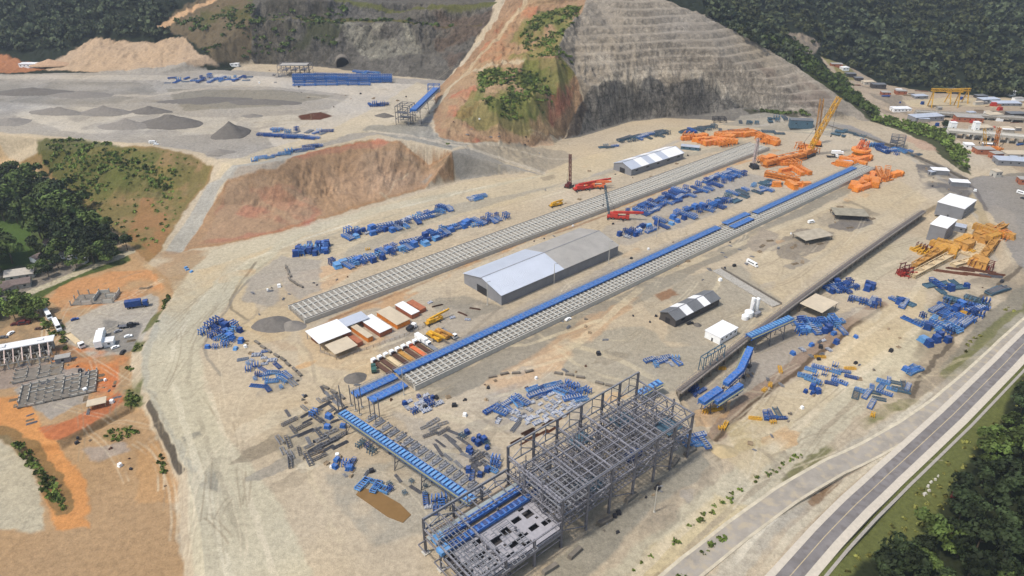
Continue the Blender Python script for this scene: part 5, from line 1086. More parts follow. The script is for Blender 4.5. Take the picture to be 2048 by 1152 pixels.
flatbox('storage_hut', 'small pale hut in the rubble left of the perimeter road', 'hut', (1862, 349), (4.5, 4, 3), R(20), WALLG, ROOFB)
TIM = piece('timber_stack', 'bundle', 9, 4, 1, WOOD)
# precast yards in the open ground
flatbox('roof_shelter', 'grey-green flat shelter on the dark ground left of the wall', 'shelter', (1697, 434), (24, 14, 4), R(-8), WALLD, mat('mossy_roof', C(158, 150, 130), .9, 0, .25, .3), open_=True)
flatbox('roof_shelter', 'pale flat shelter nearer to the camera beside the white van', 'shelter', (1624, 478), (24, 13, 3.6), R(22), WALLD, mat('pale_roof', C(184, 172, 150), .9, 0, .2, .3), open_=True)
for i, (px, py, r_) in enumerate([(1735, 436, 0), (1745, 438, .5), (1655, 472, 0), (1640, 488, .4), (1590, 492, 1), (1540, 482, .2), (1525, 492, .8), (1680, 414, 0), (1665, 420, .4), (1590, 528, .4), (1605, 524, 1.2), (1700, 456, .3)]):
    q = at(px, py); inst(TIM, q[0], q[1], r_, 'pale timber formwork stack near the flat shelters', 'timber stack', 'formwork stacks near the flat shelters', sc_=.6)
# white storage strip and silo group by the wall
o = thing('concrete_ramp', 'pale narrow slab strip running down to the white silo group', 'slab', tuple(at(1490, 575)), R(-62)); s_ = MB(); s_.box((0, 0, .3), (52, 6.5, .8)); s_.build('slab', CONC, o)
sb = MB(); sb.box((0, 4.2, .7), (52, .5, 1.6)); sb.build('kerb_wall', CONCD, o)
o = thing('batching_plant', 'white batching plant with tank and silos left of the retaining wall', 'plant', tuple(at(1497, 632)), UD)
for k, (x, y, r_, h_) in enumerate(((0, 0, 2.6, 3.2), (6, 2, 1.2, 9), (8.5, .5, 1.2, 8.5), (-4.5, -.5, 2.0, 2.4))):
    c = MB(); c.cyl((x, y, 0), (x, y, h_), r_, 14); c.cyl((x, y, h_), (x, y, h_ + r_ * .5), r_, 14, r_ * .2); c.build('silo', WHITE, o)
c = MB(); c.beam((2, 0, 3), (7, 1.5, 8), .8); c.box((4, -3, 1.2), (5, 2.4, 2.2)); c.build('feed_belt', LGREY, o)
# ------------------------------------------------------------------ container camp left of the middle
def container(label, px, rz, m, roofm=None, L=12.2, n=1, group=None, h=2.6, roofover=True):
    q = at(*px); o = thing('container', label, 'container', (q[0], q[1], q[2]), rz, group)
    b_ = MB(); b_.box((0, 0, h / 2 + .1), (L, 2.5 * n, h))
    for k in range(int(L / .9)): b_.box((-L / 2 + .5 + k * .9, -1.25 * n - .04, h / 2 + .1), (.35, .08, h - .3)); b_.box((-L / 2 + .5 + k * .9, 1.25 * n + .04, h / 2 + .1), (.35, .08, h - .3))
    b_.build('body', m, o)
    for s in (-.5, .5): d = MB(); d.box((L / 2 + .05, s * 1.15 * n, h / 2 + .1), (.08, 1.0 * n, h - .3)); d.build('door', m, o)
    if roofm: r = MB(); r.box((0, 0, h + .55), (L * 1.02, 2.5 * n + .6, .16)); r.box((-L * .4, 0, h + .3), (.2, 2.5 * n, .4)); r.box((L * .4, 0, h + .3), (.2, 2.5 * n, .4)); r.build('sun_roof', roofm, o)
    return o
WR = UD - R(86)
container('orange container without roof, nearest in the container camp', (704, 680), WR, BRICK, None, 17, 1.3)
container('orange container with boxes on it beside the first one', (724, 671), WR, ORANGE, ROOFC, 17, 1.3)
container('double container under a white-striped roof', (752, 656), WR, BRICK, ROOFW, 20, 3.2)
container('double container under a cream roof with an orange gable', (787, 640), WR, ORANGE, ROOFC, 20, 3.6)
container('container under the pinkish white roof', (815, 625), WR, BRICK, ROOFW, 16, 2.2)
container('brick red container at the far end of the camp', (833, 617), WR, BRICK, None, 13, 1.8)
flatbox('canopy', 'white canopy roof at the near left end of the container camp', 'canopy', (659, 678), (19, 16, 5), UD, LGREY, ROOFW, open_=True)
flatbox('canopy', 'small beige canopy below the white canopy', 'canopy', (684, 702), (13, 11, 3.6), UD, WOOD, ROOFC, open_=True)
flatbox('canopy', 'long pale shelter behind the orange containers', 'canopy', (708, 650), (15, 9, 3.8), UD, LGREY, ROOFB, open_=True)
container('small rusty container left of the white canopy', (632, 682), WR, RUST, None, 6)
o = thing('wire_fence', 'low timber and wire fence around the container camp', 'fence', tuple(at(700, 716)), 0)
base = at(700, 716); pts = [at(*q) - base for q in ((640, 705), (680, 719), (720, 704), (760, 690), (800, 676), (846, 656), (860, 640))]
f_ = MB(); w_ = MB()
for k in range(len(pts) - 1):
    d = pts[k + 1] - pts[k]; nn = max(2, int(d.length / 3))
    for j in range(nn): c = pts[k] + d * (j / nn); f_.box((c.x, c.y, c.z + .8), (.2, .2, 2.0))
    for z in (.5, 1.1, 1.6): w_.beam(pts[k] + Vector((0, 0, z)), pts[k + 1] + Vector((0, 0, z)), .09)
f_.build('posts', WOOD, o); w_.build('rails', LGREY, o)
# row of parked trailer trucks
cols = [BROWN, BROWN, CREAM, BROWN, OCH, BROWN, SALM, BROWN, LGREY]
labs = ['nearest truck of the parked row, dark brown bed', 'second truck of the parked row, brown bed', 'third truck of the parked row, pale bed', 'fourth truck of the parked row, brown bed', 'fifth truck of the parked row, ochre bed', 'sixth truck of the parked row, brown bed', 'seventh truck of the parked row, reddish bed', 'eighth truck of the parked row, brown bed', 'last truck of the parked row, light grey bed']
A = at(764, 738); B = at(858, 694)
for k in range(9):
    q = A + (B - A) * (k / 8); truck(labs[k], None, WR + math.pi, WHITE, cols[k], 'flat', 17, group='trucks parked in a row beside the track', pos=q)
truck('dark green truck at the near end of the parked row', (748, 742), WR + R(150), mat('green_paint', C(60, 100, 92), .5), mat('green_paint2', C(70, 110, 100), .5), 'dump', 6)
truck('white cement truck left of the yellow cranes', (823, 659), UD + R(20), WHITE, DGREY, 'dump', 7)
def mobile_crane(label, px, rz, m, boomL, el=6, name='mobile_crane'):
    q = at(*px); o = thing(name, label, 'crane', (q[0], q[1], q[2]), rz)
    b_ = MB(); b_.box((0, 0, 1.3), (11, 2.7, .9)); b_.box((4.6, 0, 2.1), (1.8, 2.5, 1.2)); b_.build('carrier', m, o)
    t = MB(); t.box((-2.2, 0, 2.5), (4.2, 2.6, 1.6), top=.93); t.build('machine_house', m, o)
    bm = MB(); e = R(el); bm.beam((-2.6, .2, 3.4), (-2.6 + boomL * math.cos(e), .2, 3.4 + boomL * math.sin(e)), 1.0, 1.1); bm.beam((-2.6 + boomL * .6 * math.cos(e), .2, 3.4 + boomL * .6 * math.sin(e)), (-2.6 + boomL * 1.15 * math.cos(e), .2, 3.4 + boomL * 1.15 * math.sin(e)), .7, .8); bm.build('boom', m, o)
    for x in (-4, -2.4, 1.5, 3.6):
        for y in (-1.15, 1.15): wheel(o, x, y, .65, .5)
    for x in (-5, 2.6): g = MB(); g.box((x, 0, .7), (.5, 6, .3)); g.build('outrigger', DGREY, o)
    return o
mobile_crane('yellow mobile crane with lowered boom, left of the pair', (868, 677), WR, YEL, 11)
mobile_crane('yellow mobile crane with lowered boom, right of the pair', (884, 672), WR, OCH, 11)
mobile_crane('long yellow telescopic crane parked above the two others', (868, 645), UD, YEL, 12)
truck('long white trailer parked left of the yellow cranes', (846, 685), WR, WHITE, WHITE, 'box', 12)
truck('white trailer with a bare frame right of the yellow cranes', (898, 670), WR, WHITE, LGREY, 'flat', 12)
for i, (px, py) in enumerate(((905, 636), (925, 628), (935, 640), (950, 618), (890, 622), (875, 612), (860, 606))):
    q = at(px, py); inst(BUR[i % 2] if i % 2 else RO[0], q[0], q[1], R(PR.uniform(-40, 60)), 'dark scrap pile between the container camp and the warehouse', 'scrap', 'scrap behind the container camp', sc_=.7)
# ------------------------------------------------------------------ lamp posts
for lab, px, h_ in (('thin lamp post at the near gable of the warehouse', (975, 610), 16), ('thin lamp post on the long side of the warehouse near its end', (1217, 527), 16), ('thin lamp post on the long side of the warehouse, middle', (1108, 567), 14),
                    ('lamp post beside the blue rows, far side', (1313, 474), 16), ('white pole on the grey ramp beside the steel building', (1308, 1024), 14), ('pale pole beside the blue elevated conveyor', (1437, 812), 18), ('lamp post beside the near end of the second track', (808, 790), 16)):
    lamp_post(lab, px, h_)
# ------------------------------------------------------------------ piles of blue conveyor steel
D = [40, -50]
ALLB = FR + LG; MIX = FR[:3] + LG + BX
def bp_(a, b_, hw, n, kinds, lab, **k): pile(a, b_, hw, n, kinds, lab, 'conveyor part', lab, **k)
bp_((592, 503), (655, 500), 9, 26, LG + BX[:2], 'blue conveyor parts in the round heap at the left end of the rows')
bp_((665, 532), (745, 520), 6, 16, MIX, 'blue conveyor parts in the near row, beside its yellow forklift', dirs=D)
bp_((752, 515), (880, 470), 7.5, 26, MIX, 'blue conveyor parts in the near row, middle stretch', dirs=D)
bp_((880, 467), (1008, 434), 6, 20, MIX, 'blue conveyor parts in the near row, far stretch', dirs=D)
bp_((690, 472), (790, 457), 7, 18, MIX + RO, 'blue conveyor parts in the upper row, left stretch', dirs=D)
bp_((795, 452), (895, 418), 7, 20, ALLB + RO, 'blue conveyor parts in the upper row, right stretch', dirs=D)
bp_((940, 400), (966, 394), 4, 4, RO + [FR[3]], 'pale blue parts on their own above the upper row')
bp_((1268, 430), (1365, 390), 9, 26, FR[:3] + LG[:2], 'blue conveyor parts stacked above the red truck, near half', dirs=D)
bp_((1370, 388), (1478, 348), 9, 24, FR[:3] + LG[:2], 'blue conveyor parts stacked above the red truck, far half', dirs=D)
bp_((1242, 476), (1290, 458), 6, 10, [LG[1], BX[1], LG[0], RO[1]], 'dark blue parts right of the warehouse end', dirs=D)
bp_((1292, 460), (1445, 405), 7, 26, MIX, 'blue conveyor parts in the row beside the second track', dirs=D)
bp_((1440, 405), (1545, 366), 9, 18, FR[:2] + TL + LG, 'blue and teal parts at the far end of the row beside the second track', dirs=D)
bp_((1240, 284), (1330, 266), 9, 18, TL + [FR[0]], 'teal blue parts near the foot of the rock face')
bp_((1360, 266), (1430, 256), 5, 10, TL + [FR[2]], 'teal blue parts right of those at the rock face')
bp_((1196, 297), (1230, 293), 3, 4, TL + [FR[1]], 'small group of teal blue parts nearest to the rock spur')
bp_((1480, 246), (1570, 238), 5, 9, TL, 'flat teal grey parts along the far perimeter')
bp_((1668, 262), (1730, 276), 7, 9, TL, 'grey steel parts behind the orange machine')
bp_((1748, 292), (1790, 312), 5, 9, FR + LG, 'bright blue parts right of the orange machine')
bp_((1795, 298), (1835, 312), 4, 5, [FR[3], TL[0]], 'pale blue parts below the grey steel tower')
bp_((420, 655), (468, 672), 9, 15, LG + BX + [FR[3]], 'blue parts in the upper left group beside the haul road')
bp_((415, 690), (490, 690), 6, 7, BX + [LG[0]], 'scattered blue boxes below the upper left group')
bp_((505, 712), (560, 780), 10, 26, FR + LG + RO, 'blue frames in the lower left group beside the haul road', dirs=[-45, 10])
bp_((818, 820), (868, 798), 8, 16, RO + RO + [BX[1], LG[1]], 'blue and white roller sets at the near end of the second track')
bp_((985, 828), (1040, 796), 3, 9, FR + [FR[3]], 'blue conveyor frames in the left arc beside the roller field')
bp_((1065, 788), (1120, 774), 4, 10, FR, 'blue conveyor frames in the upper arc above the roller field', dirs=[30])
bp_((1125, 776), (1172, 796), 6, 12, [FR[0], FR[3], LG[0]], 'blue conveyor frames in the right part of the arc', dirs=[20, -30])
bp_((1045, 840), (1140, 795), 10, 36, RO, 'white and blue roller sets in the middle of the roller field', dirs=D)
bp_((1000, 830), (1040, 845), 6, 8, [BU[1], RO[0]], 'grey roller frames left in the roller field')
bp_((1302, 728), (1352, 720), 4, 9, [RO[0], FR[1], LG[2]], 'small blue heap alone on the grey gravel')
bp_((1590, 655), (1680, 650), 9, 22, FR + LG + BX, 'blue parts in front of the cream canopy')
bp_((1650, 582), (1706, 572), 6, 12, [FR[0], FR[2], BX[1], LG[1]], 'dark blue parts behind the cream canopy')
bp_((1735, 582), (1740, 572), 3, 3, [BX[1], LG[1]], 'blue pieces between canopy and yellow machine parts')
bp_((1700, 600), (1755, 612), 5, 6, [FR[0], LG[1]], 'dark blue pieces right of the cream canopy')
bp_((1792, 600), (1815, 610), 4, 6, [BX[1], FR[0], TL[2]], 'dark blue boxes beside the small grey pit')
bp_((1612, 762), (1690, 745), 9, 14, [FR[0], FR[2], FR[3], LG[0]], 'blue conveyor frames lying along the lower bank', dirs=[-32])
bp_((1618, 790), (1632, 780), 3, 4, [FR[2], BX[1]], 'dark blue pieces below the lower bank frames')
bp_((1585, 715), (1700, 668), 7, 9, [BX[0], BX[1], RO[1]], 'single blue boxes scattered below the cream canopy')
bp_((1855, 660), (1935, 615), 13, 30, FR + LG + BX[:2], 'bright blue steel in the big heap at the right')
bp_((1895, 605), (1970, 608), 7, 12, TL + [FR[2], LG[1]], 'grey blue steel above the big heap at the right', dirs=[-30])
bp_((1860, 578), (1925, 570), 6, 8, [TL[2], FR[2], BX[1]], 'blue pieces in front of the yellow machine parts')
bp_((1985, 585), (2005, 578), 3, 3, [FR[2], TL[0]], 'small blue grey pile near the rail strip')
bp_((1850, 690), (1890, 678), 4, 5, BX, 'dark pieces below the big heap at the right')
bp_((1725, 800), (1800, 765), 7, 16, [FR[3], TL[0], FR[0]], 'pale blue frames near the paved road', dirs=[-30, 60])
bp_((1815, 745), (1832, 738), 2.5, 4, [FR[3], BX[0]], 'little blue pile at the end of the rail strip')
bp_((1372, 890), (1408, 882), 4, 6, [FR[3], FR[0]], 'blue frames beside the far end of the steel building')
bp_((1382, 778), (1400, 790), 4, 6, [LG[1], FR[2]], 'blue legs left of the elevated conveyor')
bp_((1530, 832), (1560, 832), 3.5, 5, [FR[2], TL[0]], 'dark blue frames on the pale dirt below the bank')
bp_((668, 930), (702, 938), 3.5, 5, [BX[0], FR[2], LG[0]], 'blue pieces above the brown pond')
bp_((730, 965), (782, 985), 3, 5, [FR[3], LG[1]], 'blue frames beside the brown pond')
bp_((850, 1012), (885, 1010), 4, 6, [LG[0], FR[2], RO[1]], 'blue heap left of the steel building')
bp_((622, 835), (690, 858), 5, 4, [BX[0], LG[0]], 'blue boxes among the grey beams')
bp_((720, 890), (750, 905), 3, 4, [TL[1], LG[1]], 'grey blue frames under the inclined conveyor')
bp_((925, 868), (990, 898), 2.5, 8, [FR[2], BX[1], TL[1]], 'dark blue row above the grey beam stacks', dirs=[-50])
bp_((935, 905), (945, 908), 1.5, 2, [BX[1]], 'dark blue box among the grey beam stacks')
bp_((935, 945), (975, 950), 3, 4, [BX[1], FR[2]], 'dark blue pieces below the grey beam stacks')
bp_((985, 945), (998, 925), 2, 4, [FR[3], LG[0]], 'blue portal frame beside the steel building')
# plateau
bp_((335, 162), (495, 158), 12, 26, FR + LG, 'blue parts on the far side of the upper terrace', dirs=[5, 80])
for r_ in range(3):
    A = at(588, 172 - r_ * 6); B = at(783, 170 - r_ * 5)
    for k in range(9):
        q = A + (B - A) * ((k + .5) / 9)
        if r_ == 0 and k > 6: continue
        for lv in range(3 if r_ else 1): inst(FR[0], q[0], q[1], math.atan2(B[1] - A[1], B[0] - A[0]) + PR.gauss(0, .02), 'blue conveyor module in the long straight stack on the upper terrace', 'conveyor part', 'blue modules stacked in straight rows on the upper terrace', z=hgt(q[0], q[1]) + lv * 2.3, sc_=1.45)
bp_((715, 146), (752, 148), 3, 5, [FR[0], FR[3]], 'small blue group behind the long straight stack')
bp_((740, 213), (766, 211), 5, 6, [BX[1], LG[1], FR[2]], 'dark blue group near the steel tower on the upper terrace')
bp_((550, 262), (655, 266), 5, 10, LG + FR, 'blue parts at the edge of the upper terrace, back row', dirs=[0, 60])
bp_((525, 272), (628, 278), 2.5, 10, [FR[0], FR[2]], 'blue modules laid end to end at the terrace edge', dirs=[-8], jit=4)
bp_((505, 322), (640, 294), 3, 12, FR + [LG[2]], 'blue parts along the ramp below the upper terrace', dirs=[25])
# grey beams and lattice girders
def gp(a, b_, hw, n, kinds, lab, **k): pile(a, b_, hw * 1.1, int(n * 1.5),  kinds, lab, 'steel beams', lab, s=.72 if a[1] > 700 else 1, **k)
gp((575, 850), (680, 815), 12, 14, BU + SG, 'beam bundle in the near left lay-down area', dirs=[-50, 40])
gp((620, 900), (680, 870), 9, 10, SG + BU, 'lattice girder in the near left lay-down area', dirs=[40, -50])
gp((560, 870), (600, 930), 5, 5, SG, 'lattice girder at the haul road side of the lay-down area', dirs=[-55])
gp((640, 780), (690, 800), 3, 4, BU, 'beam bundle above the vertical rods', dirs=[-50])
gp((850, 862), (890, 850), 5, 4, SG, 'lattice girder pair on the sand left of the roller field', dirs=[40])
gp((890, 880), (950, 925), 8, 9, BU, 'long beam stack left of the steel building', dirs=[-50])
gp((940, 920), (980, 935), 6, 6, SG + [BU[0]], 'girder panel left of the steel building', dirs=[-50, 40])
gp((760, 870), (830, 900), 5, 8, BU, 'beam bundle beside the inclined conveyor', dirs=[-50, 40])
gp((790, 960), (850, 990), 5, 5, [BU[0], TL[1]], 'beam bundle below the inclined conveyor', dirs=[-50])
gp((1035, 885), (1110, 850), 3, 5, BUR, 'rusty long beams above the steel building', dirs=[40], jit=3)
gp((1050, 870), (1130, 838), 2, 3, BUR, 'rusty beam row above the steel building', dirs=[40], jit=3)
gp((1900, 545), (2000, 548), 5, 5, [BU[0], BUR[0]], 'brown and grey beam stack at the right below the yellow machine parts', dirs=[-20])
gp((1560, 268), (1440, 262), 4, 4, [TL[0]], 'plate stack near the rock face')
# lines of concrete blocks
BLK = MB(); BLK.box((0, 0, .55), (4.6, 1.3, 1.1), top=.92); BLKM = BLK.mesh('concrete_block'); BLKM.materials.append(CONCD)
def blocks(pts, lab, step=5.4):
    W = [at(*q) for q in pts]
    for k in range(len(W) - 1):
        d = W[k + 1] - W[k]; n = max(1, int(d.length / step))
        for j in range(n):
            c = W[k] + d * ((j + .5) / n); inst(BLKM, c.x + PR.gauss(0, .3), c.y + PR.gauss(0, .3), math.atan2(d.y, d.x) + PR.gauss(0, .08), lab, 'concrete block', lab.replace('concrete block in', 'blocks of'))
blocks([(572, 532), (582, 562), (606, 576)], 'concrete block in the short curved row near the round blue heap', 4.2)
blocks([(508, 682), (560, 716), (606, 756)], 'concrete block in the row right of the lower left blue group')
blocks([(975, 756), (1020, 748), (1070, 742)], 'concrete block in the row above the roller field')
blocks([(1106, 746), (1172, 758)], 'concrete block in the row on the gravel edge')
blocks([(1188, 764), (1230, 776)], 'concrete block in the row just above the steel building')
blocks([(645, 772), (690, 800)], 'concrete block in the row beside the vertical rods')
# ------------------------------------------------------------------ steel building (open frame) in front
TO = G(858, 1112, 0); TH = thing('transfer_house', 'huge grey open steel frame building with two blue conveyors inside', 'steel building', (TO[0], TO[1], 0), UD)
# local x = along the building (away), local y = towards the yard (left); v (towards the road) = -y
def T(u, v, z): return (u, -v, z)
GB = mat('purple_grey_steel', C(148, 146, 150), .6, 0, .25, .8, dirt=C(84, 84, 90)); GD = mat('darker_grey_steel', C(124, 122, 126), .6, 0, .25, .8)  # GD is simply a darker grey than GB
US = [0, 13.5, 27, 40.5, 54, 67, 81, 94, 105, 117]; VS = [-2, 8, 18.5, 29]
ZT = lambda u: 24.5 if u > 39 else 17
for i, u in enumerate(US):
    for j, v in enumerate(VS):
        low = u < 39
        if low: top = {0: 18, 1: 13 if i else 15, 2: 12, 3: 14}[j]
        else: top = {0: 29, 1: 27 if i % 2 else 24.5, 2: 26 if i % 3 == 0 else 24.5, 3: 24.8}[j]
        base = 0 if j < 2 else -2
        c = MB(); w = .85 if j in (0, 3) else .65
        for s in (-1, 1): c.box((u, -v + s * w * .42, (top + base) / 2), (w, .16, top - base))
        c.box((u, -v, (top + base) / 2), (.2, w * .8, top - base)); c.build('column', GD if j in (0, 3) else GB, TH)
        p_ = MB(); p_.box((u, -v, base + .1), (2.6, 2.6, .9 + (1 if base else 0))); p_.build('footing', CONCL, TH)
def grid(name, z, u0, u1, v0, v1, nu, nv, t=.5, m=GB, skip=0.0, seed=1):
    g = MB(); r_ = random.Random(seed)
    for k in range(nv + 1):
        v = v0 + (v1 - v0) * k / nv
        for q in range(nu):
            if r_.random() < skip: continue
            g.beam(T(u0 + (u1 - u0) * q / nu, v, z), T(u0 + (u1 - u0) * (q + 1) / nu, v, z), t * .7, t)
    for k in range(nu + 1):
        u = u0 + (u1 - u0) * k / nu
        for q in range(nv):
            if r_.random() < skip * .7: continue
            g.beam(T(u, v0 + (v1 - v0) * q / nv, z + .05), T(u, v0 + (v1 - v0) * (q + 1) / nv, z + .05), t * .7, t)
    return g.build(name, m, TH)
grid('floor_frame', 9.5, 39, 117, -2, 29, 40, 18, .34, GD, .06, 2); grid('floor_frame', 16.5, 39, 117, -2, 29, 36, 18, .34, GB, .16, 3); grid('floor_frame', 20.5, 54, 105, -2, 18, 20, 8, .34, GB, .35, 4)
grid('roof_frame', 24.3, 39, 117, 6, 29, 12, 5, .5, LGREY if False else GB, .12, 5); grid('floor_frame', 13.2, 39, 67, -2, 29, 14, 16, .34, GB, .2, 6); grid('floor_frame', 19.8, 40.5, 54, 6, 29, 6, 9, .5, LGREY, .05, 7)
grid('floor_frame', 12.6, 0, 11, -2, 29, 7, 16, .32, LGREY, .25, 8); grid('floor_frame', 11.2, -3, 27, 13, 31, 16, 9, .3, LGREY, .45, 18); grid('roof_frame', 17, 0, 39, -2, 8, 6, 1, .45, GB, .1, 19); grid('floor_frame', 4.5, 0, 40, 18, 29, 10, 4, .4, GD, .2, 20); grid('floor_frame', 22.5, 54, 117, 10, 29, 20, 5, .32, GB, .5, 21); grid('floor_frame', 6.5, -3, 13.5, -2, 29, 4, 6, .5, GD, .2, 9); grid('floor_frame', 13.5, 94, 117, -2, 29, 6, 8, .45, GB, .2, 10)
ib = MB()
for j in (1, 2):
    for i in range(3, len(US) - 1):
        u0, u1 = US[i], US[i + 1]
        for za, zb in ((9.5, 16.5), (16.5, 24.3)):
            if (i + j + int(za)) % 3: ib.beam(T(u0, VS[j], za), T(u1, VS[j], zb), .26); ib.beam(T(u0, VS[j], zb), T(u1, VS[j], za), .26)
for i in range(3, len(US)):
    for j in range(3):
        if (i * 2 + j) % 3: ib.beam(T(US[i], VS[j], 9.5), T(US[i], VS[j + 1], 16.5), .26); ib.beam(T(US[i], VS[j], 16.5), T(US[i], VS[j + 1], 9.5), .24)
        else: ib.beam(T(US[i], VS[j], 0), T(US[i], VS[j + 1], 9.5), .26)
ib.build('inner_bracing', GD, TH)
pc = MB(); rq = random.Random(4); pc.box((0, 0, 3.4), (.28, .28, 6.8)); pcm = pc.mesh('hanger_post'); pcm.materials.append(GD)
for k in range(90):
    u = 39 + round(rq.uniform(0, 78) / 1.95) * 1.95; v = -2 + round(rq.uniform(0, 31) / 1.72) * 1.72; link('hanger_post', pcm, TH, (u, -v, rq.choice((9.5, 16.5))))
hr = MB()
for (u0, u1, v, z) in ((39, 117, 29.2, 25.6), (39, 117, 6, 25.4), (0, 40, 29.4, 10.4), (0, 40, 10.2, 10.4)):
    for dz in (0, -.5): hr.beam(T(u0, v, z + dz), T(u1, v, z + dz), .12)
    for k in range(int((u1 - u0) / 2.5)): hr.beam(T(u0 + k * 2.5, v, z - 1), T(u0 + k * 2.5, v, z), .12)
hr.build('handrails', LGREY, TH)
# yard-side truss wall, near frames, perimeter rails
w_ = MB()
for i in range(len(US) - 1):
    u0, u1 = US[i], US[i + 1]; z0, z1 = (12, 17.8) if u1 < 41 else (20.5, 28.8); um = (u0 + u1) / 2
    w_.beam(T(u0, -2, z1), T(u1, -2, z1), .6); w_.beam(T(u0, -2, z0), T(u1, -2, z0), .45)
    w_.beam(T(um, -2, z1), T(um, -2, z0), .3); w_.beam(T(um, -2, (z0 + z1) / 2), T(u0, -2, z0), .3); w_.beam(T(um, -2, (z0 + z1) / 2), T(u1, -2, z0), .3)
    if u1 > 41: w_.beam(T(um, -2, z1), T(u1, -2, (z0 + z1) / 2), .3)
w_.build('side_truss', LGREY, TH)
w_ = MB()
for i in range(len(US) - 1):
    u0, u1 = US[i], US[i + 1]
    if u1 < 41: z = 13.6; w_.beam(T(u0, 29, z), T(u1, 29, z), .5); w_.beam(T(u0, 29.3, 9.2), T(u1, 29.3, 9.2), .6, .9)
    else:
        w_.beam(T(u0, 29.2, 24.6), T(u1, 29.2, 24.6), .9, .7); w_.beam(T(u0, 29.2, 16.4), T(u1, 29.2, 16.4), .5)
        if i % 2: w_.beam(T(u0, 29, 9), T(u1, 29, 2), .35)
        else: w_.beam(T(u0, 29, 16.4), T(u1, 29, 9.4), .3); w_.beam(T(u0, 29, 9.4), T(u1, 29, 16.4), .3)
w_.build('side_truss', GB, TH)
for u in (0, 13.5, 40.5, 54, 67, 81, 94, 117):
    z = 12.8 if u < 20 else 24.4; w_ = MB()
    for j in range(3):
        v0, v1 = VS[j], VS[j + 1]; w_.beam(T(u, v0, z), T(u, v1, z), .6); w_.beam(T(u, v0, z * .62), T(u, v1, z * .62), .4)
        if u > 1: w_.beam(T(u, v0, z * .62), T(u, (v0 + v1) / 2, z), .3); w_.beam(T(u, v1, z * .62), T(u, (v0 + v1) / 2, z), .3)
        if u == 40.5: w_.beam(T(u, v0, z - 1.6), T(u, v1, z - 1.6), .4)
    w_.build('cross_truss', GB, TH)
# concrete deck with square openings (cells left out of the slab)
d = MB(); r_ = random.Random(9)
cu, cv = 1.35, 1.15; u0, v0 = 3.0, 10.0; NU_, NV_ = 29, 16
hole = set()
for (a, b_, s, t) in ((6, 2, 3, 2), (10, 5, 3, 3), (14, 4, 3, 3), (19, 3, 3, 2), (23, 3, 3, 3), (17, 9, 2, 2), (21, 9, 3, 2), (25, 10, 3, 2), (13, 10, 3, 2), (8, 9, 2, 2), (4, 7, 2, 2), (10, 13, 3, 1), (16, 13, 3, 1)):
    for i in range(s):
        for j in range(t): hole.add((a + i, b_ + j))
for _ in range(12): hole.add((r_.randrange(2, 28), r_.randrange(1, 15)))
for i in range(8):
    for j in range(5, 14):
        if (i % 2 == 0) and j % 3 == 1: hole.add((i, j))
for i in range(NU_):
    for j in range(NV_):
        if (i, j) in hole: continue
        d.box((u0 + (i + .5) * cu, -(v0 + (j + .5) * cv), 9.4), (cu, cv, .5))
d.build('deck_slab', mat('deck_concrete', C(170, 167, 170), .85, 0, .12, .6), TH)
d = MB(); d.box((21, -19, 6.6), (42, 19, .3)); d.build('lower_floor', mat('dark_floor', C(84, 80, 80), .9, 0, .2), TH)
d = MB(); d.box((21, -3, 9.2), (42, 11.5, .3)); d.build('conveyor_floor', mat('tan_floor', C(168, 150, 128), .9, 0, .2), TH)
d = MB(); d.box((20, -29.4, 8.4), (40, .4, 1.6)); d.build('edge_beam', mat('wall_panel_grey', C(142, 140, 146), .8, 0, .15), TH)
d = MB(); d.box((21, -2.0, 11.6), (44, 2.0, .3)); d.build('walkway', mat('pale_walkway', C(160, 168, 166), .7, 0, .15), TH)
for vv, a_, b_ in ((4.2, 1.5, 46), (9.6, 0, 50)):
    f = MB(); f.box(((a_ + b_) / 2, -vv, 11.2), (b_ - a_, 2.8, 1.4)); f.build('blue_conveyor', BLUE, TH)
    f = MB()
    for k in range(int((b_ - a_) / 2.6)): f.box((a_ + 1.2 + k * 2.6, -vv, 12.0), (1.5, 2.0, .35))
    f.build('conveyor_cover', BLUED, TH)
    f = MB(); f.box((a_ + .5, -vv, 11.6), (4.2, 3.4, 1.8)); f.build('conveyor_head', BLUEL, TH)
for (u, v, z, L, W_, H_, m) in ((62, 20, 10.6, 18, 8, .3, TEAL), (98, 6, 17.2, 9, 7, .3, TEAL), (90, 20, 11, 9, 4, 2, BLUED), (75, 4, 17.2, 10, 6, .3, TEAL), (56, 23, 11, 10, 8, 2, GD), (110, 22, 17, 9, 9, .3, TEAL)):
    f = MB(); f.box((u, -v, z), (L, W_, H_)); f.build('floor_plate' if H_ < 1 else 'machine_box', m, TH)
# dirt shelf with concrete strip under the road side
for k, (px, py) in enumerate([(1380, 905), (1350, 925), (1262, 997), (1210, 1045), (1150, 1108), (1100, 1140)]):
    q = at(px, py); inst(BLKM, q[0], q[1], UD + PR.gauss(0, .2), 'pale rough concrete footing beside the columns on the road side', 'concrete block', 'footings along the road side of the steel building', sc_=1.5)
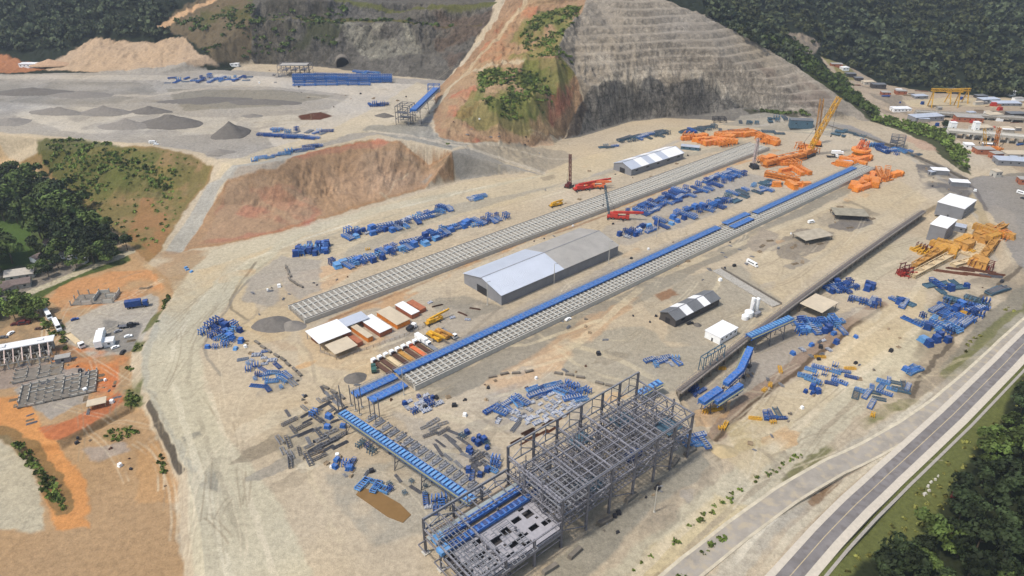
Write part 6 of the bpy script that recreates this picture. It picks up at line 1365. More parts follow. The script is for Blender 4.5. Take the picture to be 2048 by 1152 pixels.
# ------------------------------------------------------------------ inclined blue conveyor on trestles (left of the building)
def trestle_conveyor(label, a, za, b_, zb, w=3.6, legs=4, m=BLUE, steps=True, base=True, grp=None, name='elevated_conveyor', covered=False):
    A = Vector(G(a[0], a[1], za)); B = Vector(G(b_[0], b_[1], zb)); d = B - A; L = math.hypot(d.x, d.y); rz = math.atan2(d.y, d.x); z0 = min(hgt(A.x, A.y), hgt(B.x, B.y)); z0 = min(z0, za, zb)
    o = thing(name, label, 'conveyor', (A.x, A.y, z0), rz, grp); ha, hb = za - z0, zb - z0; zz = lambda x: ha + (hb - ha) * x / L
    f = MB()
    for s in (-1, 1):
        for dz in (0, -1.8): f.beam((0, s * w / 2, zz(0) + dz), (L, s * w / 2, zz(L) + dz), .3, .35)
        n = int(L / 2.6)
        for k in range(n): f.beam((L * k / n, s * w / 2, zz(L * k / n) - 1.8), (L * (k + 1) / n, s * w / 2, zz(L * (k + 1) / n)), .18)
    f.build('truss', m, o)
    t = MB(); t.beam((0, 0, zz(0) - .2), (L, 0, zz(L) - .2), w * .9, .25); 
    t.build('deck', BLUED if not covered else m, o)
    if steps:
        t = MB(); n = int(L / 2.2)
        for k in range(n): x = L * (k + .5) / n; t.box((x, 0, zz(x) + .25), (1.3, w * .82, .5))
        t.build('idler_covers', BLUE if m != BLUE else BLUEL, o)
    if covered: t = MB(); t.beam((0, 0, zz(0) + .9), (L, 0, zz(L) + .9), w * .95, 1.3); t.build('hood', m, o)
    for k in range(legs):
        x = L * (k + .35) / legs; X = A.x + math.cos(rz) * x; Y = A.y + math.sin(rz) * x; gz = hgt(X, Y) - z0
        if zz(x) - gz < 2.5: continue
        g = MB()
        for s in (-1, 1): g.beam((x, s * w * .75, gz - .3), (x, s * w / 2, zz(x) - 1.8), .35)
        g.beam((x, -w * .65, gz + (zz(x) - gz) * .4), (x, w * .65, gz + (zz(x) - gz) * .4), .25); g.beam((x, -w * .7, gz + .3), (x, w * .5, zz(x) - 2), .2); g.build('support_leg', GREY, o)
    wk = MB(); wk.beam((0, -w / 2 - .6, zz(0) - .2), (L, -w / 2 - .6, zz(L) - .2), .8, .12); wk.beam((0, -w / 2 - 1.4, zz(0) + .9), (L, -w / 2 - 1.4, zz(L) + .9), .1); wk.build('walkway', mat('yellow_green_rail', C(152, 152, 124), .6, 0, .15), o)
    return o
trestle_conveyor('long blue conveyor on trestles descending to the steel building', (683, 823), 8.5, (948, 1002), 11, 4.0, 5)
# grey trestle line behind it (foundations and short frames)
TB = MB()
for sx in (-1, 1): TB.beam((0, sx * 2.2, 0), (0, sx * 1.8, 2.8), .25); TB.beam((0, sx * 2.2, .3), (0, -sx * 1.8, 2.6), .14); TB.beam((-1.5, sx * 1.9, 1.5), (1.5, sx * 1.9, 2.4), .16)
TB.box((0, 0, 2.8), (.3, 4.0, .3)); TB.box((0, 0, .2), (2.4, 6, .7)); TRB = TB.mesh('grey_trestle'); TRB.materials.append(LGREY)
for k in range(17):
    q = at(744 + k * 14.2, 838 + k * 9.6); inst(TRB, q[0], q[1], R(-42), 'short grey trestle frame standing in the row behind the long blue conveyor', 'trestle', 'grey trestle frames behind the long blue conveyor')
trestle_conveyor('blue elevated conveyor running up along the retaining wall', (1497, 672), 6, (1583, 634), 6, 4.2, 3, BLUE, True)
trestle_conveyor('blue covered conveyor, upper straight piece of the bent line', (1500, 698), 6, (1480, 742), 5, 3.4, 2, BLUE, False, covered=True)
trestle_conveyor('blue covered conveyor, lower straight piece of the bent line', (1480, 742), 5, (1450, 770), 4, 3.4, 2, BLUE, False, covered=True)
trestle_conveyor('wide blue hopper conveyor on the ground at the foot of the bent line', (1402, 806), 3, (1440, 780), 4, 4.0, 1, BLUE, False, covered=True)
trestle_conveyor('blue hopper conveyor beside it, nearer to the pale pole', (1430, 806), 2, (1482, 772), 3, 3.0, 1, BLUE, True, covered=True)
trestle_conveyor('light blue conveyor end behind the steel building', (1275, 788), 5, (1322, 762), 7, 3.6, 2, BLUE)
q = at(1415, 735)
o = thing('steel_trestle', 'tall grey steel trestle legs standing under the retaining wall', 'trestle', tuple(q), UD); g = MB()
for x in (-6, 0, 6, 12):
    for y in (-1.5, 1.5): g.beam((x, y, 0), (x, y * .7, 9), .35)
    g.beam((x, -1.2, 9), (x, 1.2, 9), .3); g.beam((x, -1.5, 1), (x, 1.2, 8), .2)
g.beam((-6, 1.1, 9), (12, 1.1, 9), .4); g.beam((-6, -1.1, 9), (12, -1.1, 9), .4); g.build('frame', TEAL, o)
# vertical rods left of the inclined conveyor
q0 = at(700, 822)
for i, (px, py) in enumerate([(683, 812), (686, 826), (703, 812), (712, 822), (720, 830), (724, 815), (742, 838), (752, 846), (760, 838), (680, 838)]):
    q = at(px, py); o = thing('standing_column', 'tall thin steel column standing at the upper end of the long blue conveyor', 'column', tuple(q), 0, 'thin columns at the end of the long blue conveyor'); c = MB(); c.box((0, 0, 6), (.4, .4, 13)); c.build('shaft', GREY, o); c = MB(); c.box((0, 0, .2), (1.4, 1.4, .6)); c.build('base', CONC, o)
# ------------------------------------------------------------------ pond pit
q = at(765, 1005); PM = mat('muddy_water', C(140, 108, 64), .25, 0, .1, .3)
pts = [at(*v) for v in ((722, 975), (760, 985), (800, 1008), (822, 1030), (806, 1046), (775, 1034), (738, 1008), (712, 990))]
mb = MB(); z = min(p_.z for p_ in pts) + .28; mb.prism([(p_.x, p_.y) for p_ in reversed(pts)], z - .6, z); w_ = mb.build('pond_water', PM); tag(w_, kind='structure')
# ------------------------------------------------------------------ cranes
q = at(1140, 376); crawler_crane('dark red crawler crane with its boom raised beside the red vehicle', (1138, 374), R(60), DRED, DRED, (4, 2, 27), 1.6)
crawler_crane('small crane with a grey boom on the first track, above the red truck', (1222, 436), R(150), GREY, TEAL, (8, -3, 24), 1.0, s=.7)
crawler_crane('crane with a white and red lattice mast left of the orange machine', (1508, 336), R(100), DGREY, mat('pinkish_mast', C(226, 206, 200), .6), (1, 0, 27), 1.9, s=1.1)
crawler_crane('orange yellow crawler crane with its boom leaning right, left one of the pair', (1612, 312), R(40), ORANGE, YEL, (17, -11, 54), 3.4, s=1.9)
crawler_crane('orange yellow crawler crane with upright boom behind the leaning one', (1632, 290), R(80), ORANGE, OCH, (1.5, 3, 44), 3.0, s=1.5)
o = mobile_crane('red telescopic crane lying low below the dark red crawler crane', (1166, 380), R(20), REDP, 17, 3); o.scale = (1.5, 1.6, 1.5)
o = mobile_crane('red and yellow carrier right of the telescopic crane', (1190, 376), R(-5), SALM, 10, 3); o.scale = (1.5, 1.6, 1.5)
o = mobile_crane('bright red mobile crane truck at the near end of the stacked blue rows', (1236, 438), R(-12), REDP, 13, 4); o.scale = (1.5, 1.6, 1.5)
o = mobile_crane('yellow mobile crane beside the first track left of the small grey crane', (1112, 412), R(30), YEL, 8, 3)
# ------------------------------------------------------------------ orange machine parts (unassembled reclaimer)
def op(px, rz, me, lab, s=1.0, z=None, grp=None): q = at(*px); return inst(me, q[0], q[1], R(rz), lab, 'machine part', grp, sc_=s, z=None if z is None else q[2] + z)
def boom(label, a, b_, za, zb, w, h, m=ORANGE, n=9, name='machine_boom'):
    A = at(*a); B = at(*b_); o = thing(name, label, 'machine part', tuple(A)); d = B - A
    f = MB(); lattice(f, (0, 0, za), (d.x, d.y, d.z + zb), w, h, n, .55); f.build('truss', m, o)
    g = MB(); g.beam((0, 0, za), (d.x, d.y, d.z + zb), w * .75, h * .55); g.build('inner_deck', m, o)
    return o
boom('long orange boom lying between the white-red mast and the big cranes', (1528, 334), (1608, 318), 3.5, 4.5, 6.5, 6, n=8)
boom('orange boom lying nearest to the end of the blue row', (1530, 352), (1598, 366), 2.5, 2.5, 5, 4.5, n=7)
boom('low orange boom at the far end of the first track', (1430, 272), (1500, 264), 2, 2, 4, 3, n=6); boom('orange boom curving down to the far end of the first track', (1500, 266), (1548, 286), 2, 3, 4, 3.5, n=5)
def orange_pile(a, b_, hw, n, lab, kinds=None, dirs=None): pile(a, b_, hw, n, kinds or (OG[:2] + OB), lab, 'machine part', lab, dirs=dirs, s=1.1)
orange_pile((1375, 276), (1462, 292), 9, 22, 'orange machine parts on the left side of the first track end', dirs=[-20, 25])
orange_pile((1420, 282), (1500, 270), 4, 10, 'orange machine parts in the back arc', dirs=[10])
orange_pile((1515, 278), (1545, 288), 7, 8, 'orange machine parts right of the first track end')
orange_pile((1600, 296), (1625, 306), 6, 7, 'orange machine parts at the feet of the yellow cranes')
orange_pile((1520, 322), (1600, 332), 6, 9, 'orange machine parts around the long orange boom', dirs=[-10, 40])
orange_pile((1570, 345), (1605, 340), 5, 6, 'orange machine parts between the two booms')
orange_pile((1550, 376), (1608, 372), 5, 6, 'reddish orange parts beside the second track', [OB[2], OB[0]])
orange_pile((1705, 378), (1788, 348), 8, 14, 'orange machine parts on their own right of the second track', OG + OB[2:], dirs=[38, 60])
orange_pile((1680, 330), (1720, 322), 5, 7, 'orange parts on the far end of the second track', dirs=[30, -50])
flatbox('site_cabin', 'blue-grey flat cabin among the orange parts left of the first track', 'cabin', (1380, 298), (17, 7, 3), R(-18), TEAL, ROOFB, windows=3)
flatbox('site_cabin', 'small blue-white cabin left of the orange turret', 'cabin', (1693, 330), (9, 5, 3.5), R(-5), BLUE, ROOFB, windows=2)
q = at(1719, 314); o = thing('reclaimer_turret', 'big orange round turret machine at the far end of the second track', 'machine', tuple(q), UD)
c = MB(); c.cyl((0, 0, 0), (0, 0, 3), 8, 18, 7); c.cyl((0, 0, 6), (0, 0, 8), 8.5, 18); c.build('slew_ring', ORANGE, o)
c = MB(); lattice(c, (0, -2, 8), (0, -2, 16), 5, 5, 3, .6); lattice(c, (-3, 2, 8), (5, 2, 14), 3, 3, 3, .5); c.build('tower', SALM, o)
c = MB(); c.box((0, 0, 4.5), (9, 9, 3.2)); c.build('portal', YEL, o)
for bx, by in ((-9, -4), (-9, 4), (8, 4), (8, -4)): c = MB(); c.box((bx, by, 1.3), (7, 3, 2.4)); c.build('bogie', ORANGE, o)
# white vehicles near
truck('white truck beside the blue-white cabin', (1674, 309), R(-5), WHITE, WHITE, 'box', 11); truck('dark flatbed truck left of the white one', (1664, 315), R(-5), WHITE, DGREY, 'flat', 10)
# grey towers of the far perimeter
def steel_tower(name, label, px, L, W, H, levels, rz, m=GREY, plates=True):
    q = at(*px); o = thing(name, label, 'steel tower', tuple(q), rz); n = max(2, int(L / 5))
    for i in range(n + 1):
        for y in (-W / 2, W / 2): c = MB(); c.box((-L / 2 + L * i / n, y, H / 2), (.45, .45, H)); c.build('column', m, o)
    b_ = MB()
    for k in range(levels):
        z = H * (k + 1) / levels
        for y in (-W / 2, 0, W / 2): b_.box((0, y, z), (L, .35, .4))
        for i in range(n + 1): b_.box((-L / 2 + L * i / n, 0, z), (.35, W, .4))
        if plates and k < levels - 1:
            for i in range(n - 1): 
                if (i + k) % 2: b_.box((-L / 2 + L * (i + .5) / n, 0, z + .1), (L / n * .8, W * .8, .12))
    b_.build('floors', m, o); d = MB()
    for i in range(n):
        for k in range(levels): d.beam((-L / 2 + L * i / n, -W / 2, H * k / levels), (-L / 2 + L * (i + 1) / n, -W / 2, H * (k + 1) / levels), .22)
    d.build('bracing', m, o); return o
steel_tower('steel_frame_tower', 'small grey steel tower right of the orange turret', (1792, 296), 12, 9, 12, 4, R(-25))
steel_tower('steel_frame_tower', 'dark low steel frame at the foot of the quarried slope', (1438, 244), 13, 7, 5, 2, R(0), DGREY)
flatbox('grey_plant', 'grey-blue boxy plant left of the yellow crane booms', 'plant', (1600, 254), (22, 9, 8), R(-8), TEAL, ROOFD, windows=2)
# ------------------------------------------------------------------ yellow and red machine parts on the right
boom('cream coloured boom slab lying at the lower left of the yellow machine heap', (1822, 555), (1900, 515), 1.5, 2, 5, 2.5, CREAM, 8)
boom('ochre truss lying behind the cream boom', (1826, 540), (1878, 512), 3, 4, 4, 3.5, OCH, 7)
boom('red base frame at the tip of the cream boom', (1797, 550), (1828, 548), 1.5, 1.5, 5, 2.5, REDP, 3)
boom('orange yellow truss leaning at the right of the heap', (1962, 520), (1990, 486), 2, 3.5, 4, 3.5, OCH, 6)
boom('long pale ochre truss at the far right of the heap', (1972, 478), (2008, 460), 3, 4, 4, 4, OCH, 5)
boom('cream slab below the red bogie', (1905, 533), (1950, 520), 1.0, 1.0, 4, 1.6, CREAM, 4)
YK = [RF[2], RF[3], RF[0], YG[0], RF[4]]
pile((1880, 512), (1930, 488), 7, 14, [RF[2], RF[3], RF[4]], 'ochre machine parts in the middle of the heap', 'machine part', 'ochre machine parts in the middle of the heap', dirs=[40, -50])
pile((1945, 505), (1968, 488), 6, 10, [RF[4], RF[4], YG[0]], 'cream and red parts left of the leaning yellow truss', 'machine part', 'cream and red parts left of the leaning yellow truss')
pile((1965, 470), (2010, 480), 9, 12, [RF[3], RF[2], OB[1]], 'brown and ochre wheels and boxes at the far end of the heap', 'machine part', 'brown and ochre boxes at the far end of the heap')
pile((1945, 530), (1975, 540), 4, 6, [RF[1], RF[3]], 'red bogies at the near right side of the heap', 'machine part', 'red bogies at the near right side of the heap')
pile((1835, 500), (1862, 508), 5, 9, [YG[0], YG[1], RF[1]], 'yellow and red frames under the narrow tall building', 'machine part', 'yellow and red frames under the narrow tall building')
pile((1800, 552), (1815, 548), 3, 3, [RF[1]], 'dark red frames at the far left of the heap', 'machine part', 'dark red frames at the far left of the heap')
# yellow odds and ends
for i, (px, py, r_) in enumerate([(1420, 822, 10), (1410, 826, -30), (1434, 820, 20), (1442, 858, 0), (1450, 852, 60), (1540, 772, 70), (1560, 740, 80), (1528, 782, 40), (1510, 838, -10), (1545, 846, 10), (1700, 738, 0), (1655, 742, 0), (1440, 738, 0), (1920, 620, -25), (1930, 626, -25), (684, 530, 60), (690, 528, 0), (1745, 832, 60), (1640, 715, 0), (735, 500, 20)]):
    q = at(px, py); inst(YG[i % 2], q[0], q[1], R(r_), ['yellow steel frame lying on the lower terrace', 'yellow steel stand lying on the lower terrace'][i % 2] if px > 1300 else 'yellow forklift frame among the blue rows', 'frame', 'yellow frames lying around', sc_=.75)
# ------------------------------------------------------------------ vehicles around the yard
van('white bus parked alone on the open ground', (1504, 530), R(-60), WHITE, 9, 2.8, 'bus', 'bus'); van('white van beside the pale flat shelter', (1622, 446), R(20), WHITE)
van('white van standing at the perimeter road on the right edge', (2042, 388), R(-60), WHITE, 7, 2.6); car('dark car behind the white van at the right edge', (2046, 398), R(-60), DGREY)
car('white pickup on the plateau edge, above the green embankment', (312, 290), R(5), WHITE, 'pickup', 'pickup'); van('white van next to the pickup on the plateau edge', (306, 287), R(5), WHITE, 6, 2.4)
car('small white car below the second track', (1136, 640), R(40), WHITE)
car('black car beside the dark grey shed', (1380, 648), R(20), DGREY)
def big(o, s): o.scale = (s, s, s); return o
# ------------------------------------------------------------------ upper terrace
def mound(name, label, px, rx, ry, h, m, rz=0, group=None, seed=0, cat='gravel pile', sharp=1.0):
    q = at(*px); nr, na = 12, 30; vs = []; fs = []
    for i in range(nr + 1):
        for j in range(na):
            t = i / nr; a = 2 * math.pi * j / na; e = 1 + .35 * float(vnoise(math.cos(a) * 1.4 + seed, math.sin(a) * 1.4 + 9, 3)); x = math.cos(a) * rx * t * e; y = math.sin(a) * ry * t * e
            zz = h * (1 - t ** sharp) + float(fbm(x + seed * 7, y, 5, 4, 3)) * h * .22 * (1 - t); vs.append((x, y, zz - .5 * t - (.8 if i == nr else 0)))
    for i in range(nr):
        for j in range(na): fs.append((i * na + j, (i + 1) * na + j, (i + 1) * na + (j + 1) % na, i * na + (j + 1) % na))
    me_ = bpy.data.meshes.new(name); me_.from_pydata(vs, [], fs); me_.update(); me_.materials.append(m)
    o = link(name, me_, None, tuple(q), rz); return tag(o, label, cat, group)
GM = mat('dark_gravel', C(116, 110, 102), .95, 0, .22, .5, dirt=C(112, 106, 98)); GM2 = mat('pale_gravel', C(138, 131, 121), .95, 0, .18, .5)
for px, rx, ry, h, lab, m in (((462, 268), 17, 15, 9.5, 'sharp grey gravel cone near the terrace edge', GM), ((345, 248), 26, 14, 8, 'wide dark gravel heap left of the sharp cone', GM), ((255, 252), 22, 12, 5.5, 'low pale gravel heap left of the dark one', GM2), ((210, 226), 24, 10, 6, 'grey gravel heap in the middle of the upper terrace', GM2),
                          ((120, 226), 26, 9, 5, 'low grey gravel heap left on the upper terrace', GM2), ((300, 224), 20, 9, 5, 'rounded gravel heap behind the wide dark one', GM), ((60, 186), 40, 12, 5, 'long dark gravel heap at the left edge of the terrace', GM), ((160, 190), 30, 12, 3.5, 'flat gravel heap behind the left ones', GM2),
                          ((410, 200), 40, 12, 3, 'flat brown grey heap before the blue stack', GM), ((530, 205), 38, 10, 3, 'flat grey heap under the long blue stack', GM), ((440, 305), 14, 7, 2.5, 'small grey heap beside the ramp', GM2), ((20, 245), 20, 12, 4, 'stony heap at the left edge above the green slope', GM2), ((505, 232), 10, 5, 1.8, 'small pale heap near the reddish puddle', GM2),
                          ((770, 232), 9, 5, 3, 'small grey heap left of the terrace tower', GM), ((585, 652), 10, 6, 3, 'pale gravel heap at the near end of the first track', GM2), ((548, 648), 14, 8, 3.2, 'grey gravel heap left of the first track end', GM), ((712, 757), 7, 5, 2.2, 'small dark gravel heap at the near end of the second track', GM),
                          ((100, 128), 20, 9, 5, 'pale earth heap behind the left of the terrace', mat('earth', C(190, 156, 124), .95, 0, .2, .4)), ((1395, 650), 3, 2.5, 1.4, 'tiny gravel heap beside the dark shed', GM), ((1440, 905), 10, 5, 3, 'sand heap beside the grey ramp', mat('sand_heap', C(206, 184, 142), .95, 0, .15, .5)), ((1425, 460), 5, 3, 1.5, 'pale dirt heap near the track gap', GM2)):
    mound('gravel_pile', lab, px, rx * (1.25 if px[1] < 262 else 1), ry * 1.2, h * 1.15, m if m else GM2, R(PR.uniform(-12, 12)), seed=int(px[0]), sharp=PR.uniform(.85, 1.1))
steel_tower('steel_frame_tower', 'open steel tower at the lower end of the terrace conveyor', (812, 246), 17, 12, 17, 3, R(75), GREY)
steel_tower('steel_frame_hall', 'long low open steel hall with a pale roof edge under the left cliff', (592, 148), 36, 16, 11, 2, R(0), GD)
o = flatbox('roof_shelter', 'pale roof slab resting over the steel hall under the left cliff', 'roof', (592, 152), (30, 12, 13), R(0), GD, ROOFG, open_=True)
trestle_conveyor('bright blue elevated conveyor climbing beside the orange spur', (826, 222), 44, (872, 178), 40, 6, 3, BLUE, False, covered=True)
steel_tower('steel_frame_tower', 'small blue frame at the upper end of the terrace conveyor', (868, 186), 12, 8, 9, 2, R(0), BLUE)
flatbox('site_office', 'white-roofed office behind the left of the upper terrace', 'building', (62, 134), (22, 9, 4.5), R(0), WHITE, ROOFW, windows=5)
flatbox('site_cabin', 'white cabin at the right of the bare earth hill', 'cabin', (470, 132), (10, 5, 3), R(0), WHITE, ROOFW, windows=2)
# tunnel mouth: horseshoe lining with sheets painted near-black as the shade inside the bore, set in the cliff foot
q = at(686, 132); o = thing('tunnel_portal', 'dark horseshoe tunnel mouth at the foot of the left cliff', 'tunnel', tuple(q), math.atan2(q[1], q[0]) - R(90) + R(0)); ring = MB(); n = 16; ro, ri = 8.6, 7.4; D_ = 14
pr = [(ro * math.cos(math.pi * k / n), ro * math.sin(math.pi * k / n) + 3) for k in range(n + 1)]; pi_ = [(ri * math.cos(math.pi * k / n), ri * math.sin(math.pi * k / n) + 3) for k in range(n + 1)]
pr = [(ro, -1)] + pr + [(-ro, -1)]; pi_ = [(ri, -1)] + pi_ + [(-ri, -1)]; m_ = len(pr)
vs = [(x, -3, z) for x, z in pr] + [(x, -3, z) for x, z in pi_] + [(x, D_, z) for x, z in pr] + [(x, D_, z) for x, z in pi_]
fs = []
for k in range(m_ - 1):
    fs += [(k, k + 1, m_ + k + 1, m_ + k), (k + 1, k, 2 * m_ + k, 2 * m_ + k + 1), (m_ + k, m_ + k + 1, 3 * m_ + k + 1, 3 * m_ + k)]
ring.add(vs, fs); ring.build('lining', CONCD, o)
bb = MB(); bb.prism([], 0, 0) if False else bb.add([(x, -1.0, z) for x, z in pi_], [tuple(range(m_))]); bb.add([(x, D_, z) for x, z in pi_], [tuple(range(m_))]); bb.build('bore', BORE_SHADE, o)
# rubble field under the hall
for i in range(16):
    q = at(545 + i * 10 + PR.uniform(-3, 3), 152 + PR.uniform(-3, 3)); inst(BU[1] if i % 2 else SG[1], q[0], q[1], R(PR.uniform(0, 180)), 'dark steel lying in front of the steel hall under the cliff', 'steel beams', 'steel in front of the hall under the cliff', sc_=.8)
# ------------------------------------------------------------------ building sites and village at the left
def foundation(label, px, L, W, nx, ny, rz, m=CONCL, h=1.4, name='foundation_walls'):
    q = at(*px); o = thing(name, label, 'foundation', tuple(q), rz); s = MB(); s.box((0, 0, .1), (L, W, .4)); s.build('slab', CONCD, o); w_ = MB(); r_ = random.Random(L)
    for i in range(nx + 1):
        if r_.random() < .6: w_.box((-L / 2 + L * i / nx, W * .12, h / 2), (.32, W * .76, h))
    for j in range(ny + 1):
        for i in range(nx):
            if r_.random() < .5: w_.box((-L / 2 + L * (i + .5) / nx, -W / 2 + W * j / ny, h / 2 + .01), (L / nx, .32, h + .02))
    w_.build('walls', m, o); c = MB()
    for i in range(nx + 1):
        for j in range(ny + 1): c.box((-L / 2 + L * i / nx, -W / 2 + W * j / ny, h / 2 + .5), (.55, .55, h + 1))
    c.build('pillar_stubs', CONC, o); return o
foundation('grid of low concrete foundation walls on the grey slab', (118, 778), 34, 19, 9, 5, R(24), CONCL, 1.0); foundation('smaller walled foundation pit in orange soil above the white truck', (192, 598), 24, 13, 4, 2, R(8), CONCL, 2.6)
foundation('thin foundation walls right behind the frame building', (78, 745), 22, 12, 4, 3, R(24), CONC, .8)
q = at(35, 722); o = thing('concrete_frame_building', 'unfinished frame building with a long white roof at the left edge', 'building', tuple(q), R(22))
c = MB()
for i in range(8):
    for j in range(3): c.box((-17 + i * 4.8, -7 + j * 6.5, 3.0), (.6, .6, 6.4))
c.build('columns', CONCL, o); c = MB()
for j in range(3): c.box((0, -7 + j * 6.5, 3.2), (34, .5, .5))
for i in range(8): c.box((-17 + i * 4.8, -.5, 3.3), (.5, 13, .5))
c.build('beams', CONC, o)
for k in range(9): c = MB(); c.beam((-17 + k * 4.1, 2, 6.6), (-15.5 + k * 4.1, -8.5, 4.6), .5); c.build('rafter', mat('pinkish_timber', C(214, 190, 176), .8), o)
c = MB(); c.box((0, 5.4, 7), (37, 6.5, .5)); c.box((-6, 5.4, 7.5), (3, 3, .8)); c.box((12, 5.4, 7.5), (3, 2, .6)); c.build('roof', ROOFW, o)
wl = MB(); wl.box((0, 8.4, 3.2), (34, .3, 6)); wl.build('wall', CONCL, o)
def house(label, px, L, W, rz, wallm, roofm, name='village_house', h=3.2):
    q = at(*px); o = thing(name, label, 'house', tuple(q), rz); w_ = MB(); w_.profile([(-W / 2, -.6), (W / 2, -.6), (W / 2, h), (0, h + W * .22), (-W / 2, h)], -L / 2, L / 2); w_.build('wall', wallm, o)
    r = MB(); e = .6; r.profile([(-W / 2 - e, h - .2), (-W / 2 - e, h), (0, h + W * .22 + .3), (W / 2 + e, h), (W / 2 + e, h - .2), (0, h + W * .22 + .08)], -L / 2 - e, L / 2 + e); r.build('roof', roofm, o)
    for s in (-.28, .28): g = MB(); g.box((L * s, -W / 2 - .04, h * .5), (1.4, .1, 1.1)); g.build('window', GLASS, o)
    d = MB(); d.box((0, -W / 2 - .04, 1.0), (1.0, .1, 2.0)); d.build('door', WOOD, o); return o
TILE = mat('grey_brown_tiles', C(128, 112, 104), .9, 0, .25, .8); TILR = mat('pale_tiles', C(196, 186, 170), .8, 0, .15, .8)
house('large village house with a pale pavilion roof beside the lawn', (44, 552), 16, 10, R(20), CONCL, TILR); house('brown roofed house behind the pale one', (38, 572), 14, 8, R(25), CONC, TILE); house('grey roofed house among the trees above the lane', (112, 492), 13, 9, R(-30), WHITE, TILE)
house('small white house at the lane beside the light pole', (140, 515), 10, 6, R(-15), WHITE, TILR); house('tiny pale blue roofed shed beside the lane', (165, 525), 7, 4, R(-10), CONCL, ROOFB); house('brown house cut by the left edge', (2, 585), 12, 8, R(60), CONC, TILE); house('low house with white gable under the trees', (78, 520), 8, 6, R(70), WHITE, TILE)
lamp_post('light pole on the village lane', (149, 541), 11)
big(truck('white box truck with a hooded cab parked on grey ground', (203, 684), R(110), WHITE, WHITE, 'box', 12), 1.45); big(truck('dark blue truck parked above the white truck', (275, 614), R(18), BLUED, BLUED, 'box', 9.5), 1.35)
flatbox('site_cabin', 'wide white cabin right beside the white box truck', 'cabin', (212, 690), (9, 5, 3.2), R(18), WHITE, ROOFW, windows=2)
big(van('white van first in the slanting row beside the bright tree', (98, 634), R(-48), WHITE, 8, 2.8, group='white vans in a slanting row'), 1.35); big(van('white van second in the slanting row', (116, 655), R(-50), WHITE, 9, 2.9, group='white vans in a slanting row'), 1.35)
big(truck('long white flatbed last in the slanting row', (152, 685), R(-40), WHITE, CREAM, 'flat', 16), 1.2); flatbox('canopy', 'small cream canopy at the upper end of the slanting row', 'canopy', (80, 625), (6, 4, 3), R(-40), LGREY, ROOFC, open_=True)
big(car('dark red pickup below the bright trees', (48, 648), R(15), DRED, 'pickup', 'pickup'), 1.7); car('dark red car left of the red pickup', (30, 650), R(20), DRED); car('brown car right of the red pickup', (78, 659), R(0), BROWN); car('black pickup on the grey ground right of the white truck', (270, 650), R(20), DGREY, 'pickup', 'pickup'); truck('dark grey truck lying between the black pickup and the white truck', (252, 655), R(10), DGREY, GREY, 'flat', 8)
car('white car right of the white truck at the lot corner', (231, 696), R(40), WHITE); car('white car on the road verge beside the grass strip', (257, 674), R(25), WHITE)
# small heaps of rubble in the left lot
for px in ((285, 577), (300, 575), (375, 540), (383, 544), (262, 682), (372, 536)):
    q = at(*px); inst(BX[2] if px[0] > 360 else TIM, q[0], q[1], R(PR.uniform(0, 90)), 'small pile of grey material beside the haul road', 'material pile', 'small grey piles beside the haul road', sc_=.5)
# ------------------------------------------------------------------ background site at the upper right
def viaduct(label, a, b_, z, w, n, m=CONCL, name='viaduct'):
    A = at(*a); B = at(*b_); d = B - A; L = math.hypot(d.x, d.y); rz = math.atan2(d.y, d.x); o = thing(name, label, 'viaduct', (A.x, A.y, 0), rz); s = MB(); s.box((L / 2, 0, z), (L, w, 1.4)); s.box((L / 2, -w / 2, z + 1.1), (L, .4, 1.0)); s.box((L / 2, w / 2, z + 1.1), (L, .4, 1.0)); s.build('deck', m, o)
    for k in range(n + 1): p_ = MB(); x = L * k / n; p_.box((x, -w * .3, z / 2 - .5), (1.6, 1.4, z)); p_.box((x, w * .3, z / 2 - .5), (1.6, 1.4, z)); p_.box((x, 0, z - 1.2), (1.8, w * .95, 1.0)); p_.build('pier', m, o)
    return o
viaduct('concrete viaduct under construction behind the dark tree', (1893, 272), (2120, 296), 9, 10, 13); viaduct('second pale viaduct farther behind', (1830, 232), (2120, 250), 5, 8, 12, CONC)
def gantry(label, px, L, H, rz, m=YEL):
    q = at(*px); o = thing('gantry_crane', label, 'crane', tuple(q), rz); g = MB(); lattice(g, (-L / 2, 0, H), (L / 2, 0, H), 2.5, 2.5, 9, .5); g.build('bridge', m, o)
    for s in (-1, 1): l_ = MB(); l_.beam((s * L * .42, -5, 0), (s * L * .42, 0, H), .8); l_.beam((s * L * .42, 5, 0), (s * L * .42, 0, H), .8); l_.beam((s * L * .42, -3, H * .4), (s * L * .42, 3, H * .4), .5); l_.build('leg', m, o)
    t = MB(); t.box((2, 0, H - 2), (4, 3, 2)); t.build('trolley', m, o); return o
gantry('large yellow gantry crane on the distant site', (1885, 214), 34, 19, R(-4)); gantry('second yellow gantry crane right behind the first', (1912, 206), 26, 15, R(8))
crawler_crane('small orange crane with a yellow boom in front of the viaduct', (1975, 300), R(150), ORANGE, YEL, (8, 2, 20), 2.0, s=1.1); crawler_crane('orange crane with upright boom beside the yellow one', (1992, 302), R(100), ORANGE, ORANGE, (2, 3, 22), 2.2, s=1.2)
RD = random.Random(77)
nm = [('white', WHITE, ROOFW), ('grey', WALLG, ROOFB), ('brick', BRICK, ROOFG), ('pale', CONCL, ROOFC), ('dark', WALLD, ROOFD)]
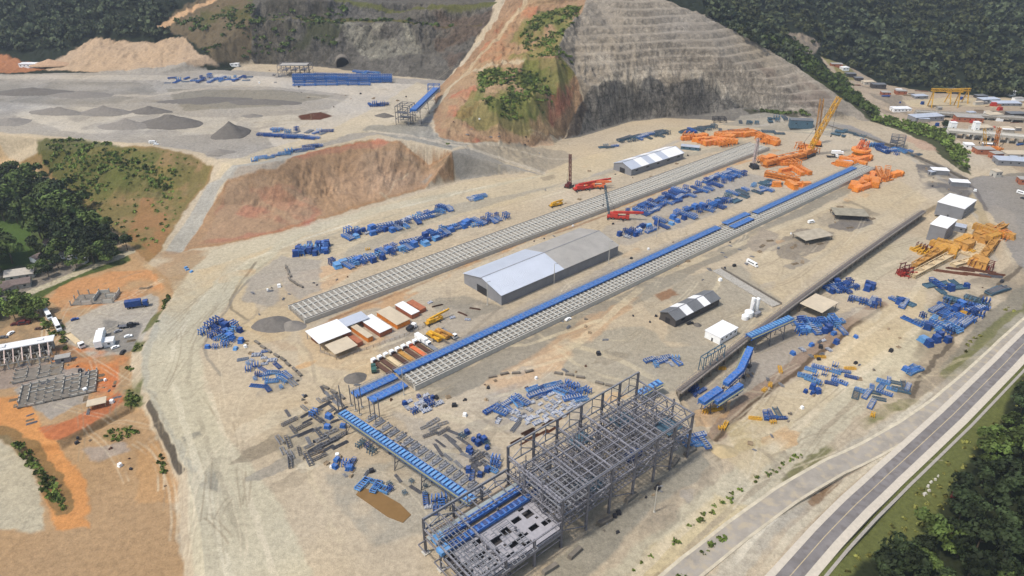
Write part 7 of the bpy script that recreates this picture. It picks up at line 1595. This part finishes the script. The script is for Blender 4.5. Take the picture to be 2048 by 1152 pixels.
sitepts = [(1672, 133, 14, 'at the upper left tip of the site'), (1688, 140, 9, 'just right of the tip'), (1700, 152, 12, 'left before the hedgerow'), (1716, 160, 10, 'beside the reddish yard'), (1735, 168, 14, 'at the wood edge'), (1755, 176, 16, 'below the wood edge'), (1770, 190, 10, 'in the rubble left of the gantry'), (1800, 188, 12, 'left behind the gantry'),
           (1838, 196, 16, 'behind the gantry left leg'), (1905, 186, 10, 'close to the far wood, right of the gantry'), (1960, 196, 12, 'in the empty sandy yard'), (1975, 205, 22, 'low in the sandy yard'), (2010, 210, 30, 'with dark red flank at the right'), (2020, 190, 8, 'right at the far wood'), (1800, 222, 20, 'between hedge and viaduct'), (1850, 240, 34, 'long and reddish before the viaduct'),
           (1935, 242, 26, 'behind the white tower'), (1985, 236, 16, 'above the viaduct deck'), (2030, 232, 18, 'above the viaduct at the right edge'), (1960, 262, 20, 'greenish between the viaducts'), (2010, 262, 14, 'teal between the viaducts'), (1935, 296, 8, 'like a small store under the viaduct'), (1965, 306, 16, 'white roofed before the orange cranes'), (1990, 316, 9, 'tiny white before the long hall'), (2035, 312, 26, 'wide roofed right of the orange cranes'), (2030, 328, 34, 'long teal hall at the right edge'), (2046, 366, 9, 'small at the grass verge'), (1990, 352, 6, 'tiny beside the site road')]
for i, (x, y, L, lab) in enumerate(sitepts):
    k = nm[RD.randrange(5)] if L < 30 else nm[1]; flatbox('site_building', '%s %s building %s' % ('low' if L > 15 else 'small', k[0], lab), 'building', (x, y), (L, 6 + L * .2, 3.2 + RD.random() * 2), R(RD.uniform(-12, 12)), k[1], k[2], windows=2 if L < 20 else 5)
flatbox('control_tower', 'thin white tower standing at the viaduct', 'tower', (1945, 274), (5, 5, 15), 0, WHITE, ROOFW, windows=1); flatbox('control_tower', 'white pier tower at the near end of the viaduct', 'tower', (1900, 268), (6, 5, 12), 0, WHITE, ROOFW, windows=1)
for i in range(110):
    x = RD.uniform(1690, 2050); y = RD.uniform(168, 330)
    if y < 150 + (x - 1690) * .15 or y > 215 + max(0, (x - 1800)) * .55: continue
    q = at(x, y)
    if not inpoly(q[0], q[1], SITE) or (x < 1760 and y > 190): continue
    inst([BUR[0], TIM, BX[1], RF[0], FR[2], BU[0]][i % 6], q[0], q[1], R(RD.uniform(-20, 20)), 'heap of building material on the distant site', 'material', 'building material on the distant site', sc_=RD.uniform(.5, 1.3))
viaduct('low grey barrier wall along the far side of the perimeter road', (1640, 246), (1790, 296), .6, .8, 8, CONCD, 'barrier_wall'); viaduct('grey barrier wall curving down the right side of the perimeter road', (1795, 298), (1935, 362), .6, .8, 8, CONCD, 'barrier_wall')
# boulders on the verge beside the paved road
rb = random.Random(2)
for i, (px, py) in enumerate(((1850, 988), (1856, 973), (1862, 965), (1870, 960), (1848, 990), (1876, 953), (1858, 982))):
    q = at(px, py); b_ = MB(); b_.box((0, 0, .4), (rb.uniform(.9, 1.7), rb.uniform(.8, 1.3), rb.uniform(.7, 1.1)), rb.uniform(0, 3), top=.6); o = b_.build('boulder', CONCL, None, tuple(q)); tag(o, 'pale boulder lying in the grass verge beside the paved road', 'boulder', 'boulders on the grass verge')
car('dark red car half hidden at the wood edge', (1906, 992), R(50), DRED)

# more low huts, sheds and material rows of the crowded site far behind
for i in range(46):
    x = RD.uniform(1700, 2048); y = RD.uniform(170, 345)
    if y < 158 + (x - 1690) * .12 or y > 222 + max(0, (x - 1800)) * .55: continue
    q = at(x, y)
    if not inpoly(q[0], q[1], SITE) or (x < 1760 and y > 185): continue
    flatbox('site_hut', 'small low hut standing among the crowded buildings of the distant site', 'hut', (x, y), (RD.uniform(5, 13), RD.uniform(3, 6), RD.uniform(2.4, 4)), R(RD.uniform(-12, 12)), RD.choice([WHITE, CONCL, WALLG, BRICK, CONC]), RD.choice([ROOFW, ROOFC, ROOFG, ROOFB]), group='huts of the distant site', windows=0, door=False)
# sheds, stacks and cars of the left building site
flatbox('site_cabin', 'small grey cabin between the frame building and the vans', 'cabin', (128, 722), (7, 4, 3), R(22), WALLG, ROOFG, windows=1)
flatbox('roof_shelter', 'low tan shelter below the foundation grid', 'shelter', (196, 812), (8, 5, 2.6), R(24), WOOD, ROOFC, open_=True)
for i, (x, y, m_, t_) in enumerate(((22, 668, 'white', WHITE), (8, 676, 'grey', GREY), (236, 664, 'silver', LGREY), (246, 706, 'black', DGREY), (150, 640, 'blue', BLUED))): car('%s car parked at the left lots, %s' % (m_, ['near the long white roof', 'at the left picture edge', 'above the white cabin', 'below the grey ground', 'beside the grass strip'][i]), (x, y), R(PR.uniform(0, 90)), t_)
for i in range(24):
    q = at(RD.uniform(20, 250), RD.uniform(690, 850)); inst(TIM if i % 2 else BU[1], q[0], q[1], R(24 + 90 * (i % 3 == 0) + RD.gauss(0, 8)), 'stack of boards or bars on the orange soil around the foundation grid', 'material', 'boards and bars around the left foundation grid', sc_=RD.uniform(.35, .7))
# ------------------------------------------------------------------ small clutter of a working yard
CL = random.Random(31)
ROCKS = []
for k in range(4):
    b_ = MB(); b_.box((0, 0, .5), (CL.uniform(1.4, 2.2), CL.uniform(1.0, 1.8), CL.uniform(.9, 1.4)), CL.uniform(0, 3), top=.6); b_.box((.9, .4, .3), (.9, .8, .8), .6, top=.6); me_ = b_.mesh('boulder'); me_.materials.append([CONCD, BROWN, WOOD, DGREY][k]); ROCKS.append(me_)
SM = [piece('pallet_stack', 'plate', 2.6, 2.2, 1, WOOD, WOOD), piece('steel_box', 'box', 2.4, 1.8, 1.4, DGREY, GREY), piece('pallet_stack', 'bundle', 3.4, 1.6, 1, LGREY, GREY), piece('steel_box', 'box', 2.0, 1.8, 1.6, WHITE, WHITE)]
zones = [(((500, 600), (700, 560)), 12, 'beside the near end of the first track'), (((1080, 400), (1400, 300)), 16, 'between the far shed and the first track'), (((1000, 500), (1230, 420)), 14, 'between the first track and the warehouse'), (((1180, 560), (1480, 480)), 16, 'on the bare ground below the second track'),
         (((1400, 560), (1700, 420)), 22, 'in the open ground left of the retaining wall'), (((1120, 660), (1330, 640)), 10, 'on the grey gravel left of the dark shed'), (((960, 780), (1200, 720)), 12, 'above the roller field'), (((700, 780), (960, 820)), 14, 'around the near end of the second track'),
         (((540, 880), (760, 960)), 20, 'among the grey beams at the lower left'), (((440, 640), (620, 800)), 14, 'beside the haul road groups'), (((1400, 800), (1650, 700)), 18, 'on the lower terrace'), (((1500, 900), (1800, 680)), 16, 'on the pale dirt of the lower terrace'),
         (((1880, 600), (2010, 560)), 10, 'near the yellow machine heap'), (((1850, 350), (1960, 400)), 14, 'on the dark ground near the white-roofed huts'), (((60, 680), (240, 800)), 16, 'around the left building site'), (((150, 880), (330, 940)), 8, 'on the dirt lot at the lower left'),
         (((900, 250), (1130, 290)), 12, 'at the foot of the orange spur'), (((420, 150), (860, 210)), 14, 'on the right part of the upper terrace'), (((1150, 1110), (1340, 960)), 10, 'along the grey ramp beside the steel building')]
for (a, b_), n, lab in zones:
    for i in range(n):
        x = CL.uniform(min(a[0], b_[0]), max(a[0], b_[0])); t = (x - a[0]) / (b_[0] - a[0] + 1e-6); y = a[1] + (b_[1] - a[1]) * t + CL.gauss(0, 14)
        q = at(x, y); me_ = CL.choice(ROCKS + SM[:3] + SM); w_ = {'boulder': ('boulder', 'rough boulder '), 'pallet_stack': ('pallets', 'small low stack of material '), 'steel_box': ('box', 'small site box ')}[me_.name.split('.')[0]]
        inst(me_, q[0], q[1], CL.uniform(0, 6), w_[1] + lab, w_[0], w_[1].strip() + 's ' + lab, sc_=CL.uniform(.5, 1.1))
# ------------------------------------------------------------------ daylight
w = bpy.data.worlds.new('World'); sc.world = w; w.use_nodes = True; nt = w.node_tree
sk = nt.nodes.new('ShaderNodeTexSky'); sk.sky_type = 'NISHITA'; sk.sun_disc = False
SEL, SAZ = R(60), R(-118)          # elevation; azimuth clockwise from +Y (negative = left)
sk.sun_elevation = SEL; sk.sun_rotation = SAZ; sk.air_density = 1.2; sk.dust_density = 2.5; sk.ozone_density = 1.0
bg = nt.nodes['Background']; bg.inputs['Strength'].default_value = .14; nt.links.new(sk.outputs[0], bg.inputs['Color'])
sl = bpy.data.lights.new('sun', 'SUN'); sl.energy = 2.7; sl.angle = R(5); sl.color = (1, .95, .88)
so = bpy.data.objects.new('sun', sl); col.objects.link(so)
dv = Vector((math.sin(SAZ) * math.cos(SEL), math.cos(SAZ) * math.cos(SEL), math.sin(SEL)))
so.rotation_euler = dv.to_track_quat('Z', 'Y').to_euler(); so.location = (-200, 100, 600)
vs_ = sc.view_settings; vs_.view_transform = 'Standard'; vs_.look = 'None'; vs_.gamma = 1; vs_.use_curve_mapping = False; vs_.exposure = .25
sc.cycles.use_adaptive_sampling = True; sc.cycles.use_denoising = True; sc.cycles.max_bounces = 5
sc.render.film_transparent = False
HAZE = True
if HAZE:
    hb_ = MB(); hb_.box((150, 700, 126), (2900, 1900, 300)); hm = bpy.data.materials.new('haze_air'); hm.use_nodes = True; n_ = hm.node_tree.nodes
    for x in list(n_): 
        if x.type == 'BSDF_PRINCIPLED': n_.remove(x)
    pv_ = n_.new('ShaderNodeVolumePrincipled'); pv_.inputs['Density'].default_value = .0001; pv_.inputs['Color'].default_value = (.82, .9, 1, 1); pv_.inputs['Anisotropy'].default_value = .2
    hm.node_tree.links.new(pv_.outputs[0], n_['Material Output'].inputs['Volume']); ho = hb_.build('haze', hm); tag(ho, kind='stuff')
    sc.cycles.volume_max_steps = 64; sc.cycles.volume_bounces = 0
